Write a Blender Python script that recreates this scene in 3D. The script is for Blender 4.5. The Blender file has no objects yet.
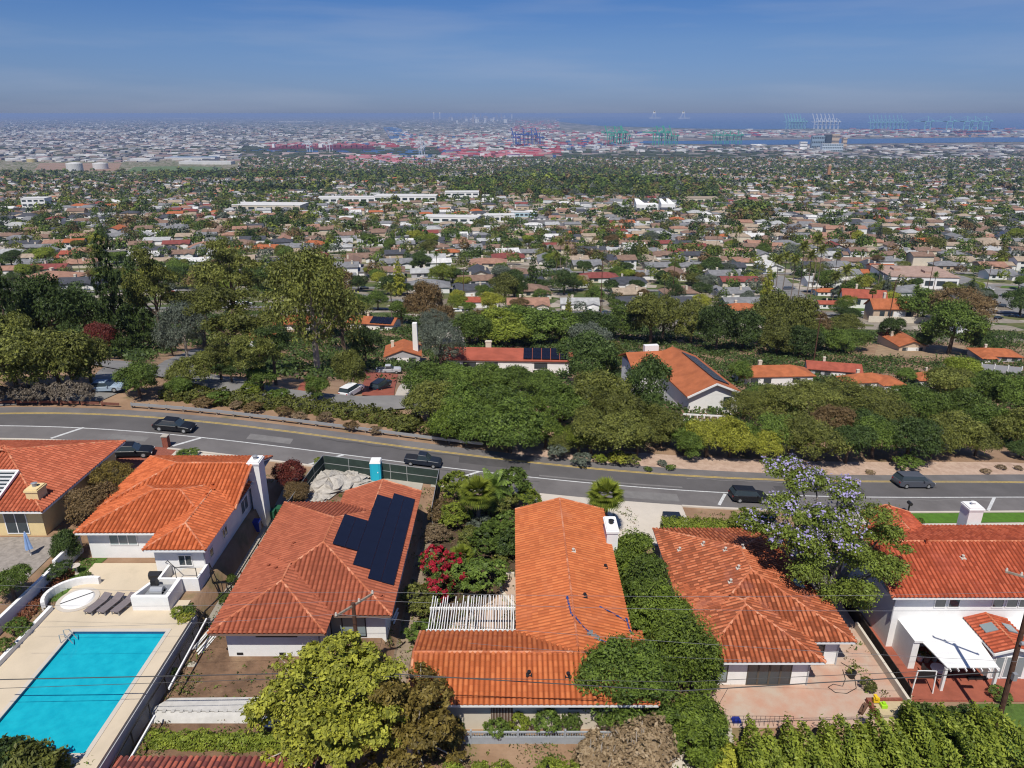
import bpy, math, random
import numpy as np
from mathutils import Vector
R = math.radians
rng = np.random.default_rng(7)
random.seed(7)
SC = bpy.context.scene
COL = SC.collection
# ------------------------------------------------------------------ camera, sky, sun, exposure
CZ = 250.0                      # camera height above the harbour water
PITCH = R(20.6); FPX = 720.0
cam = bpy.data.cameras.new('camera'); camo = bpy.data.objects.new('camera', cam); COL.objects.link(camo)
cam.sensor_width = 36.0; cam.lens = 36.0*FPX/1024.0; cam.clip_start = 0.5; cam.clip_end = 200000
camo.location = (0, 0, CZ); camo.rotation_euler = (R(90)-PITCH, 0, 0)
SC.camera = camo
W = bpy.data.worlds.new('World'); SC.world = W; W.use_nodes = True
wn = W.node_tree.nodes; wl = W.node_tree.links; wn.clear()
SUN_EL = R(58); SUN_AZ = R(190)          # azimuth clockwise from +Y: behind the camera, slightly to its left
sky = wn.new('ShaderNodeTexSky'); sky.sky_type = 'NISHITA'; sky.sun_disc = False
sky.sun_elevation = SUN_EL; sky.sun_rotation = SUN_AZ; sky.altitude = 250; sky.air_density = 1.0; sky.dust_density = 0.4; sky.ozone_density = 4.0
bg = wn.new('ShaderNodeBackground'); bg.inputs['Strength'].default_value = 0.075
tint = wn.new('ShaderNodeMix'); tint.data_type = 'RGBA'; tint.blend_type = 'MULTIPLY'; tint.inputs[0].default_value = 1.0
tint.inputs[7].default_value = (0.62, 0.72, 0.92, 1)
wo = wn.new('ShaderNodeOutputWorld')
# thin streaks of high cloud
tc = wn.new('ShaderNodeTexCoord'); mp = wn.new('ShaderNodeMapping'); mp.inputs['Scale'].default_value = (1.2, 1.2, 11)
nz = wn.new('ShaderNodeTexNoise'); nz.inputs['Scale'].default_value = 2.6; nz.inputs['Detail'].default_value = 5
cr = wn.new('ShaderNodeMapRange'); cr.inputs['From Min'].default_value = 0.47; cr.inputs['From Max'].default_value = 0.75; cr.inputs['To Max'].default_value = 0.26
cl = wn.new('ShaderNodeMix'); cl.data_type = 'RGBA'; cl.inputs[7].default_value = (4.6, 5.2, 6.6, 1)
wl.new(tc.outputs['Generated'], mp.inputs['Vector']); wl.new(mp.outputs[0], nz.inputs['Vector']); wl.new(nz.outputs['Fac'], cr.inputs['Value'])
sx_ = wn.new('ShaderNodeSeparateXYZ'); wl.new(tc.outputs['Generated'], sx_.inputs[0]); ht = wn.new('ShaderNodeMapRange'); ht.inputs['From Min'].default_value = 0.0; ht.inputs['From Max'].default_value = 0.22
hc = wn.new('ShaderNodeValToRGB'); ht.inputs['From Max'].default_value = 0.4; he = hc.color_ramp.elements
he[0].color = (0.38, 0.49, 0.92, 1); he[1].color = (0.55, 0.68, 1.0, 1); _e = he.new(0.21); _e.color = (0.41, 0.545, 0.87, 1); _e = he.new(0.37); _e.color = (0.29, 0.50, 0.87, 1); _e = he.new(0.6); _e.color = (0.29, 0.47, 0.85, 1)
wl.new(sx_.outputs[2], ht.inputs['Value']); wl.new(ht.outputs[0], hc.inputs[0]); wl.new(hc.outputs[0], tint.inputs[7])
wl.new(sky.outputs[0], tint.inputs[6]); wl.new(tint.outputs[2], cl.inputs[6]); wl.new(cr.outputs[0], cl.inputs[0])
wl.new(cl.outputs[2], bg.inputs['Color']); wl.new(bg.outputs[0], wo.inputs[0])
sl = bpy.data.lights.new('sun', 'SUN'); sl.energy = 4.2; sl.angle = R(0.5); sl.color = (1.0, 0.955, 0.88)
so = bpy.data.objects.new('sun', sl); COL.objects.link(so)
sd = Vector((math.sin(SUN_AZ)*math.cos(SUN_EL), math.cos(SUN_AZ)*math.cos(SUN_EL), math.sin(SUN_EL)))
so.rotation_euler = sd.to_track_quat('Z', 'Y').to_euler()
SC.view_settings.view_transform = 'Standard'; SC.view_settings.look = 'None'
SC.view_settings.exposure = 0.2; SC.view_settings.gamma = 1.0; SC.view_settings.use_curve_mapping = False
SC.cycles.use_denoising = True; SC.cycles.pixel_filter_type = 'BLACKMAN_HARRIS'; SC.cycles.filter_width = 1.15; SC.cycles.max_bounces = 4; SC.cycles.diffuse_bounces = 2; SC.cycles.glossy_bounces = 2
SC.cycles.transmission_bounces = 2; SC.cycles.volume_bounces = 0; SC.cycles.transparent_max_bounces = 8; SC.cycles.caustics_reflective = False

# ------------------------------------------------------------------ terrain height
_cy = np.array([-500, 88, 100, 120, 155, 220, 300, 400, 600, 900, 1500, 2300, 3200, 4000, 4600, 9e5])
_cz = np.array([-37.3, -37.3, -39.8, -46, -54.5, -67, -79, -89, -104, -125, -158, -192, -225, -245, -248.5, -248.5])
LOTS = [(-60, -33.3), (-36.3, -34.0), (-23.2, -36.0), (-9.0, -37.3), (9.6, -39.0), (28.3, -40.8)]   # lot start x, pad level
POOL = (-30.9, -23.9, 30.5, 41.3)
def G(x, y):
    x = np.asarray(x, float); y = np.asarray(y, float)
    c = sum(np.interp(y+k*0.02*np.abs(y), _cy, _cz) for k in (-2, -1, 0, 1, 2))/5.0
    f = np.interp(y, [-50, 100, 160, 300, 800], [1, 1, 0.62, 0.33, 0.0])
    z = c - 0.095*np.clip(x, -90, 110)*f
    far = np.clip((y-350)/500, 0, 1)*np.clip((4300-y)/1500, 0, 1)
    z = z + far*(5*np.sin(x/310+0.6)*np.cos(y/270)+3.5*np.sin(x/130+y/170))
    # rise of wooded ground in the middle distance
    z = z + 16*np.exp(-((x-60)/420)**2-((y-1750)/260)**2)
    pad = np.full(x.shape, LOTS[0][1])
    for i in range(1, len(LOTS)):
        t = np.clip((x-LOTS[i][0])/0.5+0.5, 0, 1); pad = pad*(1-t)+LOTS[i][1]*t
    w = np.clip((66-y)/6, 0, 1)*np.clip((y+60)/20, 0, 1)*np.clip((75-np.abs(x))/8, 0, 1)
    pad = pad - 1.4*((x > 9.9) & (x < 28.0))*np.clip((37.4-y)/0.4, 0, 1)
    pad = pad - 1.0*((x > -22.8) & (x < 9.3))*np.clip((31.0-y)/1.5, 0, 1)
    z = z*(1-w)+pad*w
    inp = (x > POOL[0]-0.25) & (x < POOL[1]+0.25) & (y > POOL[2]-0.25) & (y < POOL[3]+0.25)
    z = np.where(inp, z-2.2, z)
    return z + CZ
def g(x, y): return float(G(x, y))
_c, _s = math.cos(PITCH), math.sin(PITCH)
def ray(px, py): return np.array([px-512.0, FPX*_c+(384-py)*_s, -FPX*_s+(384-py)*_c])/FPX
def at_z(px, py, z):            # where the line of sight of a photo pixel meets the level z
    r = ray(px, py); t = (z-CZ)/r[2]; return float(r[0]*t), float(r[1]*t)
def gp(px, py):                 # where it meets the ground
    r = ray(px, py); ts = np.geomspace(25, 60000, 900)
    d = CZ+r[2]*ts-G(r[0]*ts, r[1]*ts)
    i = int(np.argmax(d < 0)) or 899
    a, b = ts[i-1], ts[i]
    ta = np.linspace(a, b, 60); dd = CZ+r[2]*ta-G(r[0]*ta, r[1]*ta); j = int(np.argmax(dd < 0)); t = ta[j]
    return float(r[0]*t), float(r[1]*t)
def depth(x, y, z): return y*_c-(z-CZ)*_s

# ------------------------------------------------------------------ materials
M = {}
def mat(name, col, rough=0.7, var=0.0, scale=1.0, bump=0.0, bscale=20.0, metal=0.0, spec=0.3, col2=None, tone=None, detail=4, stain=None):
    if name in M: return M[name]
    m = bpy.data.materials.new(name); m.use_nodes = True; n = m.node_tree.nodes; l = m.node_tree.links
    p = n['Principled BSDF']; p.inputs['Roughness'].default_value = rough; p.inputs['Metallic'].default_value = metal
    p.inputs['Specular IOR Level'].default_value = spec
    c1 = (*col, 1); out = None
    p.inputs['Base Color'].default_value = c1
    tcn = n.new('ShaderNodeTexCoord')
    if col2 is None and var: col2 = tuple(max(0, v*(1-var)) for v in col)
    if col2 is not None:
        t = n.new('ShaderNodeTexNoise'); t.inputs['Scale'].default_value = scale; t.inputs['Detail'].default_value = detail; t.inputs['Roughness'].default_value = 0.65
        l.new(tcn.outputs['Object'], t.inputs['Vector'])
        r = n.new('ShaderNodeMapRange'); r.inputs['From Min'].default_value = 0.36; r.inputs['From Max'].default_value = 0.64
        l.new(t.outputs['Fac'], r.inputs['Value'])
        mx = n.new('ShaderNodeMix'); mx.data_type = 'RGBA'; mx.inputs[6].default_value = c1; mx.inputs[7].default_value = (*col2, 1)
        l.new(r.outputs[0], mx.inputs[0]); out = mx.outputs[2]
    if tone is not None:
        a = n.new('ShaderNodeAttribute'); a.attribute_name = 'tone'
        mx = n.new('ShaderNodeMix'); mx.data_type = 'RGBA'; mx.blend_type = 'MULTIPLY'; mx.inputs[0].default_value = 1
        rr = n.new('ShaderNodeValToRGB'); els = rr.color_ramp.elements
        els[0].position = 0; els[0].color = (*tone[0], 1); els[1].position = 1; els[1].color = (*tone[-1], 1)
        for i, tt in enumerate(tone[1:-1]):
            e = els.new((i+1)/(len(tone)-1)); e.color = (*tt, 1)
        l.new(a.outputs['Fac'], rr.inputs[0]); l.new(rr.outputs[0], mx.inputs[7])
        if out: l.new(out, mx.inputs[6])
        else: mx.inputs[6].default_value = c1
        out = mx.outputs[2]
    if stain is not None:
        t = n.new('ShaderNodeTexNoise'); t.inputs['Scale'].default_value = stain[0]; t.inputs['Detail'].default_value = 6
        l.new(tcn.outputs['Object'], t.inputs['Vector'])
        r = n.new('ShaderNodeMapRange'); r.inputs['From Min'].default_value = 0.56; r.inputs['From Max'].default_value = 0.72; r.inputs['To Max'].default_value = stain[2]
        l.new(t.outputs['Fac'], r.inputs['Value'])
        mx = n.new('ShaderNodeMix'); mx.data_type = 'RGBA'; mx.inputs[7].default_value = (*stain[1], 1); l.new(r.outputs[0], mx.inputs[0])
        if out: l.new(out, mx.inputs[6])
        else: mx.inputs[6].default_value = c1
        out = mx.outputs[2]
    if out: l.new(out, p.inputs['Base Color'])
    if bump:
        t = n.new('ShaderNodeTexNoise'); t.inputs['Scale'].default_value = bscale; t.inputs['Detail'].default_value = 5
        b = n.new('ShaderNodeBump'); b.inputs['Strength'].default_value = bump; b.inputs['Distance'].default_value = 0.1
        l.new(tcn.outputs['Object'], t.inputs['Vector']); l.new(t.outputs['Fac'], b.inputs['Height']); l.new(b.outputs[0], p.inputs['Normal'])
    M[name] = m
    return m
def leafmat(name, dark, light, trans=0.28, rnd=0.25):
    if name in M: return M[name]
    m = bpy.data.materials.new(name); m.use_nodes = True; n = m.node_tree.nodes; l = m.node_tree.links
    p = n['Principled BSDF']; p.inputs['Roughness'].default_value = 0.55; p.inputs['Specular IOR Level'].default_value = 0.25
    a = n.new('ShaderNodeAttribute'); a.attribute_name = 'tone'
    mx = n.new('ShaderNodeMix'); mx.data_type = 'RGBA'; mx.inputs[6].default_value = (*dark, 1); mx.inputs[7].default_value = (*light, 1)
    l.new(a.outputs['Fac'], mx.inputs[0])
    oi = n.new('ShaderNodeObjectInfo'); r = n.new('ShaderNodeMapRange'); r.inputs['To Min'].default_value = 1-rnd; r.inputs['To Max'].default_value = 1+rnd
    l.new(oi.outputs['Random'], r.inputs['Value'])
    h = n.new('ShaderNodeHueSaturation'); l.new(r.outputs[0], h.inputs['Value']); l.new(mx.outputs[2], h.inputs['Color'])
    l.new(h.outputs[0], p.inputs['Base Color'])
    tr = n.new('ShaderNodeBsdfTranslucent'); l.new(h.outputs[0], tr.inputs['Color'])
    ms = n.new('ShaderNodeMixShader'); ms.inputs[0].default_value = trans
    l.new(p.outputs[0], ms.inputs[1]); l.new(tr.outputs[0], ms.inputs[2]); l.new(ms.outputs[0], n['Material Output'].inputs[0])
    M[name] = m; return m

white = mat('white_stucco', (0.80, 0.79, 0.76), 0.9, 0.06, 1.5, 0.15, 30)
trimw = mat('white_trim', (0.78, 0.77, 0.74), 0.6, 0.05, 3)
cream = mat('cream_stucco', (0.74, 0.58, 0.30), 0.9, 0.08, 1.5)
tanst = mat('tan_stucco', (0.55, 0.42, 0.30), 0.9, 0.08, 1)
greyw = mat('grey_stucco', (0.42, 0.42, 0.43), 0.9, 0.1, 1)
beigew = mat('beige_stucco', (0.62, 0.55, 0.44), 0.9, 0.1, 1)
glass = mat('window_glass', (0.035, 0.05, 0.06), 0.08, spec=0.9)
glass2 = mat('pale_window_glass', (0.22, 0.27, 0.28), 0.15, spec=0.7)
darkm = mat('dark_metal', (0.03, 0.03, 0.032), 0.4, metal=0.3)
greym = mat('grey_metal', (0.35, 0.36, 0.37), 0.5, metal=0.4)
galv = mat('galvanised', (0.45, 0.46, 0.46), 0.45, metal=0.5)
asph = mat('asphalt', (0.165, 0.152, 0.145), 0.85, 0.22, 0.35, 0.1, 40, stain=(0.12, (0.20, 0.185, 0.175), 0.6))
asph2 = mat('worn_asphalt', (0.24, 0.23, 0.215), 0.9, 0.2, 0.3, stain=(0.2, (0.08, 0.08, 0.08), 0.5))
conc = mat('concrete', (0.44, 0.40, 0.33), 0.9, 0.14, 0.8, 0.1, 25)
conc2 = mat('pale_concrete', (0.56, 0.50, 0.42), 0.9, 0.10, 0.5)
pinkc = mat('pink_patio', (0.46, 0.27, 0.19), 0.9, 0.0, 0.6, col2=(0.46, 0.36, 0.28), stain=(0.4, (0.42, 0.2, 0.13), 0.6))
redc = mat('red_paving', (0.34, 0.10, 0.06), 0.85, 0.25, 0.8)
brick = mat('brick', (0.30, 0.10, 0.065), 0.9, 0.35, 6)
dirt = mat('bare_dirt', (0.21, 0.125, 0.075), 1, 0.4, 0.9, 0.9, 3.0, stain=(0.5, (0.30, 0.2, 0.12), 0.8))
lawn = mat('lawn', (0.10, 0.17, 0.03), 1, 0.4, 2, 0.6, 20)
deckc = mat('pool_deck_concrete', (0.60, 0.50, 0.36), 0.9, 0.10, 0.35, 0.05, 30, stain=(0.7, (0.50, 0.42, 0.30), 0.5))
ybl = mat('yellow_paint', (0.60, 0.42, 0.10), 0.7, 0.3, 3)
wpt = mat('white_road_paint', (0.62, 0.62, 0.60), 0.7, 0.25, 3)
wood = mat('brown_wood', (0.14, 0.075, 0.045), 0.8, 0.4, 6)
wood2 = mat('weathered_wood', (0.32, 0.26, 0.20), 0.85, 0.35, 5)
polew = mat('pole_wood', (0.11, 0.055, 0.035), 0.85, 0.35, 4)
barkm = mat('bark', (0.16, 0.115, 0.08), 0.95, 0.4, 8, 0.6, 12)
barkw = mat('pale_bark', (0.50, 0.44, 0.36), 0.9, 0.35, 4, 0.4, 10)
screen = mat('green_screen_fabric', (0.035, 0.055, 0.045), 0.9, 0.3, 1.5)
solarm = mat('solar_panel', (0.008, 0.010, 0.022), 0.22, spec=0.5)
tarpw = mat('dusty_tarp', (0.50, 0.46, 0.40), 0.8, 0.3, 2, 1.0, 4)
# ------------------------------------------------------------------ mesh helpers
class MB:
    def __init__(s): s.v = []; s.f = []; s.t = []; s.mi = []
    def add(s, vs, fs, tone=0.5, mi=0):
        b = len(s.v); s.v += [tuple(v) for v in vs]
        for f in fs: s.f.append([b+i for i in f]); s.t.append(tone); s.mi.append(mi)
        return s
    def box(s, x0, x1, y0, y1, z0, z1, tone=0.5, mi=0):
        vs = [(x0, y0, z0), (x1, y0, z0), (x1, y1, z0), (x0, y1, z0), (x0, y0, z1), (x1, y0, z1), (x1, y1, z1), (x0, y1, z1)]
        return s.add(vs, [(0, 3, 2, 1), (4, 5, 6, 7), (0, 1, 5, 4), (1, 2, 6, 5), (2, 3, 7, 6), (3, 0, 4, 7)], tone, mi)
    def beam(s, a, b, w, h, tone=0.5, mi=0):      # rectangular bar from a to b
        a = Vector(a); b = Vector(b); d = (b-a).normalized(); up = Vector((0, 0, 1)) if abs(d.z) < 0.95 else Vector((0, 1, 0))
        r = d.cross(up).normalized()*w/2; u = r.cross(d).normalized()*h/2
        vs = [a-r-u, a+r-u, a+r+u, a-r+u, b-r-u, b+r-u, b+r+u, b-r+u]
        return s.add(vs, [(0, 1, 2, 3), (7, 6, 5, 4), (0, 4, 5, 1), (1, 5, 6, 2), (2, 6, 7, 3), (3, 7, 4, 0)], tone, mi)
    def tube(s, pts, rad, n=8, tone=0.5, mi=0, cap=True):
        pts = [Vector(p) for p in pts]
        if not hasattr(rad, '__len__'): rad = [rad]*len(pts)
        b = len(s.v); ref = Vector((0.3, 0.9, 0.1)).normalized()
        for i, p in enumerate(pts):
            d = (pts[min(i+1, len(pts)-1)]-pts[max(i-1, 0)]).normalized()
            if abs(d.dot(ref)) > 0.95: ref = Vector((1, 0, 0))
            r = d.cross(ref).normalized(); u = r.cross(d)
            for k in range(n):
                a = 2*math.pi*k/n; s.v.append(tuple(p+(r*math.cos(a)+u*math.sin(a))*rad[i]))
        for i in range(len(pts)-1):
            for k in range(n):
                s.f.append([b+i*n+k, b+i*n+(k+1) % n, b+(i+1)*n+(k+1) % n, b+(i+1)*n+k]); s.t.append(tone); s.mi.append(mi)
        if cap:
            s.f.append([b+k for k in range(n)][::-1]); s.f.append([b+(len(pts)-1)*n+k for k in range(n)]); s.t += [tone]*2; s.mi += [mi]*2
        return s
    def loft(s, rings, tone=0.5, mi=0, cap=True):
        b = len(s.v); n = len(rings[0])
        for r in rings: s.v += [tuple(p) for p in r]
        for i in range(len(rings)-1):
            for k in range(n):
                s.f.append([b+i*n+k, b+i*n+(k+1) % n, b+(i+1)*n+(k+1) % n, b+(i+1)*n+k]); s.t.append(tone); s.mi.append(mi)
        if cap:
            s.f.append([b+k for k in range(n)][::-1]); s.f.append([b+(len(rings)-1)*n+k for k in range(n)]); s.t += [tone]*2; s.mi += [mi]*2
        return s
    def disc(s, c, r, h, n=24, tone=0.5, mi=0, r2=None):
        r2 = r if r2 is None else r2
        return s.loft([[(c[0]+r*math.cos(2*math.pi*k/n), c[1]+r*math.sin(2*math.pi*k/n), c[2]) for k in range(n)],
                       [(c[0]+r2*math.cos(2*math.pi*k/n), c[1]+r2*math.sin(2*math.pi*k/n), c[2]+h) for k in range(n)]], tone, mi)
    def prism(s, poly, z0, z1, tone=0.5, mi=0):
        n = len(poly); b = [(p[0], p[1], z0) for p in poly]+[(p[0], p[1], z1) for p in poly]
        return s.add(b, [tuple(range(n))[::-1], tuple(range(n, 2*n))]+[(i, (i+1) % n, n+(i+1) % n, n+i) for i in range(n)], tone, mi)
    def mesh(s, name, mats, off=(0, 0, 0), smooth=False):
        me = bpy.data.meshes.new(name)
        me.from_pydata([(v[0]-off[0], v[1]-off[1], v[2]-off[2]) for v in s.v], [], s.f)
        for m in (mats if isinstance(mats, (list, tuple)) else [mats]): me.materials.append(m)
        a = me.attributes.new('tone', 'FLOAT', 'FACE'); a.data.foreach_set('value', s.t)
        if any(s.mi): me.polygons.foreach_set('material_index', s.mi)
        if smooth: me.polygons.foreach_set('use_smooth', [True]*len(me.polygons))
        me.update(); return me
    def build(s, name, mats, parent=None, smooth=False, local=False):
        off = (0, 0, 0) if (parent is None or local) else tuple(root_loc(parent))
        return link(name, s.mesh(name, mats, off, smooth), parent)
def root_loc(o):
    while o.parent: o = o.parent
    return o.location
def link(name, me, parent=None):
    o = bpy.data.objects.new(name, me); COL.objects.link(o)
    if parent is not None: o.parent = parent
    return o
def tag(o, label=None, cat=None, group=None, kind=None):
    if label: o['label'] = label
    if cat: o['category'] = cat
    if group: o['group'] = group
    if kind: o['kind'] = kind
    return o
def thing(name, label, cat, loc, group=None, rz=0):
    o = bpy.data.objects.new(name, None); o.empty_display_size = 0.3; COL.objects.link(o)
    o.location = loc; o.rotation_euler = (0, 0, rz)
    return tag(o, label, cat, group)
def single(name, label, cat, mb, m, loc=None, group=None, smooth=False):   # one-mesh thing given in world coordinates, origin at its base
    if loc is None:
        v = np.array(mb.v); loc = (float(v[:, 0].mean()), float(v[:, 1].mean()), float(v[:, 2].min()))
    o = link(name, mb.mesh(name, m, loc, smooth)); o.location = loc
    return tag(o, label, cat, group)
def struct(name, mb, m): 
    o = mb.build(name, m); o['kind'] = 'structure'; return o
def copy_thing(root, loc, rz=None, label=None, group=None, scale=None, mats=None):
    r = root.copy(); COL.objects.link(r); r.location = loc
    if rz is not None: r.rotation_euler = (0, 0, rz)
    if scale is not None: r.scale = scale
    if label: r['label'] = label
    if group: r['group'] = group
    for ch in list(root.children):
        c = ch.copy(); COL.objects.link(c); c.parent = r
        for gc in ch.children:
            d = gc.copy(); COL.objects.link(d); d.parent = c
    return r
def quads_mesh(name, V, nq, tone, mats, mi=None, k=4):
    me = bpy.data.meshes.new(name)
    me.vertices.add(len(V)); me.vertices.foreach_set('co', np.ascontiguousarray(V, np.float32).ravel())
    me.loops.add(nq*k); me.loops.foreach_set('vertex_index', np.arange(nq*k, dtype=np.int32))
    me.polygons.add(nq); me.polygons.foreach_set('loop_start', np.arange(0, nq*k, k, dtype=np.int32))
    try: me.polygons.foreach_set('loop_total', np.full(nq, k, dtype=np.int32))
    except Exception: pass
    for m in (mats if isinstance(mats, (list, tuple)) else [mats]): me.materials.append(m)
    if mi is not None: me.polygons.foreach_set('material_index', np.asarray(mi, np.int32))
    a = me.attributes.new('tone', 'FLOAT', 'FACE'); a.data.foreach_set('value', np.asarray(tone, np.float32))
    me.update(calc_edges=True); me.validate()
    return me
# ------------------------------------------------------------------ foliage
def leaf_quads(P, Nn, size, r, asp=0.55):
    n = len(P)
    t = r.normal(size=(n, 3)); t -= (t*Nn).sum(1)[:, None]*Nn; t /= np.linalg.norm(t, axis=1)[:, None]+1e-9
    b = np.cross(Nn, t); s = size[:, None]
    V = np.empty((n, 4, 3)); V[:, 0] = P-t*s; V[:, 1] = P-b*s*asp; V[:, 2] = P+t*s; V[:, 3] = P+b*s*asp
    return V.reshape(-1, 3)
def unit(r, n):
    d = r.normal(size=(n, 3)); return d/np.linalg.norm(d, axis=1)[:, None]
def crown_points(r, lobes, n, clump=0.28, per=26, fill=0.12):
    """lobes: rows of cx,cy,cz,rx,ry,rz. Leaves gather in clumps near the lobe surfaces."""
    L = np.array(lobes, float); area = (L[:, 3]*L[:, 4]+L[:, 3]*L[:, 5]); pr = area/area.sum()
    nc = max(4, n//per); li = r.choice(len(L), nc, p=pr)
    d = unit(r, nc); d[:, 2] = np.where(d[:, 2] < -0.35, -d[:, 2]*0.6, d[:, 2]); d /= np.linalg.norm(d, axis=1)[:, None]
    rad = 1-np.abs(r.normal(size=nc))*fill
    C = L[li, :3]+d*L[li, 3:6]*rad[:, None]
    # drop clumps deep inside other lobes
    keep = np.ones(nc, bool)
    for k in range(len(L)):
        q = ((C-L[k, :3])/L[k, 3:6]); ins = (q**2).sum(1) < 0.55; keep &= ~(ins & (li != k))
    C, d, li = C[keep], d[keep], li[keep]; nc = len(C)
    ci = r.integers(0, nc, n); sc = L[li[ci], 3:6].mean(1)*clump
    o = r.normal(size=(n, 3))*0.5*sc[:, None]; o[:, 2] *= 0.7
    P = C[ci]+o
    Nn = d[ci]*0.8+unit(r, n)*0.75+np.array([0, 0, 0.35]); Nn /= np.linalg.norm(Nn, axis=1)[:, None]
    ct = r.random(nc)
    tone = np.clip(0.55*ct[ci]+0.45*r.random(n), 0, 1)
    return P, Nn, tone
def crown_mesh(name, lobes, n, size, m, seed, clump=0.28, per=26, asp=0.55, fill=0.12):
    r = np.random.default_rng(seed); P, Nn, tone = crown_points(r, lobes, n, clump, per, fill)
    V = leaf_quads(P, Nn, size*(0.45+1.15*r.random(n)**1.6), r, asp)
    return quads_mesh(name, V, n, tone, m)
def round_lobes(r, k=9, flat=0.8, spread=0.55):
    L = [(0, 0, 0.05, 0.66, 0.66, 0.62*flat)]
    for i in range(k):
        a = 2*math.pi*(i+r.random()*0.8)/k; q = spread*(0.75+0.5*r.random()); rr = 0.30+0.18*r.random()
        L.append((q*math.cos(a), q*math.sin(a), flat*(r.random()*0.75-0.30), rr, rr, rr*0.8))
    for i in range(k//2):
        a = r.random()*6.28; q = 0.3*r.random(); rr = 0.28+0.15*r.random()
        L.append((q*math.cos(a), q*math.sin(a), flat*(0.35+0.25*r.random()), rr, rr, rr*0.8))
    return L
def cone_lobes(r, k=26):
    L = []
    for i in range(k):
        z = i/(k-1); w = (1-z)**0.8*0.75+0.10; a = i*2.4; q = w*0.62; rr = w*0.42+0.05
        L.append((q*math.cos(a), q*math.sin(a), z*2-1, rr*1.15, rr*1.15, 0.11+0.03*r.random()))
    return L
def pine_lobes(r, k=20):
    L = []
    for i in range(k):
        a = r.random()*6.28; q = 0.75*math.sqrt(r.random()); rr = 0.20+0.16*r.random()
        L.append((q*math.cos(a), q*math.sin(a), -0.45+1.15*(1-q*0.6)*r.random()+0.1, rr, rr, rr*0.42))
    return L
def trunk_mb(h, rad, lobes=None, cr=None, cz=0, r=None, nb=5, split=0.45):
    """tapered trunk with limbs reaching towards crown lobes (local coordinates, base at 0)"""
    mb = MB(); r = r or random.Random(3)
    bend = [(0, 0, -0.4), (0.03*h*r.uniform(-1, 1), 0.03*h*r.uniform(-1, 1), h*split*0.5), (0.05*h*r.uniform(-1, 1), 0.05*h*r.uniform(-1, 1), h*split), (0, 0, h*0.82)]
    mb.tube(bend, [rad*1.25, rad, rad*0.8, rad*0.2], 8)
    if lobes:
        for (lx, ly, lz, *_) in lobes[1:1+nb]:
            e = (lx*cr*0.95, ly*cr*0.95, cz+lz*cr*0.8); s0 = Vector(bend[2])*(0.75+0.3*r.random())
            mid = (s0+Vector(e))/2+Vector((0, 0, -0.05*h)); mb.tube([s0, mid, e], [rad*0.5, rad*0.3, rad*0.08], 6)
    return mb
import bmesh
# ------------------------------------------------------------------ the ground: one sheet to the horizon
def grow(a, b, s0, f):
    o = [a]; s = s0
    while o[-1] < b: o.append(o[-1]+s); s *= f
    return o
ys = np.array(sorted(set(list(np.arange(-40, 14, 3.0))+list(np.arange(14, 100, 0.5))+list(np.arange(100, 350, 2.5))+grow(350, 90000, 3.0, 1.03))))
xp = list(np.arange(0, 60, 0.5))+list(np.arange(60, 260, 2.5))+grow(260, 90000, 3.0, 1.045)
xs = np.array([-v for v in xp[:0:-1]]+xp)
XX, YY = np.meshgrid(xs, ys); ZZ = G(XX, YY)
V = np.stack([XX, YY, ZZ], -1).reshape(-1, 3)
nx, ny = len(xs), len(ys)
idx = (np.arange(ny-1)[:, None]*nx+np.arange(nx-1)[None, :]).ravel()
F4 = np.stack([idx, idx+1, idx+nx+1, idx+nx], 1)
me = bpy.data.meshes.new('ground'); me.vertices.add(len(V)); me.vertices.foreach_set('co', V.astype(np.float32).ravel())
me.loops.add(len(F4)*4); me.loops.foreach_set('vertex_index', F4.astype(np.int32).ravel())
me.polygons.add(len(F4)); me.polygons.foreach_set('loop_start', np.arange(0, len(F4)*4, 4, dtype=np.int32))
gm1 = mat('dry_soil', (0.33, 0.215, 0.135), 1, 0, 0.25, 0.7, 2.0, col2=(0.24, 0.145, 0.085), detail=8, stain=(0.35, (0.09, 0.10, 0.035), 0.7))
def ground_mosaic(name, cols, scale, bias):
    m = bpy.data.materials.new(name); m.use_nodes = True; n = m.node_tree.nodes; l = m.node_tree.links; p = n['Principled BSDF']; p.inputs['Roughness'].default_value = 1
    p.inputs['Specular IOR Level'].default_value = 0.1
    t = n.new('ShaderNodeTexCoord'); vo = n.new('ShaderNodeTexVoronoi'); vo.inputs['Scale'].default_value = scale; l.new(t.outputs['Object'], vo.inputs['Vector'])
    sp = n.new('ShaderNodeSeparateColor'); l.new(vo.outputs['Color'], sp.inputs[0]); rp = n.new('ShaderNodeValToRGB'); rp.color_ramp.interpolation = 'CONSTANT'
    e = rp.color_ramp.elements; e[0].color = (*cols[0], 1); e[1].color = (*cols[1], 1); e[1].position = bias[1]
    for c, b in zip(cols[2:], bias[2:]): q = e.new(b); q.color = (*c, 1)
    l.new(sp.outputs[0], rp.inputs[0])
    nz = n.new('ShaderNodeTexNoise'); nz.inputs['Scale'].default_value = scale*6; nz.inputs['Detail'].default_value = 4; l.new(t.outputs['Object'], nz.inputs['Vector'])
    mx = n.new('ShaderNodeMix'); mx.data_type = 'RGBA'; mx.blend_type = 'OVERLAY'; mx.inputs[0].default_value = 0.5; l.new(rp.outputs[0], mx.inputs[6]); l.new(nz.outputs['Fac'], mx.inputs[7])
    l.new(mx.outputs[2], p.inputs['Base Color']); return m
gm2 = ground_mosaic('town_ground', [(0.08, 0.105, 0.035), (0.27, 0.235, 0.19), (0.12, 0.125, 0.05), (0.38, 0.33, 0.27), (0.20, 0.165, 0.12)], 0.09, (0, .3, .5, .72, .86))
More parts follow.
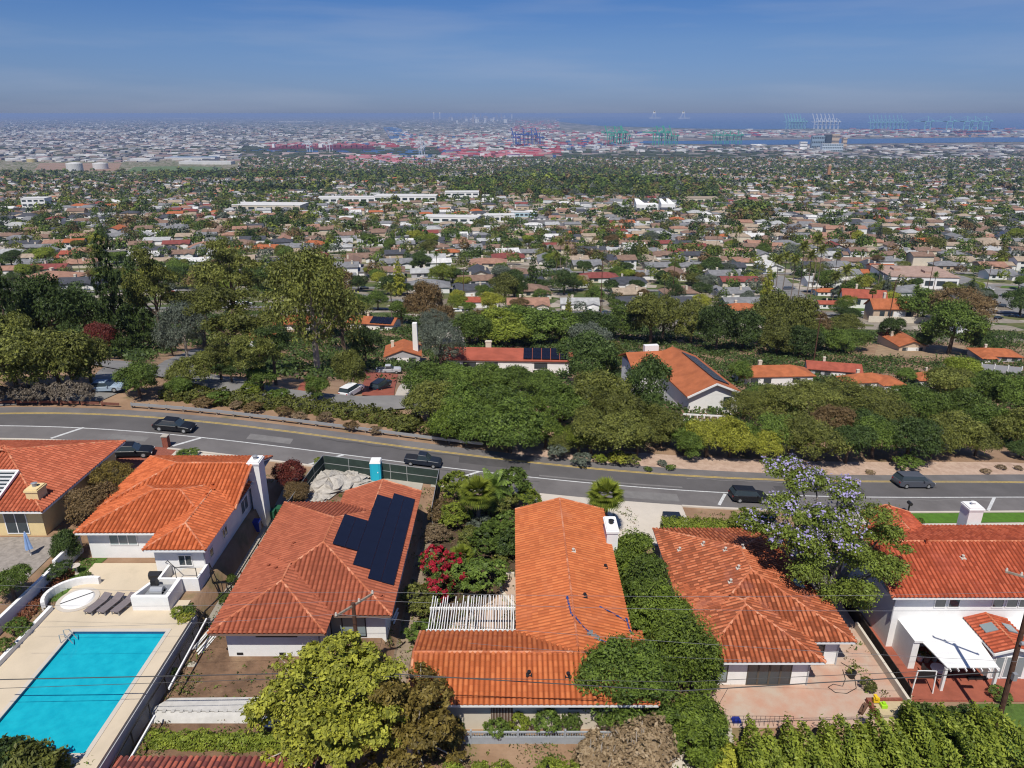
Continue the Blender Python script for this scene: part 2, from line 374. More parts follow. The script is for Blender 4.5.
gm3 = ground_mosaic('port_ground', [(0.16, 0.15, 0.14), (0.10, 0.11, 0.09), (0.24, 0.21, 0.19), (0.08, 0.085, 0.08), (0.22, 0.16, 0.15)], 0.012, (0, .3, .55, .75, .9))
gm4 = ground_mosaic('far_city_ground', [(0.07, 0.09, 0.07), (0.22, 0.21, 0.2), (0.10, 0.11, 0.08), (0.30, 0.28, 0.26), (0.12, 0.12, 0.11)], 0.006, (0, .3, .5, .72, .9))
for m in (gm1, gm2, gm3, gm4): me.materials.append(m)
yc = YY[:-1, :-1].ravel(); xc = XX[:-1, :-1].ravel()
mi = np.where(yc < 240, 0, np.where(yc < 4450, 1, np.where(yc < 9000, 2, 3))).astype(np.int32)
me.polygons.foreach_set('material_index', mi); me.polygons.foreach_set('use_smooth', np.ones(len(F4), bool)); me.update(calc_edges=True)
tag(link('ground', me), kind='structure')

def drape(name, pts, m, off=0.05, step=0.5, kind='structure', kerb=0):
    """a sheet that follows the ground, cut along the ground's own grid"""
    bm = bmesh.new(); f = bm.faces.new([bm.verts.new((p[0], p[1], 0)) for p in pts])
    x0 = min(p[0] for p in pts); x1 = max(p[0] for p in pts); y0 = min(p[1] for p in pts); y1 = max(p[1] for p in pts)
    if (x1-x0)*(y1-y0)/step**2 < 60000:
        for ax, a, b in ((0, x0, x1), (1, y0, y1)):
            for k in np.arange(math.ceil(a/step)*step, b, step):
                co = (k, 0, 0) if ax == 0 else (0, k, 0); no = (1, 0, 0) if ax == 0 else (0, 1, 0)
                bmesh.ops.bisect_plane(bm, geom=bm.verts[:]+bm.edges[:]+bm.faces[:], plane_co=co, plane_no=no)
    P = np.array([v.co for v in bm.verts]); Z = G(P[:, 0], P[:, 1])
    for v, z in zip(bm.verts, Z): v.co.z = z+off
    bmesh.ops.recalc_face_normals(bm, faces=bm.faces[:])
    if bm.faces[:] and sum(f.normal.z for f in bm.faces) < 0: bmesh.ops.reverse_faces(bm, faces=bm.faces[:])
    me = bpy.data.meshes.new(name); bm.to_mesh(me); bm.free(); me.materials.append(m)
    return tag(link(name, me), kind=kind)
def ribbon(name, L, Rr, m, off=0.06):
    mb = MB(); n = len(L)
    k = 6
    rows = []
    for a, b in zip(L, Rr):
        r = [(a[0]+(b[0]-a[0])*i/k, a[1]+(b[1]-a[1])*i/k) for i in range(k+1)]; rows.append([(x, y, g(x, y)+off) for x, y in r])
    for i in range(n-1):
        for j in range(k): mb.add([rows[i][j], rows[i][j+1], rows[i+1][j+1], rows[i+1][j]], [(0, 1, 2, 3)])
    return mb
def fit(px, deg=4):
    P = np.array([gp(*p) for p in px]); c = np.polyfit(P[:, 0]/60, P[:, 1], deg); lo, hi = P[:, 0].min(), P[:, 0].max()
    def f(x):
        xx = np.clip(x, lo, hi); y = np.polyval(c, xx/60); d = (np.polyval(c, (xx+1)/60)-np.polyval(c, (xx-1)/60))/2
        return float(y+d*(x-xx)*0.6)
    return f
far_e = fit([(0, 408), (65, 408.5), (130, 409.5), (165, 412.5), (260, 423), (327, 432), (400, 441), (460, 447), (530, 455), (600, 462.5), (660, 468), (720, 472), (800, 474.5), (900, 475.4), (1024, 474.8)])
yel_e = fit([(0, 414.6), (90, 415), (180, 420), (260, 428.5), (327, 437), (400, 448.5), (460, 455.5), (530, 463), (600, 469), (700, 477), (800, 481.5), (900, 483), (1024, 483)])
whi_e = fit([(0, 427), (83, 427.7), (140, 431.5), (200, 438), (260, 445.5), (330, 454), (403, 463), (451, 468.3), (530, 477), (620, 485.5), (724, 493.5), (800, 496.5), (880, 497.7), (1024, 497.5)])
nea_e = fit([(0, 440), (60, 439.8), (114, 443.5), (170, 449), (233, 456), (315, 467), (400, 478), (460, 485), (530, 492.5), (620, 500.5), (724, 508.5), (800, 511.5), (880, 512.3), (1024, 511.5)])
RX = list(np.arange(-90, 96, 1.0))
struct('road', ribbon('road', [(x, far_e(x)) for x in RX], [(x, nea_e(x)) for x in RX], asph), asph)
struct('road', ribbon('road', [(x, yel_e(x)-.25) for x in RX], [(x, whi_e(x)+.15) for x in RX], None, .064), mat('travelled_asphalt', (0.118, 0.110, 0.107), .85, .18, .3, .1, 40))
def line(f, m, w, name, off): struct(name, ribbon(name, [(x, f(x)+w/2) for x in RX], [(x, f(x)-w/2) for x in RX], m, off), m)
line(lambda x: yel_e(x)+0.0, ybl, 0.13, 'road_marking_line', 0.068)
line(lambda x: yel_e(x)+0.24, ybl, 0.11, 'road_marking_line', 0.068)
line(whi_e, wpt, 0.17, 'road_marking_line', 0.068)
for a, b in [((51, 439), (84, 428)), ((173, 446.5), (201, 438.4)), ((309, 465), (343.5, 455.4)), ((459, 478.5), (479.5, 472)), ((719, 505.5), (725, 494.5)), ((988, 511), (994.3, 497.8))]:
    a = gp(*a); b = gp(*b); d = Vector((b[0]-a[0], b[1]-a[1])).normalized(); n_ = Vector((-d.y, d.x))*0.16
    drape('road_marking_line', [(a[0]-n_.x, a[1]-n_.y), (a[0]+n_.x, a[1]+n_.y), (b[0]+n_.x, b[1]+n_.y), (b[0]-n_.x, b[1]-n_.y)], wpt, 0.073)
for i, (x, d0, d1, L_) in enumerate([(-30, 4.2, 5.6, 5), (-6, 5.0, 6.8, 8), (12, .8, 2.4, 6), (30, 4.4, 5.4, 11), (-44, 1, 2.2, 4), (46, 5.4, 6.6, 5), (3, 3.9, 4.2, 16), (-22, 6.4, 6.65, 19), (36, 2.5, 2.62, 22), (-14, 2.6, 2.72, 17), (20, 6.3, 6.42, 18)]):
    struct('road_patch', ribbon('p', [(x+k, nea_e(x+k)+d1+(.15*math.sin(k*1.7+i) if d1-d0 < .3 else 0)) for k in range(L_+1)], [(x+k, nea_e(x+k)+d0+(.15*math.sin(k*1.7+i) if d1-d0 < .3 else 0)) for k in range(L_+1)], None, .0665+.0004*i), mat('road_patch_dark', (.085, .08, .078), .9, .2, 1) if i % 2 else mat('road_patch_pale', (.20, .19, .18), .9, .2, 1))
# kerb on the near side: low step with gaps at the driveways
kb = MB()
for x in np.arange(-88, 92, 1.0):
    if any(a < x+0.5 < b for a, b in ((-45, -37), (-8.5, -6), (2, 18), (34, 38))): continue
    y0, y1 = nea_e(x), nea_e(x+1); z0, z1 = g(x, y0), g(x+1, y1)
    kb.add([(x, y0, z0-.1), (x, y0-.28, z0-.1), (x, y0-.28, z0+.15), (x, y0, z0+.15), (x+1, y1, z1-.1), (x+1, y1-.28, z1-.1), (x+1, y1-.28, z1+.15), (x+1, y1, z1+.15)], [(0, 4, 7, 3), (3, 7, 6, 2), (2, 6, 5, 1)])
struct('kerb', kb, conc2)
strip = lambda n, m, x0, x1, d0, d1, off: struct(n, ribbon(n, [(x, nea_e(x)-d0) for x in np.arange(x0, x1+.1, 1)], [(x, nea_e(x)-d1) for x in np.arange(x0, x1+.1, 1)], m, off), m)
# aprons, driveways and yards of the lots
strip('brick_driveway', brick, -46, -36, -0.05, 6.5, 0.075)
strip('grass_verge', lawn, -62, -46.5, 0.3, 3.2, 0.05)
strip('pavement', conc2, -36, -26, 0.35, 2.0, 0.08)
strip('driveway', conc2, 2, 18, -0.05, 7.5, 0.08)
strip('driveway', conc2, 30.5, 38.5, -0.05, 5.0, 0.08)
strip('lawn', mat('turf', (0.09, 0.20, 0.02), 1, 0.25, 1.5, 0.6, 25), 43.5, 70, 0.35, 2.4, 0.09)
strip('pavement', conc2, 40, 70, 2.45, 5.5, 0.08)
strip('pavement', conc, -8.5, 2, 0.3, 1.2, 0.05)
# dirt shoulder beyond the road
struct('path', ribbon('path', [(x, far_e(x)+3.6) for x in range(0, 96)], [(x, far_e(x)-0.02) for x in range(0, 96)], None, 0.045), mat('shoulder_gravel', (0.50, 0.365, 0.275), 1, 0.0, 1.2, 0.5, 8, col2=(0.38, 0.26, 0.19), detail=8))

# lot 1: pool terrace
zd = -34.0+CZ
px0, px1, py0, py1 = POOL
mb = MB(); T = 0.10
dk = [(-33.6, -30.9, 20, 44.5), (-23.9, -23.0, 20, 43.2), (-30.9, -23.9, 41.3, 43.2), (-30.9, -23.9, 20, 30.5), (-30.9, -23.9, 43.2, 44.5), (-33.6, -27.6, 44.5, 49.2), (-27.6, -26.2, 44.5, 47)]
for a, b, c, d in dk: mb.box(a, b, c, d, zd-0.4, zd+T)
struct('pool_deck', mb, deckc)
drape('path', [(-35.0, 44.4), (-33.5, 44.4), (-33.5, 47.5), (-33, 50), (-35, 50)], lawn, 0.05)
mb = MB(); e = 0.28
for a, b, c, d in ((px0-0.0, px0+e, py0, py1), (px1-e, px1, py0, py1), (px0+e, px1-e, py1-e, py1), (px0+e, px1-e, py0, py0+e)): mb.box(a, b, c, d, zd-1.9, zd+T+0.03)
p = thing('swimming_pool', 'turquoise rectangular swimming pool in the beige terrace', 'swimming pool', ((px0+px1)/2, (py0+py1)/2, zd))
mb.build('coping', conc2, p)
mb = MB(); mb.box(px0+e, px1-e, py0+e, py1-e, zd-1.9, zd-1.5); mb.build('basin', mat('pool_plaster', (0.03, 0.45, 0.52), 0.6), p)
wm = mat('pool_water', (0.006, 0.33, 0.43), 0.03, 0, 1.1, 0.22, 2.2, spec=0.5, col2=(0.012, 0.41, 0.50), detail=8)
mb = MB(); mb.add([(px0+e, py0+e, zd-0.08), (px1-e, py0+e, zd-0.08), (px1-e, py1-e, zd-0.08), (px0+e, py1-e, zd-0.08)], [(0, 1, 2, 3)]); mb.build('water', wm, p)
mb = MB(); mb.box(px0+e, px1-e, py1-e-.02, py1-e, zd-.3, zd+.08); mb.box(px0+e, px0+e+.02, py0+e, py1-e, zd-.3, zd+.08); mb.box(px1-e-.02, px1-e, py0+e, py1-e, zd-.3, zd+.08); mb.build('waterline_tile', mat('blue_tile', (.03, .10, .22), .3, .3, 12), p)
mb = MB(); mb.tube([(px0+0.1, py1-1.0, zd+.1), (px0+0.1, py1-1.0, zd+.8), (px0+.5, py1-1.0, zd+.9), (px0+.9, py1-1.0, zd+.1)], 0.03, 6); mb.build('handrail', galv, p)
mb = MB(); mb.tube([(px0+0.1, py1-1.5, zd+.1), (px0+0.1, py1-1.5, zd+.8), (px0+.5, py1-1.5, zd+.9), (px0+.9, py1-1.5, zd+.1)], 0.03, 6); mb.build('handrail', galv, p)
# lot 2: dirt yard, lot 3 patio, lot 4 patio, lot 5 paving
drape('dirt_yard', [(-22.6, 20), (-9.5, 20), (-9.5, 45), (-22.6, 45)], dirt, 0.05)
drape('dirt_yard', [(-20.5, 58), (-15.2, 58), (-15.2, 67), (-19.5, 67)], dirt, 0.05)
drape('driveway', [(-15.0, 57), (-9.6, 57), (-9.3, 68.3), (-15.0, 67)], conc, 0.06)
drape('path', [(-8.9, 38), (-7.4, 38), (-7.4, 62), (-8.9, 62)], mat('side_path', (0.30, 0.23, 0.16), 1, 0.25, 1), 0.05)
drape('patio', [(-5.6, 41), (0.6, 41), (0.6, 52.2), (-0.7, 52.2), (-1.2, 49.2), (-3.6, 47), (-4.6, 46.0), (-5.2, 44)], mat('buff_patio', (0.50, 0.37, 0.28), 0.95, 0.12, 0.8), 0.06)
drape('garden', [(-7.3, 42), (-5.3, 42), (-1, 50), (0.3, 52.5), (0.3, 66.2), (-7.3, 65)], mat('garden_soil', (0.10, 0.065, 0.04), 1, 0.4, 1), 0.04)
drape('patio', [(13.0, 37.45), (28.0, 37.45), (28.0, 52), (13.0, 52)], pinkc, 0.05)
drape('patio', [(10.2, 30), (18.0, 30), (18.0, 37.0), (10.2, 37.0)], conc2, 0.06)
drape('patio', [(28.9, 41.6), (58, 41.6), (58, 50), (28.9, 50)], redc, 0.05)
drape('lawn', [(33.5, 36), (58, 36), (58, 41.4), (33.5, 41.4)], lawn, 0.05)
drape('patio', [(-50, 45), (-37, 45), (-37, 52), (-50, 52)], mat('striped_deck', (0.33, 0.29, 0.25), 0.9, 0.3, 3), 0.05)
drape('side_path', [(-23.0, 44), (-22.0, 44), (-22.0, 66), (-23.0, 66)], conc, 0.06)
# haze
hz = MB(); hz.box(-95000, 95000, -3000, 95000, -2.0, CZ+2.0)
hm = bpy.data.materials.new('haze'); hm.use_nodes = True; hn = hm.node_tree.nodes; hn.clear()
pv = hn.new('ShaderNodeVolumePrincipled'); ho = hn.new('ShaderNodeOutputMaterial'); pv.inputs['Color'].default_value = (0.40, 0.55, 0.86, 1); pv.inputs['Density'].default_value = 0.000046
hm.node_tree.links.new(pv.outputs[0], ho.inputs['Volume'])
tag(hz.build('haze', hm), kind='stuff')
# ------------------------------------------------------------------ clay tile roofs
def hip_planes(x0, x1, y0, y1, ze, pitch, axis='y', e0='hip', e1='hip'):
    """roof planes of a hipped or gabled rectangle: list of (polygon, eave direction); also ridge and hip lines"""
    if axis == 'y':
        h = (x1-x0)/2; xm = (x0+x1)/2; rise = h*pitch; a = y0+(h if e0 == 'hip' else 0); b = y1-(h if e1 == 'hip' else 0); zr = ze+rise
        P = [([(x0, y1, ze), (x0, y0, ze), (xm, a, zr), (xm, b, zr)]), ([(x1, y0, ze), (x1, y1, ze), (xm, b, zr), (xm, a, zr)])]
        if e0 == 'hip': P.append([(x0, y0, ze), (x1, y0, ze), (xm, a, zr)])
        if e1 == 'hip': P.append([(x1, y1, ze), (x0, y1, ze), (xm, b, zr)])
        L = [((xm, a, zr), (xm, b, zr))]
        L += [((x0, y0, ze), (xm, a, zr)), ((x1, y0, ze), (xm, a, zr))]; L += [((x0, y1, ze), (xm, b, zr)), ((x1, y1, ze), (xm, b, zr))]
        return P, L
    P, L = hip_planes(y0, y1, -x1, -x0, ze, pitch, 'y', e1, e0)
    f = lambda p: (-p[1], p[0], p[2])
    return [[f(p) for p in q] for q in P], [(f(a), f(b)) for a, b in L]
def tile_plane(mb, poly, pitchw=0.34, course=0.42, amp=0.13, sub=6, r=None):
    """S-shaped tiles laid in real relief over one roof plane; every tile keeps its own tone"""
    P = [Vector(p) for p in poly]; u = (P[1]-P[0]).normalized(); n = (P[1]-P[0]).cross(P[2]-P[1]).normalized()
    if n.z < 0: n = -n; 
    v = n.cross(u).normalized()
    if v.z < 0: v = -v
    o = P[0]; Q = [((p-o).dot(u), (p-o).dot(v)) for p in P]; m = len(Q)
    def span(uu):
        c = []
        for i in range(m):
            (a, b), (c2, d) = Q[i], Q[(i+1) % m]
            if (a <= uu < c2) or (c2 <= uu < a): c.append(b+(uu-a)/(c2-a)*(d-b))
        return (min(c), max(c)) if len(c) >= 2 else None
    u0 = min(q[0] for q in Q); u1 = max(q[0] for q in Q); nc = int((u1-u0)/pitchw)+1
    vs, fs, ts = mb.v, mb.f, mb.t
    for c in range(nc):
        rt = {}
        for k in range(sub):
            ua, ub = u0+(c+k/sub)*pitchw, u0+(c+(k+1)/sub)*pitchw
            ua = max(ua, u0+1e-3); ub = min(ub, u1-1e-3)
            if ub <= ua: continue
            sa, sb = span(ua), span(ub)
            if not sa or not sb: continue
            ha = amp*abs(math.sin(math.pi*k/sub)); hb = amp*abs(math.sin(math.pi*(k+1)/sub))
            lo = min(sa[0], sb[0]); hi = max(sa[1], sb[1]); j = int(math.floor(lo/course))
            while j*course < hi:
                a0 = min(max(j*course, sa[0]), sa[1]); a1 = min(max((j+1)*course, sa[0]), sa[1])
                b0 = min(max(j*course, sb[0]), sb[1]); b1 = min(max((j+1)*course, sb[0]), sb[1])
                if a1-a0 > 1e-4 or b1-b0 > 1e-4:
                    st = 0.016; b_ = len(vs)
                    pt = lambda uu, vv, h: tuple(o+u*uu+v*vv+n*(h+st*(1-((vv/course)-j))))
                    vs += [pt(ua, a0, ha), pt(ub, b0, hb), pt(ub, b1, hb), pt(ua, a1, ha)]
                    fs.append([b_, b_+1, b_+2, b_+3]); ts.append((.22+.78*rt.setdefault(j, r.random())) if 0 < k < sub-1 else .06); mb.mi.append(0)  # valley faces get a fixed dark tone: painted shade between tile columns
                j += 1
def cap_line(mb, a, b, r, rad=0.095):
    a = Vector(a); b = Vector(b); L = (b-a).length; n = max(1, int(L/0.45)); d = (b-a)/n
    for i in range(n):
        p = a+d*i; q = a+d*(i+1.08); s = Vector((0, 0, 0.05)); mb.tube([p+s*0.6, q+s], [rad*1.12, rad*0.88], 8, r.random(), 0, True)
def tmat(name, col, lo, mid, hi, st=None): return mat(name, col, 0.75, 0, 0.35, spec=0.25, col2=tuple(v*0.86 for v in col), tone=(tuple(.62*v for v in lo), lo, lo, mid, (1, 1, 1), hi, hi), stain=st)  # lowest tone stop is the painted shade of the tile valleys
def clay(h, name, planes, lines, m, r, key='roof'):
    mb = MB()
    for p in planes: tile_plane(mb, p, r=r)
    ro = mb.build(name, m, h)
    for a, b in lines: mb = MB(); cap_line(mb, a, b, r); mb.build('ridge_cap', capm, ro)
    return ro
def top_at(planes, x, y):     # height of the roof over a point
    z = -1e9
    for p in planes:
        P = [Vector(q) for q in p]; n = (P[1]-P[0]).cross(P[2]-P[1]); n = -n if n.z < 0 else n
        ins = True; s0 = 0
        for i in range(len(P)):
            a, b = P[i], P[(i+1) % len(P)]; cr_ = (b.x-a.x)*(y-a.y)-(b.y-a.y)*(x-a.x)
            if abs(cr_) < 1e-9: continue
            if s0 == 0: s0 = 1 if cr_ > 0 else -1
            elif (cr_ > 0) != (s0 > 0): ins = False
        if ins: z = max(z, P[0].z-(n.x*(x-P[0].x)+n.y*(y-P[0].y))/n.z)
    return z
def tiled_house(label, origin, vols, walls, m, wm, rseed, fascia=trimw, verges=()):
    """vols: roof rectangles; walls: boxes"""
    h = thing('tile_roof_house', label, 'house', origin)
    r = random.Random(rseed); PL, LN = [], []
    for v in vols:
        p, l = hip_planes(*v); PL.append(p); LN.append(l)
    allp = [q for p in PL for q in p]
    tp = []
    for i, p in enumerate(PL): tp += p
    lines = []
    for i, l in enumerate(LN):
        oth = [q for k, p in enumerate(PL) if k != i for q in p]
        for a, b in l:        # keep only the stretches of ridge that are not buried in another roof
            A, B = Vector(a), Vector(b); n = max(1, int((B-A).length/0.3)); st = None
            for k in range(n+1):
                q = A+(B-A)*k/n; buried = top_at(oth, q.x, q.y) > q.z-0.07 if oth else False
                if not buried and st is None: st = q
                if (buried or k == n) and st is not None:
                    if (q-st).length > 0.5: lines.append((tuple(st), tuple(q)))
                    st = None
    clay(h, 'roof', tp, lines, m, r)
    mb = MB()
    for (x0, x1, y0, y1, z0, z1) in walls: mb.box(x0, x1, y0, y1, z0, z1)
    # gable triangles under the roof
    for v in vols:
        x0, x1, y0, y1, ze, pt, ax = v[:7]; e0 = v[7] if len(v) > 7 else 'hip'; e1 = v[8] if len(v) > 8 else 'hip'
        for e, s in ((e0, 0), (e1, 1)):
            if e != 'gable': continue
            if ax == 'y':
                yy = y0+0.5 if s == 0 else y1-0.5; rs = (x1-x0)/2*pt
                mb.add([(x0+.3, yy, ze-0.03), (x1-.3, yy, ze-0.03), ((x0+x1)/2, yy, ze+rs-0.12)], [(0, 1, 2)])
            else:
                xx = x0+0.5 if s == 0 else x1-0.5; rs = (y1-y0)/2*pt
                mb.add([(xx, y0+.3, ze-0.03), (xx, y1-.3, ze-0.03), (xx, (y0+y1)/2, ze+rs-0.12)], [(0, 1, 2)])
    mb.build('wall', wm, h)
    mb = MB()
    for i, v in enumerate(vols):   # eave boards and soffit
        x0, x1, y0, y1, ze, pt, ax = v[:7]; oth = [q for k, p in enumerate(PL) if k != i for q in p]
        e0 = v[7] if len(v) > 7 else 'hip'; e1 = v[8] if len(v) > 8 else 'hip'
        t = 0.06; rs = ((x1-x0) if ax == 'y' else (y1-y0))/2*pt
        sides = [((x0+t, y0+t), (x1-t, y0+t), ax == 'y' and e0 == 'gable'), ((x0+t, y1-t), (x1-t, y1-t), ax == 'y' and e1 == 'gable'),
                 ((x0+t, y0+t), (x0+t, y1-t), ax == 'x' and e0 == 'gable'), ((x1-t, y0+t), (x1-t, y1-t), ax == 'x' and e1 == 'gable')]
        for a, b, gab in sides:
            if gab:
                mid = ((a[0]+b[0])/2, (a[1]+b[1])/2, ze+rs-0.12)
                mb.beam((*a, ze-0.10), mid, 0.06, 0.2); mb.beam(mid, (*b, ze-0.10), 0.06, 0.2); continue
            n = 24; run = None
            for k in range(n+1):
                x = a[0]+(b[0]-a[0])*k/n; y = a[1]+(b[1]-a[1])*k/n
                ex = 0.001; bur = oth and top_at(oth, x, y) > ze-0.01
                if not bur and run is None: run = (x, y)
                if (bur or k == n) and run:
                    if abs(run[0]-x)+abs(run[1]-y) > 0.2: mb.beam((*run, ze-0.09-0.003*i), (x, y, ze-0.09-0.003*i), 0.07, 0.18)
                    run = None
        zz = ze-0.12-0.004*i; mb.add([(x0+.08, y0+.08, zz), (x1-.08, y0+.08, zz), (x1-.08, y1-.08, zz), (x0+.08, y1-.08, zz)], [(3, 2, 1, 0)])
    mb.build('fascia', fascia, h)
    h['_'] = 0; del h['_']
    return h, allp
def window(h, x0, x1, z0, z1, y=None, x=None, y0=None, y1=None, face=-1, panes=2, fm=None, gm=None, name='window'):
    """window on a wall facing -Y at y, or facing +X/-X at x (face=+1/-1)"""
    fm = fm or trimw; gm = gm or glass; t = 0.07
    mb = MB(); gb = MB()
    if y is not None:
        mb.box(x0, x1, y-0.06, y+0.02, z0, z0+t); mb.box(x0, x1, y-0.06, y+0.02, z1-t, z1)
        for k in range(panes+1):
            c = x0+(x1-x0-t)*k/panes; mb.box(c, c+t, y-0.055, y+0.02, z0+t, z1-t)
        gb.box(x0+.02, x1-.02, y-0.025, y+0.01, z0+.02, z1-.02)
    else:
        a, b = (x-0.02, x+0.06) if face > 0 else (x-0.06, x+0.02)
        mb.box(a, b, y0, y1, z0, z0+t); mb.box(a, b, y0, y1, z1-t, z1)
        for k in range(panes+1):
            c = y0+(y1-y0-t)*k/panes; mb.box(a+.004, b-.004, c, c+t, z0+t, z1-t)
        a, b = (x-0.01, x+0.025) if face > 0 else (x-0.025, x+0.01)
        gb.box(a, b, y0+.02, y1-.02, z0+.02, z1-.02)
    w = mb.build(name, fm, h); gb.build('pane', gm, w)
    return w
def chimney(h, x0, x1, y0, y1, z0, z1, m, capm=None, spark=True):
    mb = MB(); mb.box(x0, x1, y0, y1, z0, z1); mb.box(x0-.08, x1+.08, y0-.08, y1+.08, z1-.28, z1-.1); c = mb.build('chimney', m, h)
    mb = MB(); mb.disc(((x0+x1)/2, (y0+y1)/2, z1), 0.18, 0.3, 12); mb.disc(((x0+x1)/2, (y0+y1)/2, z1+.3), 0.26, 0.07, 12, r2=0.1); mb.build('chimney_pot', capm or greym, c)
    return c
def vent(h, allp, x, y, m=None, hh=0.45):
    z = top_at(allp, x, y); mb = MB(); mb.disc((x, y, z-0.1), 0.07, hh+.1, 8); mb.disc((x, y, z+hh), 0.12, 0.08, 8)
    mb.box(x-.2, x+.2, y-.2, y+.2, z-0.02, z+0.10); mb.build('roof_vent', m or conc2, h)
def on_plane(planes, x, y, dx, dy, off, th, m, name, h, tilt=None):
    """a flat panel lying on the roof; corners follow the roof surface"""
    c = [(x, y), (x+dx, y), (x+dx, y+dy), (x, y+dy)]; z = [top_at(planes, *p) for p in c]
    mb = MB(); b = [(p[0], p[1], q+off) for p, q in zip(c, z)]; t = [(p[0], p[1], q+off+th) for p, q in zip(c, z)]
    mb.add(b+t, [(3, 2, 1, 0), (4, 5, 6, 7), (0, 1, 5, 4), (1, 2, 6, 5), (2, 3, 7, 6), (3, 0, 4, 7)]); return mb.build(name, m, h)

capm = mat('ridge_tile', (0.50, 0.155, 0.07), .8, tone=((.75, .75, .75), (.9, .9, .9), (1.1, 1.25, 1.4), (1.25, 1.9, 2.4)))
DK, BR = (0.62, 0.55, 0.5), (1.16, 1.22, 1.3)
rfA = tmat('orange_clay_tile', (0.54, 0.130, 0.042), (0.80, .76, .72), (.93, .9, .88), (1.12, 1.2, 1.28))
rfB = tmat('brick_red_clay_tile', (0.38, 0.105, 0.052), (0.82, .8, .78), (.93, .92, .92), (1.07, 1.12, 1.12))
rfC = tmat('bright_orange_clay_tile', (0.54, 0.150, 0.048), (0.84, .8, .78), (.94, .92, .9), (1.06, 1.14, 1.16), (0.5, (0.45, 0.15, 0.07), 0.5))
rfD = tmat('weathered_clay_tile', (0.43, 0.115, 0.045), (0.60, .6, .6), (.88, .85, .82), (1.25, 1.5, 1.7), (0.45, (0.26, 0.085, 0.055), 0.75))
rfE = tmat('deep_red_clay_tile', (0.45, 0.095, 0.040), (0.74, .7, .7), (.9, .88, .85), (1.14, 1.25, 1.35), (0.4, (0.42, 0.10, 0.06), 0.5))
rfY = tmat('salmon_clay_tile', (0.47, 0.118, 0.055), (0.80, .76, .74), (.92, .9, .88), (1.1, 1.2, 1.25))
EV = 2.8
# ---- white house by the pool
zA = -34.0+CZ; eA = zA+EV
hA, pA = tiled_house('white stucco house with orange tile roof just above the turquoise pool', (-29, 55, zA),
    [(-35.1, -23.3, 53, 63, eA, .36, 'x', 'hip', 'gable'), (-34.8, -23.5, 49.3, 58.5, eA, .30, 'x', 'hip', 'hip'), (-28.2, -23.35, 46.9, 57, eA+0.01, .36, 'y', 'hip', 'hip')],
    [(-34.3, -27.7, 50.1, 62.2, zA-.5, eA-.1), (-27.8, -23.95, 47.7, 62.21, zA-2.6, eA-.1)], rfA, white, 11)
window(hA, -32.6, -30.3, zA+1.2, zA+2.3, y=50.1, panes=3, gm=glass2); window(hA, -26.0, -24.9, zA+.9, zA+1.9, y=47.7, panes=2)
window(hA, 0, 0, zA+.6, zA+1.9, x=-23.95, y0=55.6, y1=57.3, face=1); window(hA, 0, 0, zA+.9, zA+1.8, x=-23.95, y0=51.3, y1=52.3, face=1); window(hA, 0, 0, zA+.9, zA+1.7, x=-23.95, y0=48.6, y1=49.3, face=1, panes=1)
chimney(hA, -23.7, -22.7, 57.8, 59.2, zA-2.3, eA+2.0, white)
mb = MB(); mb.box(-28.6, -27.9, 50.0, 50.08, zA, zA+2.0); mb.build('door', wood, hA)
for x, y in ((-26.0, 55.4), (-25.9, 53.8)): vent(hA, pA, x, y, rfA, 0.25)
# ---- brick red house with solar array
zB = -36.0+CZ; eB = zB+EV
hB, pB = tiled_house('brick red tile roof house carrying a black solar array', (-14.5, 50, zB),
    [(-20.7, -8.5, 41.8, 57.6, eB, .34, 'y', 'hip', 'hip'), (-20.75, -12.7, 39.9, 50, eB+.01, .34, 'y', 'hip', 'hip'), (-15.6, -8.47, 50, 59.6, eB+.014, .34, 'y', 'hip', 'gable')],
    [(-20.0, -13.4, 40.9, 57, zB-.3, eB-.1), (-13.41, -9.2, 42.8, 58.9, zB-.3, eB-.1)], rfB, white, 12, fascia=mat('brown_fascia', (.2, .13, .1), .7))
window(hB, -17.9, -15.0, zB+1.75, zB+2.35, y=40.9, panes=2, fm=darkm); window(hB, -13.2, -10.6, zB+.2, zB+2.2, y=42.8, panes=3, fm=darkm, gm=glass2)
for x in (-19.2, -16.2): mb = MB(); mb.box(x-.22, x+.22, 40.86, 40.9, zB+.2, zB+.38); mb.build('foundation_vent', darkm, hB)
for y in (50, 53.2): window(hB, 0, 0, zB+.7, zB+1.9, x=-9.2, y0=y, y1=y+1.2, face=1)
# solar array in three stepped blocks
def solar(h, planes, blocks, off=0.16):
    for (x0, x1, y0, y1) in blocks:
        nxp = max(1, round((x1-x0)/1.05)); nyp = max(1, round((y1-y0)/1.75))
        for i in range(nxp):
            for j in range(nyp):
                w, d = (x1-x0)/nxp, (y1-y0)/nyp; on_plane(planes, x0+i*w+.012, y0+j*d+.012, w-.024, d-.024, off, .04, solarm, 'solar_panel', h)
solar(hB, pB, [(-10.7, -8.8, 44.9, 57.6), (-12.0, -10.7, 46.0, 56.6), (-13.9, -12.0, 47.8, 52.2)], 0.19)
for x, y in ((-17.3, 49), (-18.6, 46.6), (-17.8, 45.9), (-9.5, 43.4)): vent(hB, pB, x, y, rfB, 0.2)
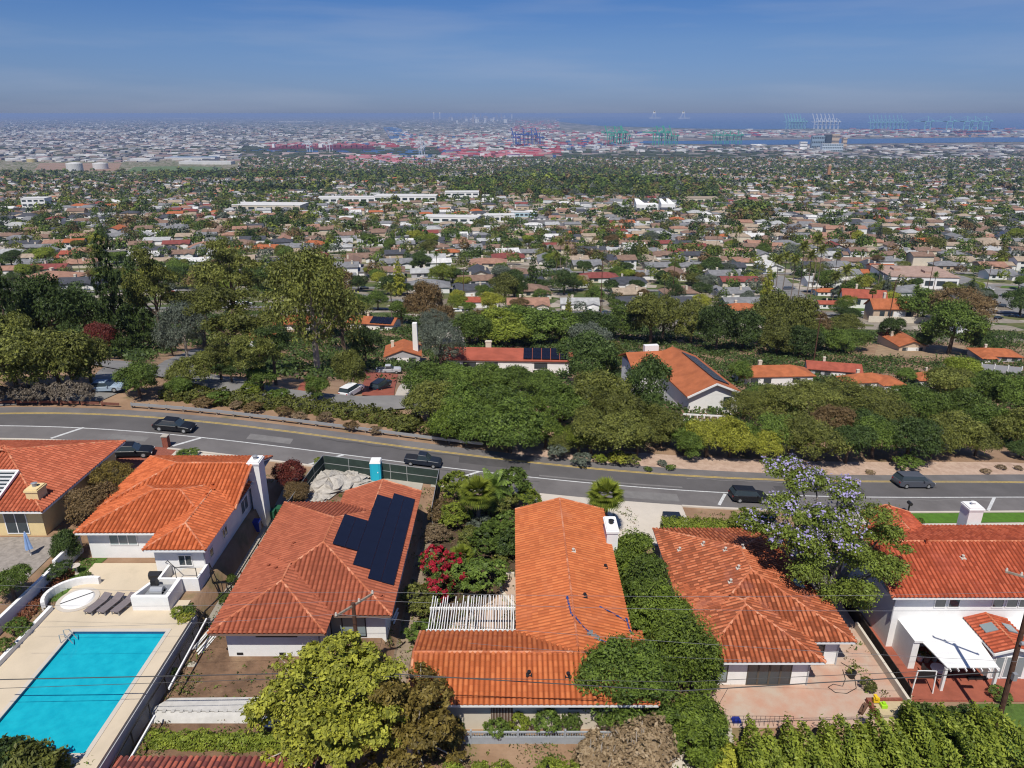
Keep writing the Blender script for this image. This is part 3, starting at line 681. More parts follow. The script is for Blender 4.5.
# ---- bright orange house
zC = -37.3+CZ; eC = zC+EV
hC, pC = tiled_house('long bright orange tile roof house with blue tarp strips', (4, 47, zC),
    [(0.3, 8.5, 38.2, 58.6, eC, .28, 'y', 'gable', 'gable'), (-6.5, 9.2, 34.9, 41.7, eC+.01, .335, 'x', 'gable', 'hip')],
    [(.95, 7.85, 38, 57.9, zC-.3, eC-.1), (-5.8, 8.3, 35.75, 40.9, zC-.3, eC-.1)], rfC, beigew, 13)
chimney(hC, 8.05, 9.0, 52.6, 54.9, zC-.2, eC+1.5, white, darkm)
mb = MB(); mb.box(-1.35, .05, 35.69, 35.75, zC+.1, zC+2.1); 
dr = mb.build('door', wood, hC); mb = MB(); [mb.box(-1.3+k*.19, -1.2+k*.19, 35.63, 35.69, zC+.15, zC+2.05) for k in range(7)]; mb.build('slat', wood2, dr)
window(hC, 3.6, 6.6, zC+1.7, zC+2.3, y=35.75, panes=3, fm=darkm)
mb = MB(); mb.box(-1.8, .6, 34.6, 35.6, zC-.1, zC+.22); mb.build('step', conc, hC)
for x, y in ((1.1, 36.8), (3.6, 36.7), (5.0, 50.2), (7.5, 49.0), (5.4, 44.5), (4.6, 36.1)): vent(hC, pC, x, y, darkm if y < 50.1 else conc2, 0.25)
blu = mat('blue_tarp', (0.03, 0.07, 0.22), 0.5, 0.3, 4); grt = mat('grey_tarp', (.25, .25, .24), 0.6, .3, 4)
def roof_strip(h, planes, pts, w, m):
    mb = MB(); P = []
    for i in range(len(pts)-1):
        for k in range(8): t = k/8; P.append((pts[i][0]*(1-t)+pts[i+1][0]*t, pts[i][1]*(1-t)+pts[i+1][1]*t))
    P.append(pts[-1]); r = random.Random(5)
    rows = []
    for i, p in enumerate(P):
        q = P[min(i+1, len(P)-1)]; o = P[max(i-1, 0)]; d = Vector((q[0]-o[0], q[1]-o[1])).normalized(); ww = w*(0.5+r.random())
        row = []
        for s_ in (-.5, .5): x, y = p[0]-d.y*ww*s_, p[1]+d.x*ww*s_; row.append((x, y, top_at(planes, x, y)+.12+.03*r.random()))
        rows.append(row)
    for i in range(len(rows)-1): mb.add([rows[i][0], rows[i][1], rows[i+1][1], rows[i+1][0]], [(0, 1, 2, 3)])
    mb.build('tarp_strip', m, h)
roof_strip(hC, pC, [(4.05, 44.2), (4.2, 42.2), (4.9, 41.0), (5.3, 40.5)], 0.13, blu)
roof_strip(hC, pC, [(5.3, 40.5), (6.1, 39.9)], 0.5, grt); roof_strip(hC, pC, [(6.1, 39.9), (7.4, 39.2)], 0.13, blu)
roof_strip(hC, pC, [(6.4, 43.6), (7.4, 43.2), (8.2, 42.6)], 0.13, blu); roof_strip(hC, pC, [(8.3, 43.0), (8.4, 41.0)], 0.13, blu)
# pergola of the orange house
pg = thing('pergola', 'white slatted pergola over the buff patio of the orange house', 'pergola', (-2.6, 43, zC))
mb = MB()
rp_ = random.Random(4)
for k in range(34):
    x = -6.15+k*0.19+(.12 if k < 15 else 0); mb.beam((x, 41.9, eC-.30), (x+rp_.uniform(-.05, .05), 46.3-(rp_.uniform(0, 1.3) if k < 16 else rp_.uniform(0, .25)), eC-.30), 0.055, 0.12)
mb.build('slat', trimw, pg)
mb = MB(); 
for y in (42.4, 44.9): mb.beam((-6.2, y, eC-.47), (0.25, y, eC-.47), .12, .2)
mb.build('beam', trimw, pg)
for x, y in ((-6.0, 44.9), (-3.0, 44.9), (0.1, 44.9), (-6.0, 42.4), (-3.0, 42.4)): mb = MB(); mb.box(x-.07, x+.07, y-.07, y+.07, zC, eC-.57); mb.build('post', trimw, pg)
# ---- weathered tile house with french doors
zD = -39.0+CZ; eD = zD+EV
hD, pD = tiled_house('weathered red tile roof house with french doors onto a pinkish patio', (19, 50, zD),
    [(13.1, 25.2, 42.6, 58.0, eD, .33, 'y', 'hip', 'hip'), (13.15, 22.1, 40.5, 50, eD+.01, .33, 'y', 'hip', 'hip')],
    [(13.8, 21.5, 41.4, 57.2, zD-.3, eD-.1), (21.49, 24.5, 43.5, 57.19, zD-.3, eD-.1)], rfD, white, 14)
bron = mat('bronze_frame', (0.09, 0.075, 0.06), .5)
for k in range(4): window(hD, 17.0+k*.8, 17.8+k*.8, zD+.05, zD+2.15, y=41.4-.004*k, panes=1, fm=bron, name='french_door')
window(hD, 14.6, 15.6, zD+.3, zD+2.1, y=41.4, panes=1, fm=bron, gm=glass2); window(hD, 22.0, 23.4, zD+.05, zD+2.1, y=43.5, panes=2, fm=bron, name='french_door')
for x, y in ((16.6, 53.5), (18.0, 51.9), (19.4, 51.9), (18.3, 49.2), (14.6, 53.6), (17.3, 47.8)): vent(hD, pD, x, y, conc2, .3)
on_plane(pD, 22.6, 48.1, .8, .8, .1, .12, glass2, 'skylight', hD)
chimney(hD, 24.2, 25.0, 53.0, 54.2, zD, eD+1.7, white)
# ---- two storey house with white patio cover
zE = -40.8+CZ; eE = zE+5.4
hE, pE = tiled_house('two storey white house with deep red tile roof and white patio cover', (40, 52, zE),
    [(29.7, 60, 46.7, 57.2, eE, .33, 'x', 'gable', 'gable'), (33.0, 37.6, 50, 59.6, eE+.01, .33, 'y', 'hip', 'gable')],
    [(30.5, 59, 47.5, 56.4, zE-.3, eE-.1), (33.7, 36.9, 56.3, 58.9, zE-.3, eE-.12)], rfE, white, 15)
for x in (33.6, 34.7, 38.2, 39.3, 40.3, 44): window(hE, x, x+.95, zE+3.9, zE+5.0, y=47.5, panes=1, gm=glass)
on_plane(pE, 42.6, 49.2, .7, 1.3, .1, .12, glass2, 'skylight', hE)
vent(hE, pE, 34.6, 51.6, rfE, .6); vent(hE, pE, 37.0, 50.3, conc2, .25); vent(hE, pE, 43.6, 51.0, conc2, .25)
chimney(hE, 41.9, 43.2, 57.6, 58.9, zE, eE+1.6, white, trimw)
mb = MB(); mb.box(31.0, 59.5, 44.9, 47.49, zE+2.6, zE+2.78); mb.build('flat_roof', trimw, hE)
mb = MB(); mb.box(31.0, 31.5, 45.0, 47.5, zE-.2, zE+2.6); mb.box(36.7, 59, 45.3, 47.48, zE-.2, zE+2.6); mb.build('lower_wall', white, hE)
# tiled lantern roof over the sunroom
P2, L2 = hip_planes(36.2, 39.6, 43.4, 47.6, zE+2.85, .30, 'y', 'gable', 'gable'); r_ = random.Random(3)
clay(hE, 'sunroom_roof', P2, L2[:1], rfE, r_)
mb = MB(); mb.box(36.5, 39.4, 43.9, 45.29, zE-.2, zE+2.8); mb.add([(36.5, 43.89, zE+2.8), (39.4, 43.89, zE+2.8), (37.95, 43.89, zE+3.28)], [(0, 1, 2)]); mb.build('sunroom_wall', white, hE)
mb = MB(); mb.beam((36.2, 43.42, zE+2.75), (37.9, 43.42, zE+3.28), .08, .2); mb.beam((37.9, 43.42, zE+3.28), (39.6, 43.42, zE+2.75), .08, .2); mb.beam((36.22, 43.4, zE+2.75), (36.22, 47.4, zE+2.75), .08, .18); mb.build('fascia', trimw, hE)
for k in range(3): window(hE, 36.75+k*.82, 37.5+k*.82, zE+.15, zE+2.2, y=43.9, panes=1, gm=glass2, name='sliding_door')
on_plane(P2, 36.7, 45.4, .9, .9, .1, .1, glass2, 'skylight', hE); on_plane(P2, 38.4, 45.4, .8, .9, .1, .1, glass2, 'skylight', hE)
pc = thing('patio_cover', 'white sloping patio cover propped on a white post', 'patio cover', (33.5, 43.8, zE))
mb = MB(); mb.add([(32.3, 42.6, zE+2.25), (36.1, 42.6, zE+2.25), (36.1, 45.0, zE+2.62), (31.6, 45.0, zE+2.62), (32.3, 42.6, zE+2.33), (36.1, 42.6, zE+2.33), (36.1, 45.0, zE+2.7), (31.6, 45.0, zE+2.7)], [(3, 2, 1, 0), (4, 5, 6, 7), (0, 1, 5, 4), (1, 2, 6, 5), (2, 3, 7, 6), (3, 0, 4, 7)]); mb.build('cover_sheet', trimw, pc)
for k in range(7): mb = MB(); mb.beam((32.5+k*.58, 42.4, zE+2.15), (32.5+k*.58, 44.9, zE+2.55), .07, .14); mb.build('rafter', trimw, pc)
for x in (32.35, 36.2): mb = MB(); mb.box(x-.1, x+.1, 42.65, 42.85, zE, zE+2.15); mb.build('post', trimw, pc)
for hh_, xx_, yy_, z0_, z1_ in ((hA, -27.6, 50.02, zA, eA-.2), (hA, -23.9, 47.62, zA-2, eA-.2), (hA, -23.88, 60.5, zA-2, eA-.2), (hB, -13.5, 40.84, zB, eB-.2), (hB, -9.12, 52, zB, eB-.2), (hD, 21.4, 41.33, zD, eD-.2), (hD, 24.4, 43.43, zD, eD-.2), (hE, 30.42, 47.45, zE+2.8, eE-.2), (hE, 30.42, 55, zE, eE-.2), (hC, -5.7, 35.68, zC, eC-.2)):
    mb = MB(); mb.tube([(xx_, yy_, z0_), (xx_, yy_, z1_)], .05, 6); mb.build('downpipe', greyw, hh_)
# ---- yellow house
zY = -33.3+CZ; eY = zY+EV
hY, pY = tiled_house('yellow stucco house with salmon tile roof and yellow chimney', (-44, 58, zY),
    [(-53, -38.4, 51.4, 65.0, eY, .34, 'y', 'hip', 'hip')], [(-52, -39.2, 52.3, 64.1, zY-.3, eY-.1)], rfY, cream, 16)
window(hY, -42.4, -40.5, zY+.2, zY+2.2, y=52.3, panes=2); chimney(hY, -40.3, -39.3, 52.6, 53.8, zY, eY+1.4, cream)
mb = MB()
for k in range(8): y = 52.5+k*.4; mb.beam((-45.2, y, top_at(pY, -45.2, y)+.34), (-42.6, y, top_at(pY, -42.6, y)+.34), .08, .14)
mb.build('skylight_slat', trimw, hY)
mb = MB()
for x in (-45.3, -42.5): mb.beam((x, 52.3, top_at(pY, x, 52.3)+.32), (x, 55.4, top_at(pY, x, 55.4)+.32), .18, .18)
for y in (52.3, 55.4): mb.beam((-45.3, y, top_at(pY, -45.3, y)+.31), (-42.5, y, top_at(pY, -42.5, y)+.31), .18, .18)
mb.build('skylight_frame', trimw, hY); on_plane(pY, -45.2, 52.4, 2.6, 2.9, .15, .05, glass, 'skylight', hY)
vent(hY, pY, -41.3, 59.4, conc2, .25)
# roof corner of the house below the pool hedge
zN = -37.5+CZ
hN, pN = tiled_house('dark mottled tile roof just below the dirt yard hedge', (-18, 26, zN),
    [(-26, -11.3, 20, 31.5, zN+2.5, .12, 'x', 'hip', 'hip')], [(-25, -12.3, 21, 30.7, zN-.3, zN+2.3)],
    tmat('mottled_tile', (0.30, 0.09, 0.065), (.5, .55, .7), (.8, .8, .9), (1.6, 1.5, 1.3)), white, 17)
# ------------------------------------------------------------------ vehicles
def rrect(x, hw, z0, z1, c=0.12):
    return [(x, -hw, z0+c), (x, -hw+c*.6, z0), (x, hw-c*.6, z0), (x, hw, z0+c), (x, hw, z1-c), (x, hw-c, z1), (x, -hw+c, z1), (x, -hw, z1-c)]
def car(label, kind, paint, loc, rz, cat='car', group=None, name='parked_car', sc=None):
    """+X is the front; origin on the ground"""
    t = thing(name, label, cat, loc, group, rz); t.scale = ((sc or {'sedan': .92, 'suv': .88, 'pickup': .86, 'minivan': .94}[kind]),)*3
    Lh = {'sedan': 2.4, 'suv': 2.4, 'pickup': 2.75, 'minivan': 2.55}[kind]; hw = 0.93; rf = {'sedan': 1.42, 'suv': 1.68, 'pickup': 1.85, 'minivan': 1.72}[kind]
    belt = rf*0.60
    prof = [(-1.0, .55, .62), (-.97, .32, .92), (-.80, .24, 1.0), (-.3, .22, 1.0), (.35, .22, 1.0), (.62, .22, .97), (.86, .24, .88), (.97, .32, .72), (1.0, .45, .55)]
    if kind in ('suv', 'minivan'): prof[0] = (-1.0, .5, .8); prof[1] = (-.98, .32, 1.0)
    if kind == 'pickup': prof = [(-1.0, .5, .85), (-.985, .4, .96), (-.8, .38, .98), (-.3, .36, .98), (.35, .36, 1.02), (.62, .36, 1.0), (.88, .38, .96), (.98, .42, .8), (1.0, .5, .65)]
    mb = MB(); mb.loft([rrect(Lh*a, hw*(0.9 if abs(a) > .95 else 1), b, belt*c, .05) for a, b, c in prof]); body = mb.build('body', paint, t, local=True, smooth=False)
    gh = {'sedan': [(-.74, .97), (-.45, 1), (-.05, 1), (.12, 1), (.42, .97)], 'suv': [(-.97, .97), (-.85, 1), (-.1, 1), (.18, 1), (.45, .97)], 'minivan': [(-.97, .97), (-.85, 1), (.05, 1), (.28, 1), (.6, .97)], 'pickup': [(-.28, 1), (-.22, 1), (.0, 1), (.15, 1), (.42, .97)]}[kind]
    top = {'sedan': [.0, 1, 1.0, .97, .0], 'suv': [.1, 1, 1, .98, .0], 'minivan': [.1, .98, 1, .98, .0], 'pickup': [.0, .97, 1, .98, .0]}[kind]
    mb = MB(); rings = []
    for (a, w), q in zip(gh, top):
        z1 = belt*0.97+(rf-belt-.04)*q+.01; ww = hw*w*(0.97-0.23*q); rings.append([(Lh*a, -hw*.95, belt*.93), (Lh*a, hw*.95, belt*.93), (Lh*a, ww, z1), (Lh*a, -ww, z1)])
    mb.loft(rings); mb.build('side_glass', glass, t, local=True)
    a0, a1 = Lh*gh[1][0], Lh*gh[3][0]; mb = MB(); mb.loft([[(a0-.12, -hw*.76, rf-.06), (a0-.12, hw*.76, rf-.06), (a0-.12, hw*.70, rf-.005), (a0-.12, -hw*.70, rf-.005)], [(a1+.05, -hw*.78, rf-.09), (a1+.05, hw*.78, rf-.09), (a1+.05, hw*.70, rf-.03), (a1+.05, -hw*.70, rf-.03)]]); mb.build('roof', paint, t, local=True)
    if kind == 'pickup': mb = MB(); mb.box(-Lh*.94, -Lh*.31, -hw*.82, hw*.82, belt*.8, belt*.985); mb.build('cargo_bed', darkm, t, local=True)
    for sx in (-.62, .62):
        for sy in (-1, 1):
            mb = MB(); mb.tube([(Lh*sx, sy*(hw-.2), .34), (Lh*sx, sy*(hw+.015), .34)], .34, 16); w = mb.build('wheel', mat('tyre', (.02, .02, .02), .8), t, local=True)
            mb = MB(); mb.tube([(Lh*sx, sy*(hw-.1), .34), (Lh*sx, sy*(hw+.03), .34)], .2, 10); mb.build('rim', galv, w, local=True)
    for sy in (-1, 1):
        mb = MB(); mb.box(Lh*.93, Lh*.985, sy*hw*.75-.14, sy*hw*.75+.14, belt*.6, belt*.72); mb.build('headlight', mat('lamp_glass', (.7, .7, .7), .2), t, local=True)
        mb = MB(); mb.box(-Lh*1.003, -Lh*.96, sy*hw*.75-.12, sy*hw*.75+.12, belt*.7, belt*.85); mb.build('tail_light', mat('red_lamp', (.35, .01, .01), .3), t, local=True)
        mb = MB(); mb.box(Lh*.25, Lh*.31, sy*(hw+.09)-.09, sy*(hw+.09)+.09, belt, belt+.14); mb.build('mirror', paint, t, local=True)
    return t
def paint(n, c): return mat(n, c, .45, spec=.4)
pblk = paint('black_paint', (.010, .011, .014)); pgry = paint('grey_paint', (.075, .082, .10)); psil = paint('silver_paint', (.42, .43, .45)); pwht = paint('white_paint', (.72, .72, .72)); pnav = paint('dark_blue_paint', (.016, .022, .035)); pred = paint('dark_red_paint', (.25, .02, .02)); pblu = paint('pale_blue_paint', (.30, .38, .46))
def put(px, py): x, y = gp(px, py); return (x, y, g(x, y)+.07)
def road_dir(x): return math.atan2(whi_e(x+1)-whi_e(x-1), 2)
def tilted(o, px, py, drc): 
    # sit on the slope along its heading
    x, y = o.location.x, o.location.y; dx, dy = math.cos(drc), math.sin(drc); s_ = (g(x+dx, y+dy)-g(x-dx, y-dy))/2
    o.rotation_euler = (0, -math.atan(s_), drc)
for px, py, kd, pt, lb, dr_, ct in [
    (175, 430, 'sedan', pblk, 'black sedan driving on the road above the pool house', None, 'car'),
    (131, 455.5, 'sedan', pblk, 'black sedan parked on the brick driveway beside the yellow house', .25, 'car'),
    (423, 465, 'pickup', pnav, 'dark blue pickup parked beyond the green screened fence', None, 'truck'),
    (748, 500.5, 'suv', pblk, 'black suv parked at the kerb beside the flowering jacaranda', None, 'car'),
    (912, 486, 'minivan', pgry, 'grey minivan driving on the road beyond the two storey house', None, 'car')]:
    loc = put(px, py); a = road_dir(loc[0]) if dr_ is None else dr_; c = car(lb, kd, pt, loc, a, ct, sc=.74 if kd == 'pickup' else None); tilted(c, px, py, a)
c = car('dark blue car parked on the pale driveway behind the weathered roof', 'sedan', pnav, put(673, 528), 1.5)
for px, py, kd, pt, lb, a, ct in [
    (389, 373, 'pickup', psil, 'silver pickup on the brick forecourt beside the tall white chimney', .1, 'truck'),
    (381, 389, 'suv', pnav, 'dark car parked on the brick forecourt below the silver pickup', 1.25, 'car'),
    (352, 394, 'suv', pwht, 'white suv on the side street by the grey olive tree', 1.2, 'car'),
    (106, 391, 'sedan', pblu, 'pale blue car parked in shade beside the bright green bushy tree', .1, 'car'),
    (533, 310, 'sedan', pblk, 'black car on the drive of the salmon roofed house', 1.5, 'car'), (555, 316, 'suv', pred, 'dark red car on the street below the salmon roofed house', 0, 'car'),
    (590, 311, 'suv', pwht, 'white car on the drive of the grey gabled house', 1.5, 'car'), (613, 316, 'sedan', psil, 'silver car at the kerb by the street utility pole', 0, 'car'),
    (660, 317, 'suv', pred, 'red car at the kerb under the olive tree', 0, 'car'), (632, 307, 'suv', pblk, 'black car on the drive beside the red carport', 1.5, 'car'),
    (989, 290, 'pickup', pwht, 'white pickup on the wide sunlit street beyond the flat roofed building', 2.5, 'truck'), (1004, 297, 'sedan', pblk, 'black sedan on the wide sunlit street opposite the white pickup', -.4, 'car'),
    (1001, 307, 'suv', pnav, 'dark blue car on the wide street near the grey shed', 2.5, 'car'), (998, 319, 'sedan', pblk, 'black sedan parked beside the grey roofed shed', .3, 'car'), (1014, 317, 'sedan', pgry, 'grey sedan on the wide street at the photo edge', 2.4, 'car')]:
    car(lb, kd, pt, put(px, py), a, ct)
# ------------------------------------------------------------------ fences, walls and rails
def fence_line(name, label, cat, pts, h, post_m, sheet=None, sheet_m=None, rail=None, gap=2.4, pw=.06, top=0.0, solid=False, sh0=0.05):
    P = []
    for a, b in zip(pts[:-1], pts[1:]):
        n = max(1, round(math.dist(a, b)/gap)); P += [(a[0]+(b[0]-a[0])*k/n, a[1]+(b[1]-a[1])*k/n) for k in range(n)]
    P.append(pts[-1]); t = thing(name, label, cat, (P[0][0], P[0][1], g(*P[0])))
    for p in P:
        z = g(*p); mb = MB(); mb.box(p[0]-pw/2, p[0]+pw/2, p[1]-pw/2, p[1]+pw/2, z-.3, z+h+top); mb.build('post', post_m, t)
    for i, (a, b) in enumerate(zip(P[:-1], P[1:])):
        za, zb = g(*a), g(*b)
        if sheet: mb = MB(); mb.beam((*a, za+sh0+(h-sh0)/2), (*b, zb+sh0+(h-sh0)/2), sheet, h-sh0); mb.build('panel', sheet_m, t)
        for rz_ in rail or (): mb = MB(); mb.beam((*a, za+rz_), (*b, zb+rz_), pw*.8, pw*1.4); mb.build('rail', post_m, t)
    return t
def chain_mat():
    if 'chain_link' in M: return M['chain_link']
    m = bpy.data.materials.new('chain_link'); m.use_nodes = True; n = m.node_tree.nodes; l = m.node_tree.links; p = n['Principled BSDF']
    p.inputs['Base Color'].default_value = (.06, .06, .055, 1); p.inputs['Alpha'].default_value = 0.10; M['chain_link'] = m; return m
# the guardrail
gr = thing('guardrail', 'long pale guardrail along the far edge of the road', 'guardrail', (*gp(134, 407), g(*gp(134, 407))))
xa, xb = gp(134, 406.5)[0], gp(492, 447)[0]; xsq = np.arange(xa, xb, 2.0)
for x0, x1 in zip(xsq[:-1], xsq[1:]):
    y0, y1 = far_e(x0)+.7, far_e(x1)+.7
    mb = MB(); mb.box(x0-.08, x0+.08, y0, y0+.2, g(x0, y0)-.3, g(x0, y0)+.72); mb.build('post', wood2, gr)
    mb = MB(); mb.beam((x0, y0-.05, g(x0, y0)+.55), (x1, y1-.05, g(x1, y1)+.55), .09, .34); mb.build('rail', galv, gr)
xs2 = np.arange(-62, xa, 2.2); gr = thing('wooden_rail', 'low reddish timber rail at the road edge in front of grey bushes', 'guardrail', (xs2[0], far_e(xs2[0])+.8, g(xs2[0], far_e(xs2[0])+.8)))
rwood = mat('red_timber', (.22, .09, .06), .9, .3, 3)
for x0, x1 in zip(xs2[:-1], xs2[1:]):
    y0, y1 = far_e(x0)+.8, far_e(x1)+.8
    mb = MB(); mb.box(x0-.1, x0+.1, y0, y0+.2, g(x0, y0)-.3, g(x0, y0)+.6); mb.build('post', rwood, gr)
    mb = MB(); mb.beam((x0, y0-.05, g(x0, y0)+.42), (x1-.25, y1-.05, g(x1, y1)+.42), .1, .3); mb.build('rail', rwood, gr)
# green screen fence round the building yard
c0, c1, c2, c3 = (-21.3, 57.5), (-19.8, nea_e(-19.8)-.7), (-14.5, nea_e(-14.5)-.7), (-7.6, nea_e(-7.6)-.7)
fence_line('screen_fence', 'dark green screened construction fence around the building yard', 'fence', [c0, (-20.6, 63), c1, c2, (-11, nea_e(-11)-.7), c3, (-7.7, 60.5)], 1.85, galv, .03, screen, rail=(1.85, .95), gap=2.3, pw=.05)
# chain link on the lot line above the dirt yard
chm = chain_mat()
fence_line('chain_link_fence', 'black chain link fence between the pool terrace and the dirt yard', 'fence', [(-22.75, 24), (-22.75, 44), (-21.9, 47), (-21.7, 57)], 1.5, darkm, .02, chm, rail=(1.48,), gap=2.2, pw=.07)
mb = MB(); mb.beam((-22.1, 36.5, zB+1.3), (-22.2, 43.0, zB+1.6), .10, .14); mb.beam((-22.1, 27, zB+.9), (-22.1, 34.5, zB+1.1), .10, .14)
single('handrail', 'white painted rail on the slope beneath the chain link fence', 'rail', mb, trimw)
# retaining walls
def wallobj(label, pts, th, h, m, z0=None, name='garden_wall', off=0):
    mb = MB()
    for a, b in zip(pts[:-1], pts[1:]):
        n = max(1, int(math.dist(a, b)/2))
        for k in range(n):
            p = (a[0]+(b[0]-a[0])*k/n, a[1]+(b[1]-a[1])*k/n); q = (a[0]+(b[0]-a[0])*(k+1)/n, a[1]+(b[1]-a[1])*(k+1)/n)
            z = (z0 if z0 is not None else max(g(*p), g(*q))); mb.beam((*p, z+h/2-.25+off), (*q, z+h/2-.25+off), th, h+.5)
    return single(name, label, 'wall', mb, m)
wallobj('stepped white wall between the yellow house and the round spa', [(-35.6, 51), (-35.6, 47.5)], .25, 1.5, white, zd); wallobj('long white wall beside the spa planting', [(-35.62, 47.4), (-35.9, 36)], .26, 1.1, white, zd)
wallobj('pale retaining wall under the pool terrace edge', [(-23.05, 22), (-23.05, 43.1)], .25, 1.9, greyw, zB)
wallobj('long retaining wall along the walkway below the white house', [(-22.1, 46), (-21.9, 57)], .2, .35, conc, zB)
# low curved wall round the spa and its wing
cx, cy = -32.3, 44.6
pts = [(cx+2.3*math.cos(a), cy+2.0*math.sin(a)) for a in np.linspace(R(75), R(215), 14)]
mb = MB()
for a, b in zip(pts[:-1], pts[1:]): mb.beam((*a, zd+.3), (*b, zd+.3), .26, .75)
single('curved_wall', 'low white curved wall around the round spa', 'wall', mb, white)
mb = MB(); mb.beam((-33.6, 43.4, zd+.2), (-33.7, 34, zd+.2), .26, .5); single('low_wall', 'low white wall along the pool terrace edge', 'wall', mb, white)
sp = thing('spa', 'round spa under a white cover beside the pool', 'spa', (cx, cy, zd+T))
mb = MB(); mb.disc((cx, cy-.1, zd+T), 1.45, .06, 36); mb.build('spa_rim', conc2, sp)
mb = MB(); mb.disc((cx, cy-.1, zd+T+.06), 1.15, .10, 36, r2=1.05); mb.build('spa_cover', trimw, sp)
mb = MB(); mb.beam((cx-.9, cy-.8, zd+T+.19), (cx+.8, cy+.6, zd+T+.19), .05, .03); mb.build('cover_seam', darkm, sp)
# three sun loungers
lg = thing('sun_lounger', 'grey sun lounger closest to the spa in the row of three', 'sun lounger', (0, 0, 0), 'grey sun loungers on the terrace')
gf = mat('grey_sling', (.20, .17, .17), .8, .15, 6)
mb = MB(); mb.add([(-.33, -1, .32), (.33, -1, .32), (.33, .45, .32), (-.33, .45, .32), (-.33, -1, .38), (.33, -1, .38), (.33, .45, .38), (-.33, .45, .38)], [(3, 2, 1, 0), (4, 5, 6, 7), (0, 1, 5, 4), (1, 2, 6, 5), (2, 3, 7, 6), (3, 0, 4, 7)]); mb.build('seat', gf, lg)
mb = MB(); mb.beam((0, .45, .35), (0, 1.05, .55), .66, .06); mb.build('backrest', gf, lg)
for sx in (-.3, .3):
    for sy in (-.9, .8): mb = MB(); mb.box(sx-.03, sx+.03, sy-.03, sy+.03, 0, .33); mb.build('leg', greym, lg)
lg.location = (*at_z(335*.293, 604, zd+T), zd+T); lg.rotation_euler = (0, 0, -.28)
LG = [at_z(98, 604, zd+T+.3), at_z(111, 604, zd+T+.3), at_z(124.5, 604, zd+T+.3)]
lg.location = (*LG[0], zd+T)
copy_thing(lg, (*LG[1], zd+T), label='grey sun lounger in the middle of the row of three'); copy_thing(lg, (*LG[2], zd+T), label='grey sun lounger closest to the outdoor kitchen counter')
# outdoor kitchen, stair box and railings by the white house
kt = thing('outdoor_kitchen', 'white masonry grill counter at the corner of the pool terrace', 'outdoor kitchen', (-26, 44, zd))
mb = MB(); mb.box(-27.6, -24.9, 43.3, 43.6, zd, zd+1.25); mb.box(-25.2, -24.9, 43.6, 45.6, zd, zd+1.25); mb.beam((-27.55, 43.5, zd+.6), (-26.8, 45.6, zd+.6), .25, 1.25); mb.build('counter_wall', white, kt)
mb = MB(); mb.box(-27.0, -25.21, 43.61, 45.3, zd, zd+.9); mb.build('countertop', greym, kt)
mb = MB(); mb.box(-26.6, -25.7, 44.0, 44.7, zd+.9, zd+1.1); mb.tube([(-26.6, 44.35, zd+1.1), (-25.7, 44.35, zd+1.1)], .3, 10); mb.build('grill', galv, kt)
mb = MB(); mb.box(-26.9, -26.5, 44.9, 45.3, zd+.9, zd+1.5); mb.build('side_burner', darkm, kt)
sb = thing('stair_enclosure', 'white walled steps beneath the railed front wing of the white house', 'steps', (-25.5, 46.5, zd))
mb = MB(); mb.box(-26.6, -23.7, 45.7, 45.9, zd-1.5, zd+1.1); mb.box(-23.9, -23.7, 45.9, 47.6, zd-2.2, zd+1.1); mb.box(-26.8, -26.6, 45.7, 47.6, zd-.5, zd+1.1); mb.build('wall', white, sb)
mb = MB(); mb.box(-25.4, -23.9, 45.9, 47.6, zd-.5, zd+.75); mb.build('landing', conc2, sb)
for k in range(4): mb = MB(); mb.box(-26.6+k*.3, -26.3+k*.3, 45.95, 47.5, zd, zd+.18*(k+1)); mb.build('step', conc2, sb)
mb = MB(); mb.tube([(-27.2, 47.9, zd+1.0), (-26.4, 46.9, zd+1.9), (-25.4, 45.9, zd+2.0), (-23.8, 45.8, zd+2.0)], .03, 6); mb.tube([(-25.4, 45.85, zd+1.0), (-25.4, 45.85, zd+2.0)], .03, 6); mb.tube([(-23.8, 45.8, zd+1.0), (-23.8, 45.8, zd+2.0)], .03, 6); mb.build('railing', darkm, sb)
bb = thing('barbecue', 'black covered barbecue on the terrace behind the grill counter', 'barbecue', (-27.3, 46.6, zd+T))
mb = MB(); mb.box(-27.8, -26.9, 46.3, 46.8, zd+.6, zd+.85); mb.build('body', darkm, bb); mb = MB(); mb.tube([(-27.8, 46.55, zd+.9), (-26.9, 46.55, zd+.9)], .26, 10); mb.build('lid', darkm, bb)
for x in (-27.7, -27.0): mb = MB(); mb.box(x-.03, x+.03, 46.35, 46.75, zd+T, zd+.6); mb.build('leg', darkm, bb)
# iron posts of the narrow side gate
fence_line('iron_gate', 'black iron fence and gate beside the walkway of the white house', 'gate', [(-23.4, 47.2), (-22.0, 47.2)], 1.7, darkm, None, None, rail=(1.65, .3), gap=.35, pw=.05)
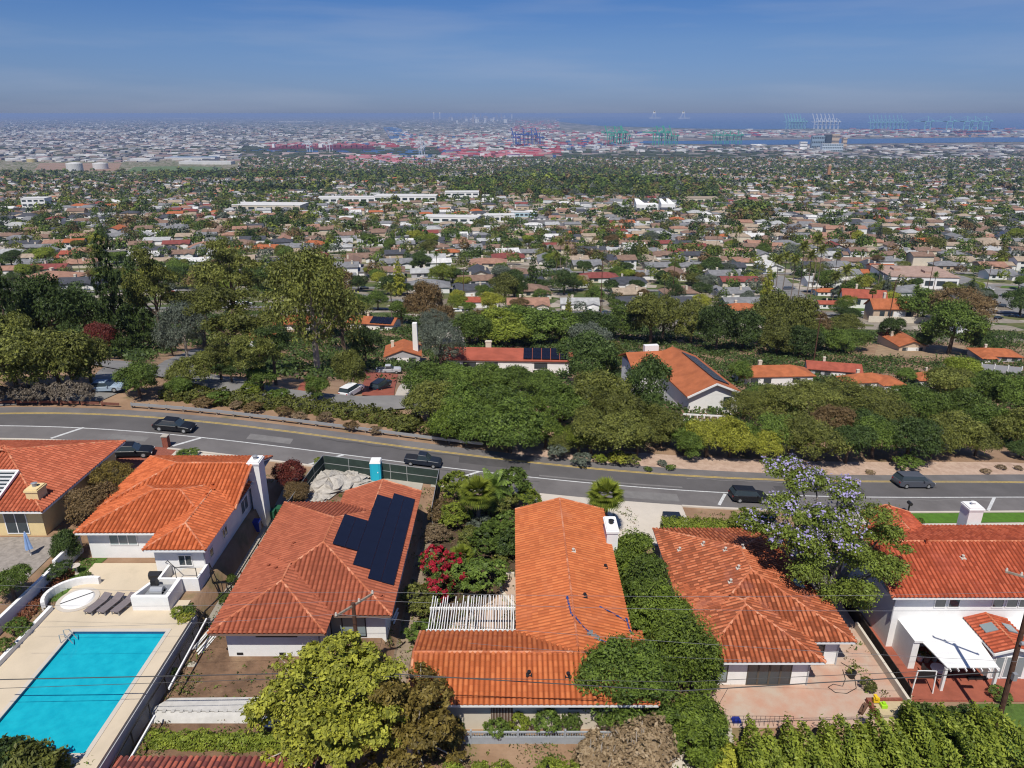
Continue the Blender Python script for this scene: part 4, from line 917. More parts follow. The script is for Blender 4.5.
# umbrella, bird bath
ux, uy = gp(31, 556); um = thing('patio_umbrella', 'closed pale blue umbrella on the striped patio of the yellow house', 'umbrella', (ux, uy, g(ux, uy)))
mb = MB(); mb.tube([(ux, uy, g(ux, uy)), (ux, uy, g(ux, uy)+2.3)], .03, 8); mb.build('pole', trimw, um); z = g(ux, uy); mb = MB(); mb.loft([[(ux+r*math.cos(a)*(1+.2*math.cos(4*a)), uy+r*math.sin(a)*(1+.2*math.cos(4*a)), z+h) for a in np.linspace(0, 2*math.pi, 17)[:-1]] for h, r in ((.7, .28), (1.2, .2), (1.9, .13), (2.25, .04))]); mb.build('canopy', mat('blue_canvas', (.25, .38, .62), .8), um)
bx, by = gp(77, 574); z = g(bx, by); mb = MB(); mb.disc((bx, by, z), .22, .1, 14, r2=.1); mb.disc((bx, by, z+.1), .09, .55, 12); mb.disc((bx, by, z+.65), .12, .14, 18, r2=.38); single('bird_bath', 'stone bird bath on the lawn strip beside the white wall', 'bird bath', mb, conc2)
# bins and barrel by the white house
def bin_(px, py, lb, m, w=.6, h=1.0):
    x, y = gp(px, py); z = g(x, y); t = thing('wheelie_bin', lb, 'bin', (x, y, z)); mb = MB()
    mb.loft([[(x-w*.42, y-w*.42, z+.05), (x+w*.42, y-w*.42, z+.05), (x+w*.42, y+w*.42, z+.05), (x-w*.42, y+w*.42, z+.05)], [(x-w/2, y-w/2, z+h), (x+w/2, y-w/2, z+h), (x+w/2, y+w/2, z+h), (x-w/2, y+w/2, z+h)]]); mb.build('body', m, t)
    mb = MB(); mb.beam((x, y-w*.52, z+h+.04), (x, y+w*.55, z+h+.1), w*1.06, .07); mb.build('lid', m, t)
    for s_ in (-1, 1): mb = MB(); mb.tube([(x+s_*w*.35, y+w*.45, z+.12), (x+s_*w*.45, y+w*.45, z+.12)], .12, 10); mb.build('wheel', darkm, t)
pgrn = mat('green_plastic', (.02, .09, .045), .5); pbl = mat('blue_plastic', (.015, .03, .22), .45)
bin_(258, 531, 'blue bin against the side wall of the white house', pbl); bin_(273, 520, 'green bin beside the tall white chimney base', pgrn); bin_(279, 517, 'second green bin further along beside the chimney', pgrn)
bin_(367, 474, 'blue bin standing beside the turquoise portable toilet', pbl); bin_(358, 472, 'green bin in the building yard beside the blue bin', pgrn); bin_(350, 472.5, 'green bin at the tarp heap in the building yard', pgrn)
# portable toilet
x, y = gp(377, 479); z = g(x, y); t = thing('portable_toilet', 'turquoise portable toilet with white roof in the building yard', 'portable toilet', (x, y, z)); tq = mat('turquoise_plastic', (.02, .36, .50), .5)
mb = MB(); mb.box(x-.55, x+.55, y-.55, y+.55, z+.06, z+2.05); bd = mb.build('cabin', tq, t); mb = MB(); mb.loft([[(x-.58, y+.58*s_, z+2.05) for s_ in (-1, 1)]+[(x+.58, y+.58*s_, z+2.05) for s_ in (1, -1)], [(x-.5, y+.5*s_, z+2.28) for s_ in (-1, 1)]+[(x+.5, y+.5*s_, z+2.28) for s_ in (1, -1)]]); mb.build('roof', trimw, t)
mb = MB(); mb.box(x-.38, x+.38, y-.585, y-.551, z+.12, z+1.95); mb.build('door', mat('turquoise_door', (.02, .42, .55), .5), t); mb = MB(); mb.box(x-.6, x+.6, y-.6, y+.6, z, z+.06); mb.build('base', darkm, t)
mb = MB(); mb.box(x+.2, x+.3, y-.61, y-.586, z+1.0, z+1.12); mb.build('latch', trimw, t)
# heaps, tarps, timber
def heap(label, px, py, rx, ry, h, m, seed, name='rubble_heap', cat='heap', kind=None):
    x, y = gp(px, py); z = g(x, y); r = random.Random(seed); n = 16; rows = []
    for j in range(6):
        q = j/5; rr = math.sqrt(max(0, 1-q*q)); rows.append([(x+rx*(rr+.02)*math.cos(a)*(1+.25*r.uniform(-1, 1)), y+ry*(rr+.02)*math.sin(a)*(1+.25*r.uniform(-1, 1)), z-.05+h*q*(1+.3*r.uniform(-1, 1))) for a in np.linspace(0, 2*math.pi, n+1)[:-1]])
    mb = MB(); mb.loft(rows); o = single(name, label, cat, mb, m, loc=(x, y, z)); return o
heap('crumpled pale tarp over materials in the building yard corner', 329, 484, 2.2, 2.6, .9, tarpw, 1, 'tarp_heap'); heap('grey tarp covered heap beside the portable toilet', 349, 480, 1.9, 1.5, .7, tarpw, 2, 'tarp_heap')
heap('pale rubble heap next to the roof edge in the building yard', 318, 496, 1.3, 1.6, .5, tarpw, 3, 'tarp_heap'); heap('flattened tarp end beside the bare yard soil', 365, 487, 1.3, .9, .25, tarpw, 4, 'tarp_heap')
def timber(label, a, b, n, m, w=.18, spread=.9, name='timber_stack', seed=0):
    A, B = gp(*a), gp(*b); r = random.Random(seed); mb = MB(); d = Vector((B[0]-A[0], B[1]-A[1])).normalized()
    for k in range(n):
        o = (k-(n-1)/2)*spread/n+r.uniform(-.08, .08); s_ = r.uniform(-.4, .4); z = max(g(*A), g(*B))+.06+.1*(k % 3)
        mb.beam((A[0]-d.y*o+d.x*s_, A[1]+d.x*o+d.y*s_, z), (B[0]-d.y*o+d.x*s_+r.uniform(-.1, .1), B[1]+d.x*o+d.y*s_, z+r.uniform(0, .15)), w, .07)
    return single(name, label, 'lumber', mb, m)
timber('loose white boards piled beside the red roof corner', (196, 655), (214, 634), 6, trimw, .12, 1.0)
timber('grey and white planks leaning in the fenced yard corner', (307, 500), (318, 484), 7, wood2, .14, 1.5, seed=2)
timber('white boards on the side path behind the bougainvillea house', (393, 622), (398, 615), 2, trimw, .12, .4, seed=4)
# white corrugated panel lying in the dirt yard
x0, y0 = gp(150, 714); x1, y1 = gp(262, 722); zf = g(-18, 34)
pf = thing('roof_panel', 'large white ribbed panel lying on blocks in the dirt yard', 'roof panel', ((x0+x1)/2, y0, zf))
mb = MB(); nr = 26
for k in range(nr):
    a = x0+(x1-x0)*k/nr; b = x0+(x1-x0)*(k+.8)/nr; mb.box(a, b, y0-.1, y0+.12, zf+.30, zf+.42+.12*(k % 2))
mb.add([(x0, y0+.1, zf+.45), (x1-.5, y0-.05, zf+.45), (x1-.1, y0+1.0, zf+.62), (x0+.9, y0+1.0, zf+.55), (x0, y0+.1, zf+.5), (x1-.5, y0-.05, zf+.5), (x1-.1, y0+1.0, zf+.67), (x0+.9, y0+1.0, zf+.6)], [(3, 2, 1, 0), (4, 5, 6, 7), (0, 1, 5, 4), (1, 2, 6, 5), (2, 3, 7, 6), (3, 0, 4, 7)])
mb.build('ribbed_sheet', mat('dusty_white_metal', (.50, .48, .44), .6, .15, 2), pf)
mb = MB(); mb.add([(x0+.05, y0-.55, zf+.05), (x1-.6, y0-.55, zf+.05), (x1-.5, y0-.12, zf+.5), (x0, y0-.0, zf+.5)], [(0, 1, 2, 3), (3, 2, 1, 0)][:1]); mb.build('side_flange', mat('dusty_white_metal', (.5, .48, .44)), pf)
for x in (x0+.6, x1-.7): mb = MB(); mb.box(x, x+.25, y0+.2, y0+.8, zf, zf+.45); mb.build('block', conc, pf)
timber('short white offcuts by the ribbed panel end', (262, 722), (276, 724), 4, trimw, .2, .7, seed=8)
heap('small pile of broken concrete in the dirt yard', 192, 665, .4, .3, .18, conc, 5); heap('larger broken concrete lump beneath the house corner', 201, 648, .35, .3, .2, conc, 6)
# grey boundary wall with lattice top below the orange house
x0, y0 = at_z(424, 741, zC+.2); x1, _ = at_z(612, 741, zC+.2); zz = zC-1.0
gw = thing('boundary_fence', 'grey boarded fence with lattice top below the bright orange house', 'fence', (x0, y0, zz)); 
gfm = mat('grey_boards', (.34, .36, .38), .85, .12, 2)
for k in range(4):
    a = x0+(x1-x0)*k/4; b = x0+(x1-x0)*(k+1)/4
    mb = MB(); mb.box(a+.06, b-.06, y0-.04, y0+.04, zz-.4, zz+1.5); q = int((b-a)/.14); [mb.box(a+.06+i*.14, a+.075+i*.14, y0-.052, y0-.04, zz-.4, zz+1.5) for i in range(q)]; mb.build('board_panel', gfm, gw)
    mb = MB(); mb.box(a+.06, b-.06, y0-.05, y0+.05, zz+1.5, zz+1.56); mb.box(a+.06, b-.06, y0-.05, y0+.05, zz+1.9, zz+1.98)
    for i in range(int((b-a)/.16)): mb.beam((a+.08+i*.16, y0, zz+1.55), (a+.22+i*.16, y0, zz+1.91), .02, .03); mb.beam((a+.22+i*.16, y0+.012, zz+1.55), (a+.08+i*.16, y0+.012, zz+1.91), .02, .03)
    mb.build('lattice', gfm, gw)
for k in range(5): a = x0+(x1-x0)*k/4; mb = MB(); mb.box(a-.058, a+.058, y0-.07, y0+.07, zz-.4, zz+2.1); mb.build('post', gfm, gw)
# lot 4 / 5 boundary: low walls and the dark board fence
brownf = mat('dark_board_fence', (.045, .032, .024), .9, .3, 2)
fence_line('board_fence', 'dark brown board fence beside the red paved patio', 'fence', [(28.35, 56), (28.35, 40.2)], 1.9, brownf, .05, brownf, gap=2.0, pw=.1)
wallobj('long low beige wall along the pinkish patio edge', [(27.75, 47.5), (27.75, 38)], .2, .7, beigew, zD)
wallobj('beige wall capped in red along the red paved patio', [(29.6, 50), (29.4, 41.6)], .25, .6, tanst, zE)
# steps and black railing down from the pinkish patio
st = thing('stairs', 'concrete stairs going down beside the tall hedge trees', 'stairs', (14.2, 36.5, zD-1.4))
for k in range(6): mb = MB(); mb.box(13.2, 15.4, 39.3-k*.36, 39.66-k*.36, zD-1.5, zD-.22*k+.06) if False else mb.box(13.2, 14.9, 37.35-k*.32, 37.67-k*.32, zD-1.5, zD-.02-.22*k); mb.build('step', conc, st)
fence_line('metal_railing', 'thin black railing along the edge of the pinkish patio', 'railing', [(13.3, 38.6), (13.3, 37.6), (16.8, 37.6), (19.0, 37.55)], .95, darkm, None, None, rail=(.93,), gap=.3, pw=.018)
x, y = gp(736, 722)
mb = MB(); mb.box(x-.3, x+.3, y-.2, y+.2, g(x, y)+.07, g(x, y)+.2); mb.box(x-.22, x+.24, y-.1, y+.25, g(x, y)+.2, g(x, y)+.24); single('folded_cloth', 'dark blue folded cloth on the lower concrete slab', 'cloth', mb, pbl)
# sandbox, toys, pots, hose
x, y = gp(868, 700); z = zD
sx = thing('sandbox', 'raised brick edged sandbox at the patio corner', 'sandbox', (25.7, 38.6, z)); mb = MB()
mb.box(25.0, 25.25, 37.7, 39.8, z, z+.4); mb.box(25.25, 27.5, 39.6, 39.8, z, z+.4); mb.build('brick_edge', brick, sx); mb = MB(); mb.box(25.25, 27.5, 37.7, 39.6, z, z+.25); mb.build('sand', mat('sand', (.50, .40, .24), 1, .1, 4), sx)
mb = MB(); mb.box(25.3, 25.7, 39.3, 39.5, z+.4, z+.75); mb.box(25.35, 25.55, 39.2, 39.6, z+.75, z+.9); single('toy_truck', 'yellow plastic toy digger on the sandbox corner', 'toy', mb, mat('yellow_plastic', (.75, .5, .02), .4))
mb = MB(); mb.box(25.7, 26.1, 38.9, 39.3, z+.26, z+.5); mb.disc((25.9, 39.1, z+.5), .12, .15, 10); single('toy_bucket', 'lime green toy beside the yellow digger', 'toy', mb, mat('lime_plastic', (.35, .65, .03), .4))
mb = MB(); mb.beam((24.1, 38.6, z+.12), (24.8, 39.3, z+.3), .3, .2); mb.tube([(24.2, 38.55, z+.2), (24.5, 38.9, z+.7)], .04, 6); single('toy_cart', 'small wooden toy cart beside the sandbox', 'toy', mb, wood)
mb = MB(); hp = [(24.9, 43.6), (25.4, 43.0), (25.2, 41.9), (24.9, 41.0), (24.0, 40.5), (23.2, 40.6), (22.9, 41.1), (23.4, 41.4), (24.0, 41.2), (24.5, 41.9), (24.7, 42.8)]; mb.tube([(a, b, z+.09) for a, b in hp], .025, 6); single('garden_hose', 'thin dark hose looping over the patio beside the french door wing', 'hose', mb, darkm)
def pot(px, py, lb, m, h=.5, r=.28, plant=None, n=60, zoff=.06, ls=.1):
    x, y = gp(px, py); z = g(x, y)+zoff; t = thing('potted_plant', lb, 'potted plant', (x, y, z)); mb = MB(); mb.disc((x, y, z), r*.7, h, 16, r2=r); mb.disc((x, y, z+h), r*1.06, .05, 16); mb.build('pot', m, t)
    o = link('foliage', crown_mesh('foliage', [(0, 0, h+r*.9, r*1.3, r*1.3, r*1.2)], n, ls, plant, int(px*7+py), .5, 8), t); return t
lfG = leafmat('mid_green_leaf', (.022, .042, .010), (.205, .29, .050)); lfB = leafmat('bright_green_leaf', (.065, .10, .012), (.33, .38, .05)); lfY = leafmat('yellow_green_leaf', (.085, .10, .015), (.47, .47, .06), .25)
lfD = leafmat('dark_green_leaf', (.012, .026, .009), (.115, .17, .040)); lfO = leafmat('olive_leaf', (.032, .042, .012), (.27, .285, .06)); lfS = leafmat('silver_leaf', (.07, .085, .06), (.20, .23, .17))
lfR = leafmat('maroon_leaf', (.05, .014, .012), (.20, .045, .03)); lfW = leafmat('brownish_leaf', (.08, .055, .022), (.27, .18, .08)); lfX = leafmat('dry_leaf', (.15, .10, .05), (.40, .30, .18)); lfH = leafmat('hedge_leaf', (.028, .050, .010), (.23, .31, .04))
lfFi = leafmat('ficus_leaf', (.022, .042, .010), (.17, .24, .035)); lfJ = leafmat('jacaranda_leaf', (.050, .070, .014), (.30, .38, .06)); lfV = leafmat('lilac_blossom', (.27, .22, .42), (.50, .45, .68), .15); lfM = leafmat('magenta_bract', (.22, .010, .02), (.48, .025, .05), .2, .1); lfBO = leafmat('rust_olive_leaf', (.08, .06, .015), (.40, .30, .07))
pot(851, 678, 'black pot with a bushy plant by the patio wall', darkm, .5, .3, lfO); 
for i, (px, lb, m) in enumerate([(919, 'white pot with red rim at the post of the patio cover', trimw), (926, 'terracotta pot with dry grass, second from the cover post', wood2), (933.5, 'grey pot with green leaves, third from the cover post', conc), (941, 'plain pot with tall stems, fourth from the cover post', conc2), (949.5, 'large white pot with cactus, fifth from the cover post', trimw), (957, 'brown pot at the end of the row by the sunroom', wood2)]):
    pot(px, 661+(i % 2), lb, m, .45, .26, lfO if i % 2 else lfG, zoff=.06)
x, y = gp(940, 657); z = g(x, y)+.06; t = thing('outdoor_table', 'round white table under the patio cover', 'table', (32.9, 45.2, z)); mb = MB(); mb.disc((32.9, 44.2, z+.7), .6, .05, 24); mb.build('tabletop', trimw, t); mb = MB(); mb.disc((32.9, 44.2, z), .3, .06, 16); mb.disc((32.9, 44.2, z+.06), .05, .64, 10); mb.build('pedestal', greym, t)
for dx, lb in ((-.9, 'dark chair on the spa side of the round white table'), (.9, 'dark chair on the sunroom side of the round white table')):
    cxx, cyy = 32.9+dx, 44.3; t = thing('patio_chair', lb, 'chair', (cxx, cyy, z)); mb = MB(); mb.box(cxx-.25, cxx+.25, cyy-.25, cyy+.25, z+.4, z+.46); mb.build('seat', darkm, t); s_ = 1 if dx > 0 else -1; mb = MB(); mb.box(cxx+s_*.23-.03, cxx+s_*.23+.03, cyy-.25, cyy+.25, z+.46, z+.95); mb.build('backrest', darkm, t)
    for a in (-.2, .2):
        for b in (-.2, .2): mb = MB(); mb.box(cxx+a-.02, cxx+a+.02, cyy+b-.02, cyy+b+.02, z, z+.4); mb.build('leg', darkm, t)
x, y = gp(911, 694); z = g(x, y); t = thing('swing_frame', 'white metal frame standing by the dark board fence', 'frame', (x, y, z)); mb = MB(); mb.beam((x, y, z), (x+.3, y+.3, z+1.9), .07, .07); mb.beam((x+.3, y+.3, z+1.9), (x+1.7, y+.3, z+1.9), .07, .07); mb.beam((x+1.7, y+.3, z+1.9), (x+1.6, y, z), .07, .07); mb.build('tube_frame', trimw, t); mb = MB(); mb.box(x+.4, x+1.6, y+.28, y+.32, z+1.2, z+1.85); mb.build('panel', darkm, t)
x, y = gp(970, 679); z = g(x, y)+.06; mb = MB(); mb.box(x-.2, x+1.3, y-.15, y+.15, z, z+.12); single('floor_mat', 'narrow black mat on the red paving', 'mat', mb, darkm)
x, y = gp(346, 609.0)
# ornamental planter at the patio of the orange house, weber
x, y = -1.0, 49.4; z = zC
mb = MB(); 
for a, b in (((-.9, 52.0), (-.9, 49.6)), ((-.9, 49.6), (.2, 47.6)), ((-.9, 52.0), (.2, 52.0))): mb.beam((*a, z+.25), (*b, z+.25), .25, .5)
single('planter_wall', 'low beige stone planter wall beside the orange roof', 'planter', mb, beigew)
x, y = gp(485, 585); z = g(x, y)+.06; t = thing('grill', 'dark covered grill at the edge of the buff patio', 'grill', (x, y, z)); mb = MB(); mb.box(x-.4, x+.4, y-.25, y+.25, z+.5, z+.85); mb.build('body', darkm, t); mb = MB(); mb.tube([(x-.4, y, z+.88), (x+.4, y, z+.88)], .25, 10); mb.build('lid', darkm, t); mb = MB(); mb.box(x-.35, x-.29, y-.2, y+.2, z, z+.5); mb.box(x-.29, x+.3, y-.2, y+.2, z+.1, z+.14); mb.box(x+.29, x+.35, y-.2, y+.2, z, z+.5); mb.build('stand', darkm, t)
# mailbox pillars
x, y = gp(167, 447); z = g(x, y); t = thing('gate_pillar', 'brick gate pillar beside the brick driveway', 'pillar', (x, y, z)); mb = MB(); mb.box(x-.3, x+.3, y-.3, y+.3, z-.1, z+1.3); mb.build('shaft', brick, t); mb = MB(); mb.box(x-.36, x+.36, y-.36, y+.36, z+1.3, z+1.4); mb.build('cap', conc, t)
x, y = gp(292, 397) ; z = g(x, y)
x, y = gp(907.5, 514); z = g(x, y); t = thing('mailbox', 'black mailbox on a post in front of the deep red roof', 'mailbox', (x, y, z)); mb = MB(); mb.box(x-.06, x+.06, y-.06, y+.06, z, z+1.2); mb.build('post', darkm, t); mb = MB(); mb.tube([(x, y-.3, z+1.35), (x, y+.3, z+1.35)], .2, 10); mb.build('box', darkm, t)
# ------------------------------------------------------------------ utility poles and wires
def wire(label, a, b, sag=.6, r=.022, m=None, grp='overhead wires'):
    A, B = Vector(a), Vector(b); n = 16; pts = [A+(B-A)*k/n+Vector((0, 0, -sag*4*(k/n)*(1-k/n))) for k in range(n+1)]
    mb = MB(); mb.tube(pts, r, 5, cap=False); return single('power_line', label, 'wire', mb, m or wirem, loc=tuple(A), group=grp)
wirem = mat('cable', (.05, .05, .05), .6); wirew = mat('bare_cable', (.17, .17, .18), .6)
x1, y1 = -6.9, 33.2; zg = g(x1, y1); zt = zg+8.3
# pole behind the yellow green tree: top seen at (354, 606)
def pt_at(px, py, y): r = ray(px, py); t = y/r[1]; return Vector((r[0]*t, y, CZ+r[2]*t))
yp = 37.5; tp_ = pt_at(353, 603, yp); zg = g(tp_.x, yp)
p1 = thing('utility_pole', 'utility pole with slanting crossarm rising behind the yellow green tree', 'utility pole', (tp_.x, yp, zg)); mb = MB(); mb.tube([(tp_.x, yp, zg-.5), tuple(tp_)], [.16, .12], 10); mb.build('pole', polew, p1)
ca, cb = pt_at(342, 610, yp-.9), pt_at(367, 580, yp+1.2); ca.z = cb.z = tp_.z-.25; ca = Vector((tp_.x-.85, yp-1.0, tp_.z-.2)); cb = Vector((tp_.x+1.0, yp+1.2, tp_.z-.2))
mb = MB(); mb.beam(ca, cb, .11, .13); mb.build('crossarm', wood2, p1)
ins1 = [ca+Vector((0, 0, .15)), ca+(cb-ca)*.62+Vector((0, 0, .15)), cb+Vector((0, 0, .15))]
for q in ins1: mb = MB(); mb.disc((q.x, q.y, q.z-.1), .09, .2, 10, r2=.05); mb.build('insulator', conc2, p1)
yq = 38.5; q0 = pt_at(998, 728, yq); tq_ = pt_at(1026, 592, yq-.6)
p2 = thing('utility_pole', 'leaning brown utility pole beside the red paved patio', 'utility pole', (q0.x, yq, g(q0.x, yq)))
top2 = Vector((tq_.x+.35, yq-.6, tq_.z+1.2)); mb = MB(); mb.tube([(q0.x-.05, yq, g(q0.x, yq)-.5), tuple(top2)], [.19, .13], 12); mb.build('pole', polew, p2)
mb = MB(); c_ = (Vector((q0.x, yq, g(q0.x, yq)))+top2)/2; c_ = Vector((q0.x, yq, g(q0.x, yq))).lerp(top2, .42); mb.box(c_.x-.12, c_.x+.14, c_.y-.42, c_.y-.16, c_.z-.3, c_.z+.25); mb.build('meter_box', greym, p2)
mb = MB(); e_ = Vector((q0.x, yq, g(q0.x, yq))).lerp(top2, .62); mb.tube([e_+Vector((-.1, -.2, 0)), e_+Vector((.9, -.2, -.1))], .14, 10); mb.build('transformer', greym, p2)
f_ = Vector((q0.x, yq, g(q0.x, yq))).lerp(top2, .97); mb = MB(); mb.beam(f_+Vector((-1.3, .9, .1)), f_+Vector((1.3, -.9, .1)), .11, .13); mb.build('crossarm', wood2, p2)
ins2 = [f_+Vector((-1.25, .9, .25)), f_+Vector((-.6, .45, .25)), f_+Vector((1.25, -.9, .25))]
for q in ins2: mb = MB(); mb.disc((q.x, q.y, q.z-.1), .09, .2, 10, r2=.05); mb.build('insulator', conc2, p2)
nm = ['upper', 'middle', 'lower']
for k, (a, yy) in enumerate(zip(ins1[::-1], (600, 616, 650))):
    b = pt_at(1030, (592, 610, 662)[k], (37.6, 37.3, 36.8)[k]); wire(f'{nm[k]} bare power line running from the slanting crossarm to the leaning pole', a, b, .35, .011, wirew)
    wire(f'{nm[k]} bare power line from the slanting crossarm over the pool', a, pt_at(-20, (584, 604, 627)[k], (38.6, 37.4, 36.2)[k]), .3, .009, wirew)
u0 = [(-20, 680, 33.5), (360, 672, 33.4), (680, 691, 33.4), (1000, 672, 33.0)]
P4 = [pt_at(*q) for q in u0]
mb = MB(); pts = []
for a, b in zip(P4[:-1], P4[1:]): pts += [tuple(a.lerp(b, k/8)) for k in range(8)]
pts.append(tuple(P4[-1])); mb.tube(pts, .030, 6, cap=False); single('power_line', 'thick dark telephone cable crossing low over the pool and orange roof', 'wire', mb, wirem, group='overhead wires')
P5 = [pt_at(-20, 689, 33.2), pt_at(360, 676, 33.1), pt_at(680, 682, 33.1), pt_at(1000, 668, 32.8)]; mb = MB(); pts = []
for a, b in zip(P5[:-1], P5[1:]): pts += [tuple(a.lerp(b, k/8)) for k in range(8)]
mb.tube(pts, .016, 5, cap=False); single('power_line', 'thin dark cable just above the thick telephone cable', 'wire', mb, wirem, group='overhead wires')
wire('service wire dropping from the orange roof over the tall hedge trees', pt_at(468, 643, 38), pt_at(752, 660, 38), .2, .009, wirew)
wire('service wire rising beside the stairs to the telephone cable', pt_at(700, 735, 36.4), pt_at(728, 688, 36), .1, .014, wirem)
# ------------------------------------------------------------------ trees and shrubs
ORD = ['first', 'second', 'third', 'fourth', 'fifth', 'sixth', 'seventh', 'eighth', 'ninth', 'tenth', 'eleventh', 'twelfth', 'thirteenth', 'fourteenth', 'fifteenth', 'sixteenth', 'seventeenth', 'eighteenth', 'nineteenth', 'twentieth']
def ordw(i): return ORD[i] if i < 20 else ('twenty-', 'thirty-', 'forty-', 'fifty-', 'sixty-', 'seventy-', 'eighty-', 'ninety-')[(i+1)//10-2]+['last', *ORD[:9]][(i+1) % 10]
AUTO = []      # (object, description) waiting for a label that singles each out
def autolabel(o, desc): AUTO.append((o, desc)); return o
PROTO = {}
def protos(kind, n, m0):
    """four crown shapes of each kind, unit size, shared by all copies"""
    if kind in PROTO: return PROTO[kind]
    L = []
    for i in range(4):
        r = random.Random(hash_(kind)+i); rr = np.random.default_rng(100+i+len(kind)*7)
        lob = {'round': lambda: round_lobes(r, 9, .85), 'airy': lambda: round_lobes(r, 12, .8, .62), 'pine': lambda: pine_lobes(r, 20), 'cedar': lambda: cone_lobes(r, 30), 'shrub': lambda: round_lobes(r, 7, .8, .5)}[kind]()
        L.append((crown_mesh('crown', lob, n, {'round': .033, 'airy': .026, 'pine': .027, 'cedar': .036, 'shrub': .058}[kind], m0, 900+i*13+len(kind), clump={'airy': .34, 'pine': .5, 'round': .34}.get(kind, .26), per={'round': 15, 'shrub': 12}.get(kind, 20), fill={'airy': .22, 'pine': .3, 'round': .18}.get(kind, .11)), lob))
    PROTO[kind] = L; return L
def hash_(s): return sum(ord(c)*(i+3) for i, c in enumerate(s))
def set_mat(o, m):
    o.material_slots[0].link = 'OBJECT'; o.material_slots[0].material = m
NL = {'round': 17000, 'airy': 15000, 'pine': 15000, 'cedar': 12000, 'shrub': 3600}
CAT = {'round': ('bushy_tree', 'tree'), 'airy': ('open_crown_tree', 'tree'), 'pine': ('pine_tree', 'tree'), 'cedar': ('conifer_tree', 'tree'), 'shrub': ('shrub', 'shrub')}
def tree(px, py, w, h, kind, m, label=None, desc=None, k=None, bark=None, group=None, world=None):
    """px,py: where its foot stands in the photo; w,h: its size there. Converted to metres at the place it stands."""
    if world: x, y, wm_, hm_ = world
    else:
        x, y = gp(px, py); Z = depth(x, y, g(x, y)); wm_ = w*Z/FPX; hm_ = h*Z/(FPX*_c+(py-384)*_s)
    z = g(x, y); L = protos(kind, NL[kind], lfG); k = random.randrange(4) if k is None else k
    me, lob = L[k]; nm_, ct = CAT[kind]; t = thing(nm_, label, ct, (x, y, z), group, random.uniform(0, 6.28))
    if kind == 'cedar': cz, rz = hm_*.53, hm_*.47
    elif kind == 'pine': rz = hm_*.42; cz = hm_-rz*.98
    elif kind == 'shrub': rz = hm_*.62; cz = hm_*.42
    else: rz = min(hm_*.50, wm_*.72)/.85; cz = hm_-rz*.90
    c = link('crown' if kind != 'shrub' else 'foliage', me, t); c.location = (0, 0, cz); c.scale = (wm_*.47, wm_*.47, rz); set_mat(c, m)
    if kind != 'shrub':
        tr = trunk_mb(max(cz+rz*.5, 1), max(.12, wm_*.028), lob, wm_*.44, cz, random.Random(k+3), 6 if kind in ('airy', 'pine') else 3, .5); tr.build('trunk', bark or barkm, t, local=True)
    if not label: autolabel(t, desc or {lfG: 'green', lfD: 'dark green', lfO: 'olive', lfY: 'yellow green', lfB: 'bright green', lfS: 'silvery', lfW: 'brownish', lfR: 'maroon', lfBO: 'rust olive', lfX: 'dry tan', lfH: 'fresh green'}[m]+' '+{'round': 'bushy tree', 'airy': 'open crowned tree', 'pine': 'pine', 'cedar': 'tall conifer', 'shrub': 'shrub'}[kind])
    return t
def palm(px, py, w, h, label=None, fan=True, m=None, world=None, fr=26, desc='palm', droop=1.0):
    if world: x, y, wm_, hm_ = world
    else:
        x, y = gp(px, py); Z = depth(x, y, g(x, y)); wm_ = w*Z/FPX; hm_ = h*Z/(FPX*_c+(py-384)*_s)
    z = g(x, y); t = thing('palm_tree', label, 'palm', (x, y, z)); R_ = wm_/2; key = ('palm', fan, fr)
    if key not in PROTO:
        r = np.random.default_rng(5); V = []; T_ = []
        for i in range(fr):
            a = i*2.4; el = 1.45-1.95*(i/fr)**.9*droop; d = np.array([math.cos(a), math.sin(a), 0]); up = np.array([0, 0, 1.]); sd_ = np.cross(up, d)
            if fan:
                st = d*math.cos(el)+up*math.sin(el); c = st*.34; n_ = 17
                for j in range(n_):
                    b = (j/(n_-1)-.5)*2.7; q = st*math.cos(b)+sd_*math.sin(b); e = c+q*.62+up*(-.12*abs(math.sin(b))-.05); wv = np.cross(q, np.cross(st, sd_)); wv /= np.linalg.norm(wv)+1e-9
                    V += [c, c+q*.3+wv*.05, e, c+q*.3-wv*.05]; T_.append(r.random()*.6+.4*(1-i/fr))
            else:
                p = np.zeros(3); dirv = d*math.cos(el)+up*math.sin(el); n_ = 9
                for j in range(n_):
                    q = p+dirv*1.05/n_; wl_ = .26*math.sin(math.pi*(j+1.2)/(n_+1.5))
                    for s_ in (-1, 1):
                        for kk in (0, .5): o = p+(q-p)*kk; V += [o, o+(q-p)*.35, o+(q-p)*.9+sd_*s_*wl_-up*.06, o+(q-p)*.5+sd_*s_*wl_-up*.075]; T_.append(r.random()*.6+.4*(1-i/fr))
                    p = q; dirv = dirv-up*.16*droop; dirv /= np.linalg.norm(dirv)
        PROTO[key] = quads_mesh('fronds', np.array(V), len(V)//4, T_, lfG)
    c = link('fronds', PROTO[key], t); c.location = (0, 0, hm_-R_*.45); c.scale = (R_, R_, R_); set_mat(c, m or lfG)
    mb = MB(); mb.tube([(0, 0, -.4), (0.02*hm_, 0, hm_*.5), (0, 0, max(.3, hm_-R_*.5))], [.24, .18, .15] if hm_ > 4 else [.16, .15, .12], 8); mb.build('trunk', mat('palm_bark', (.22, .17, .13), .95, .3, 6), t, local=True)
    if not label: autolabel(t, desc)
    return t
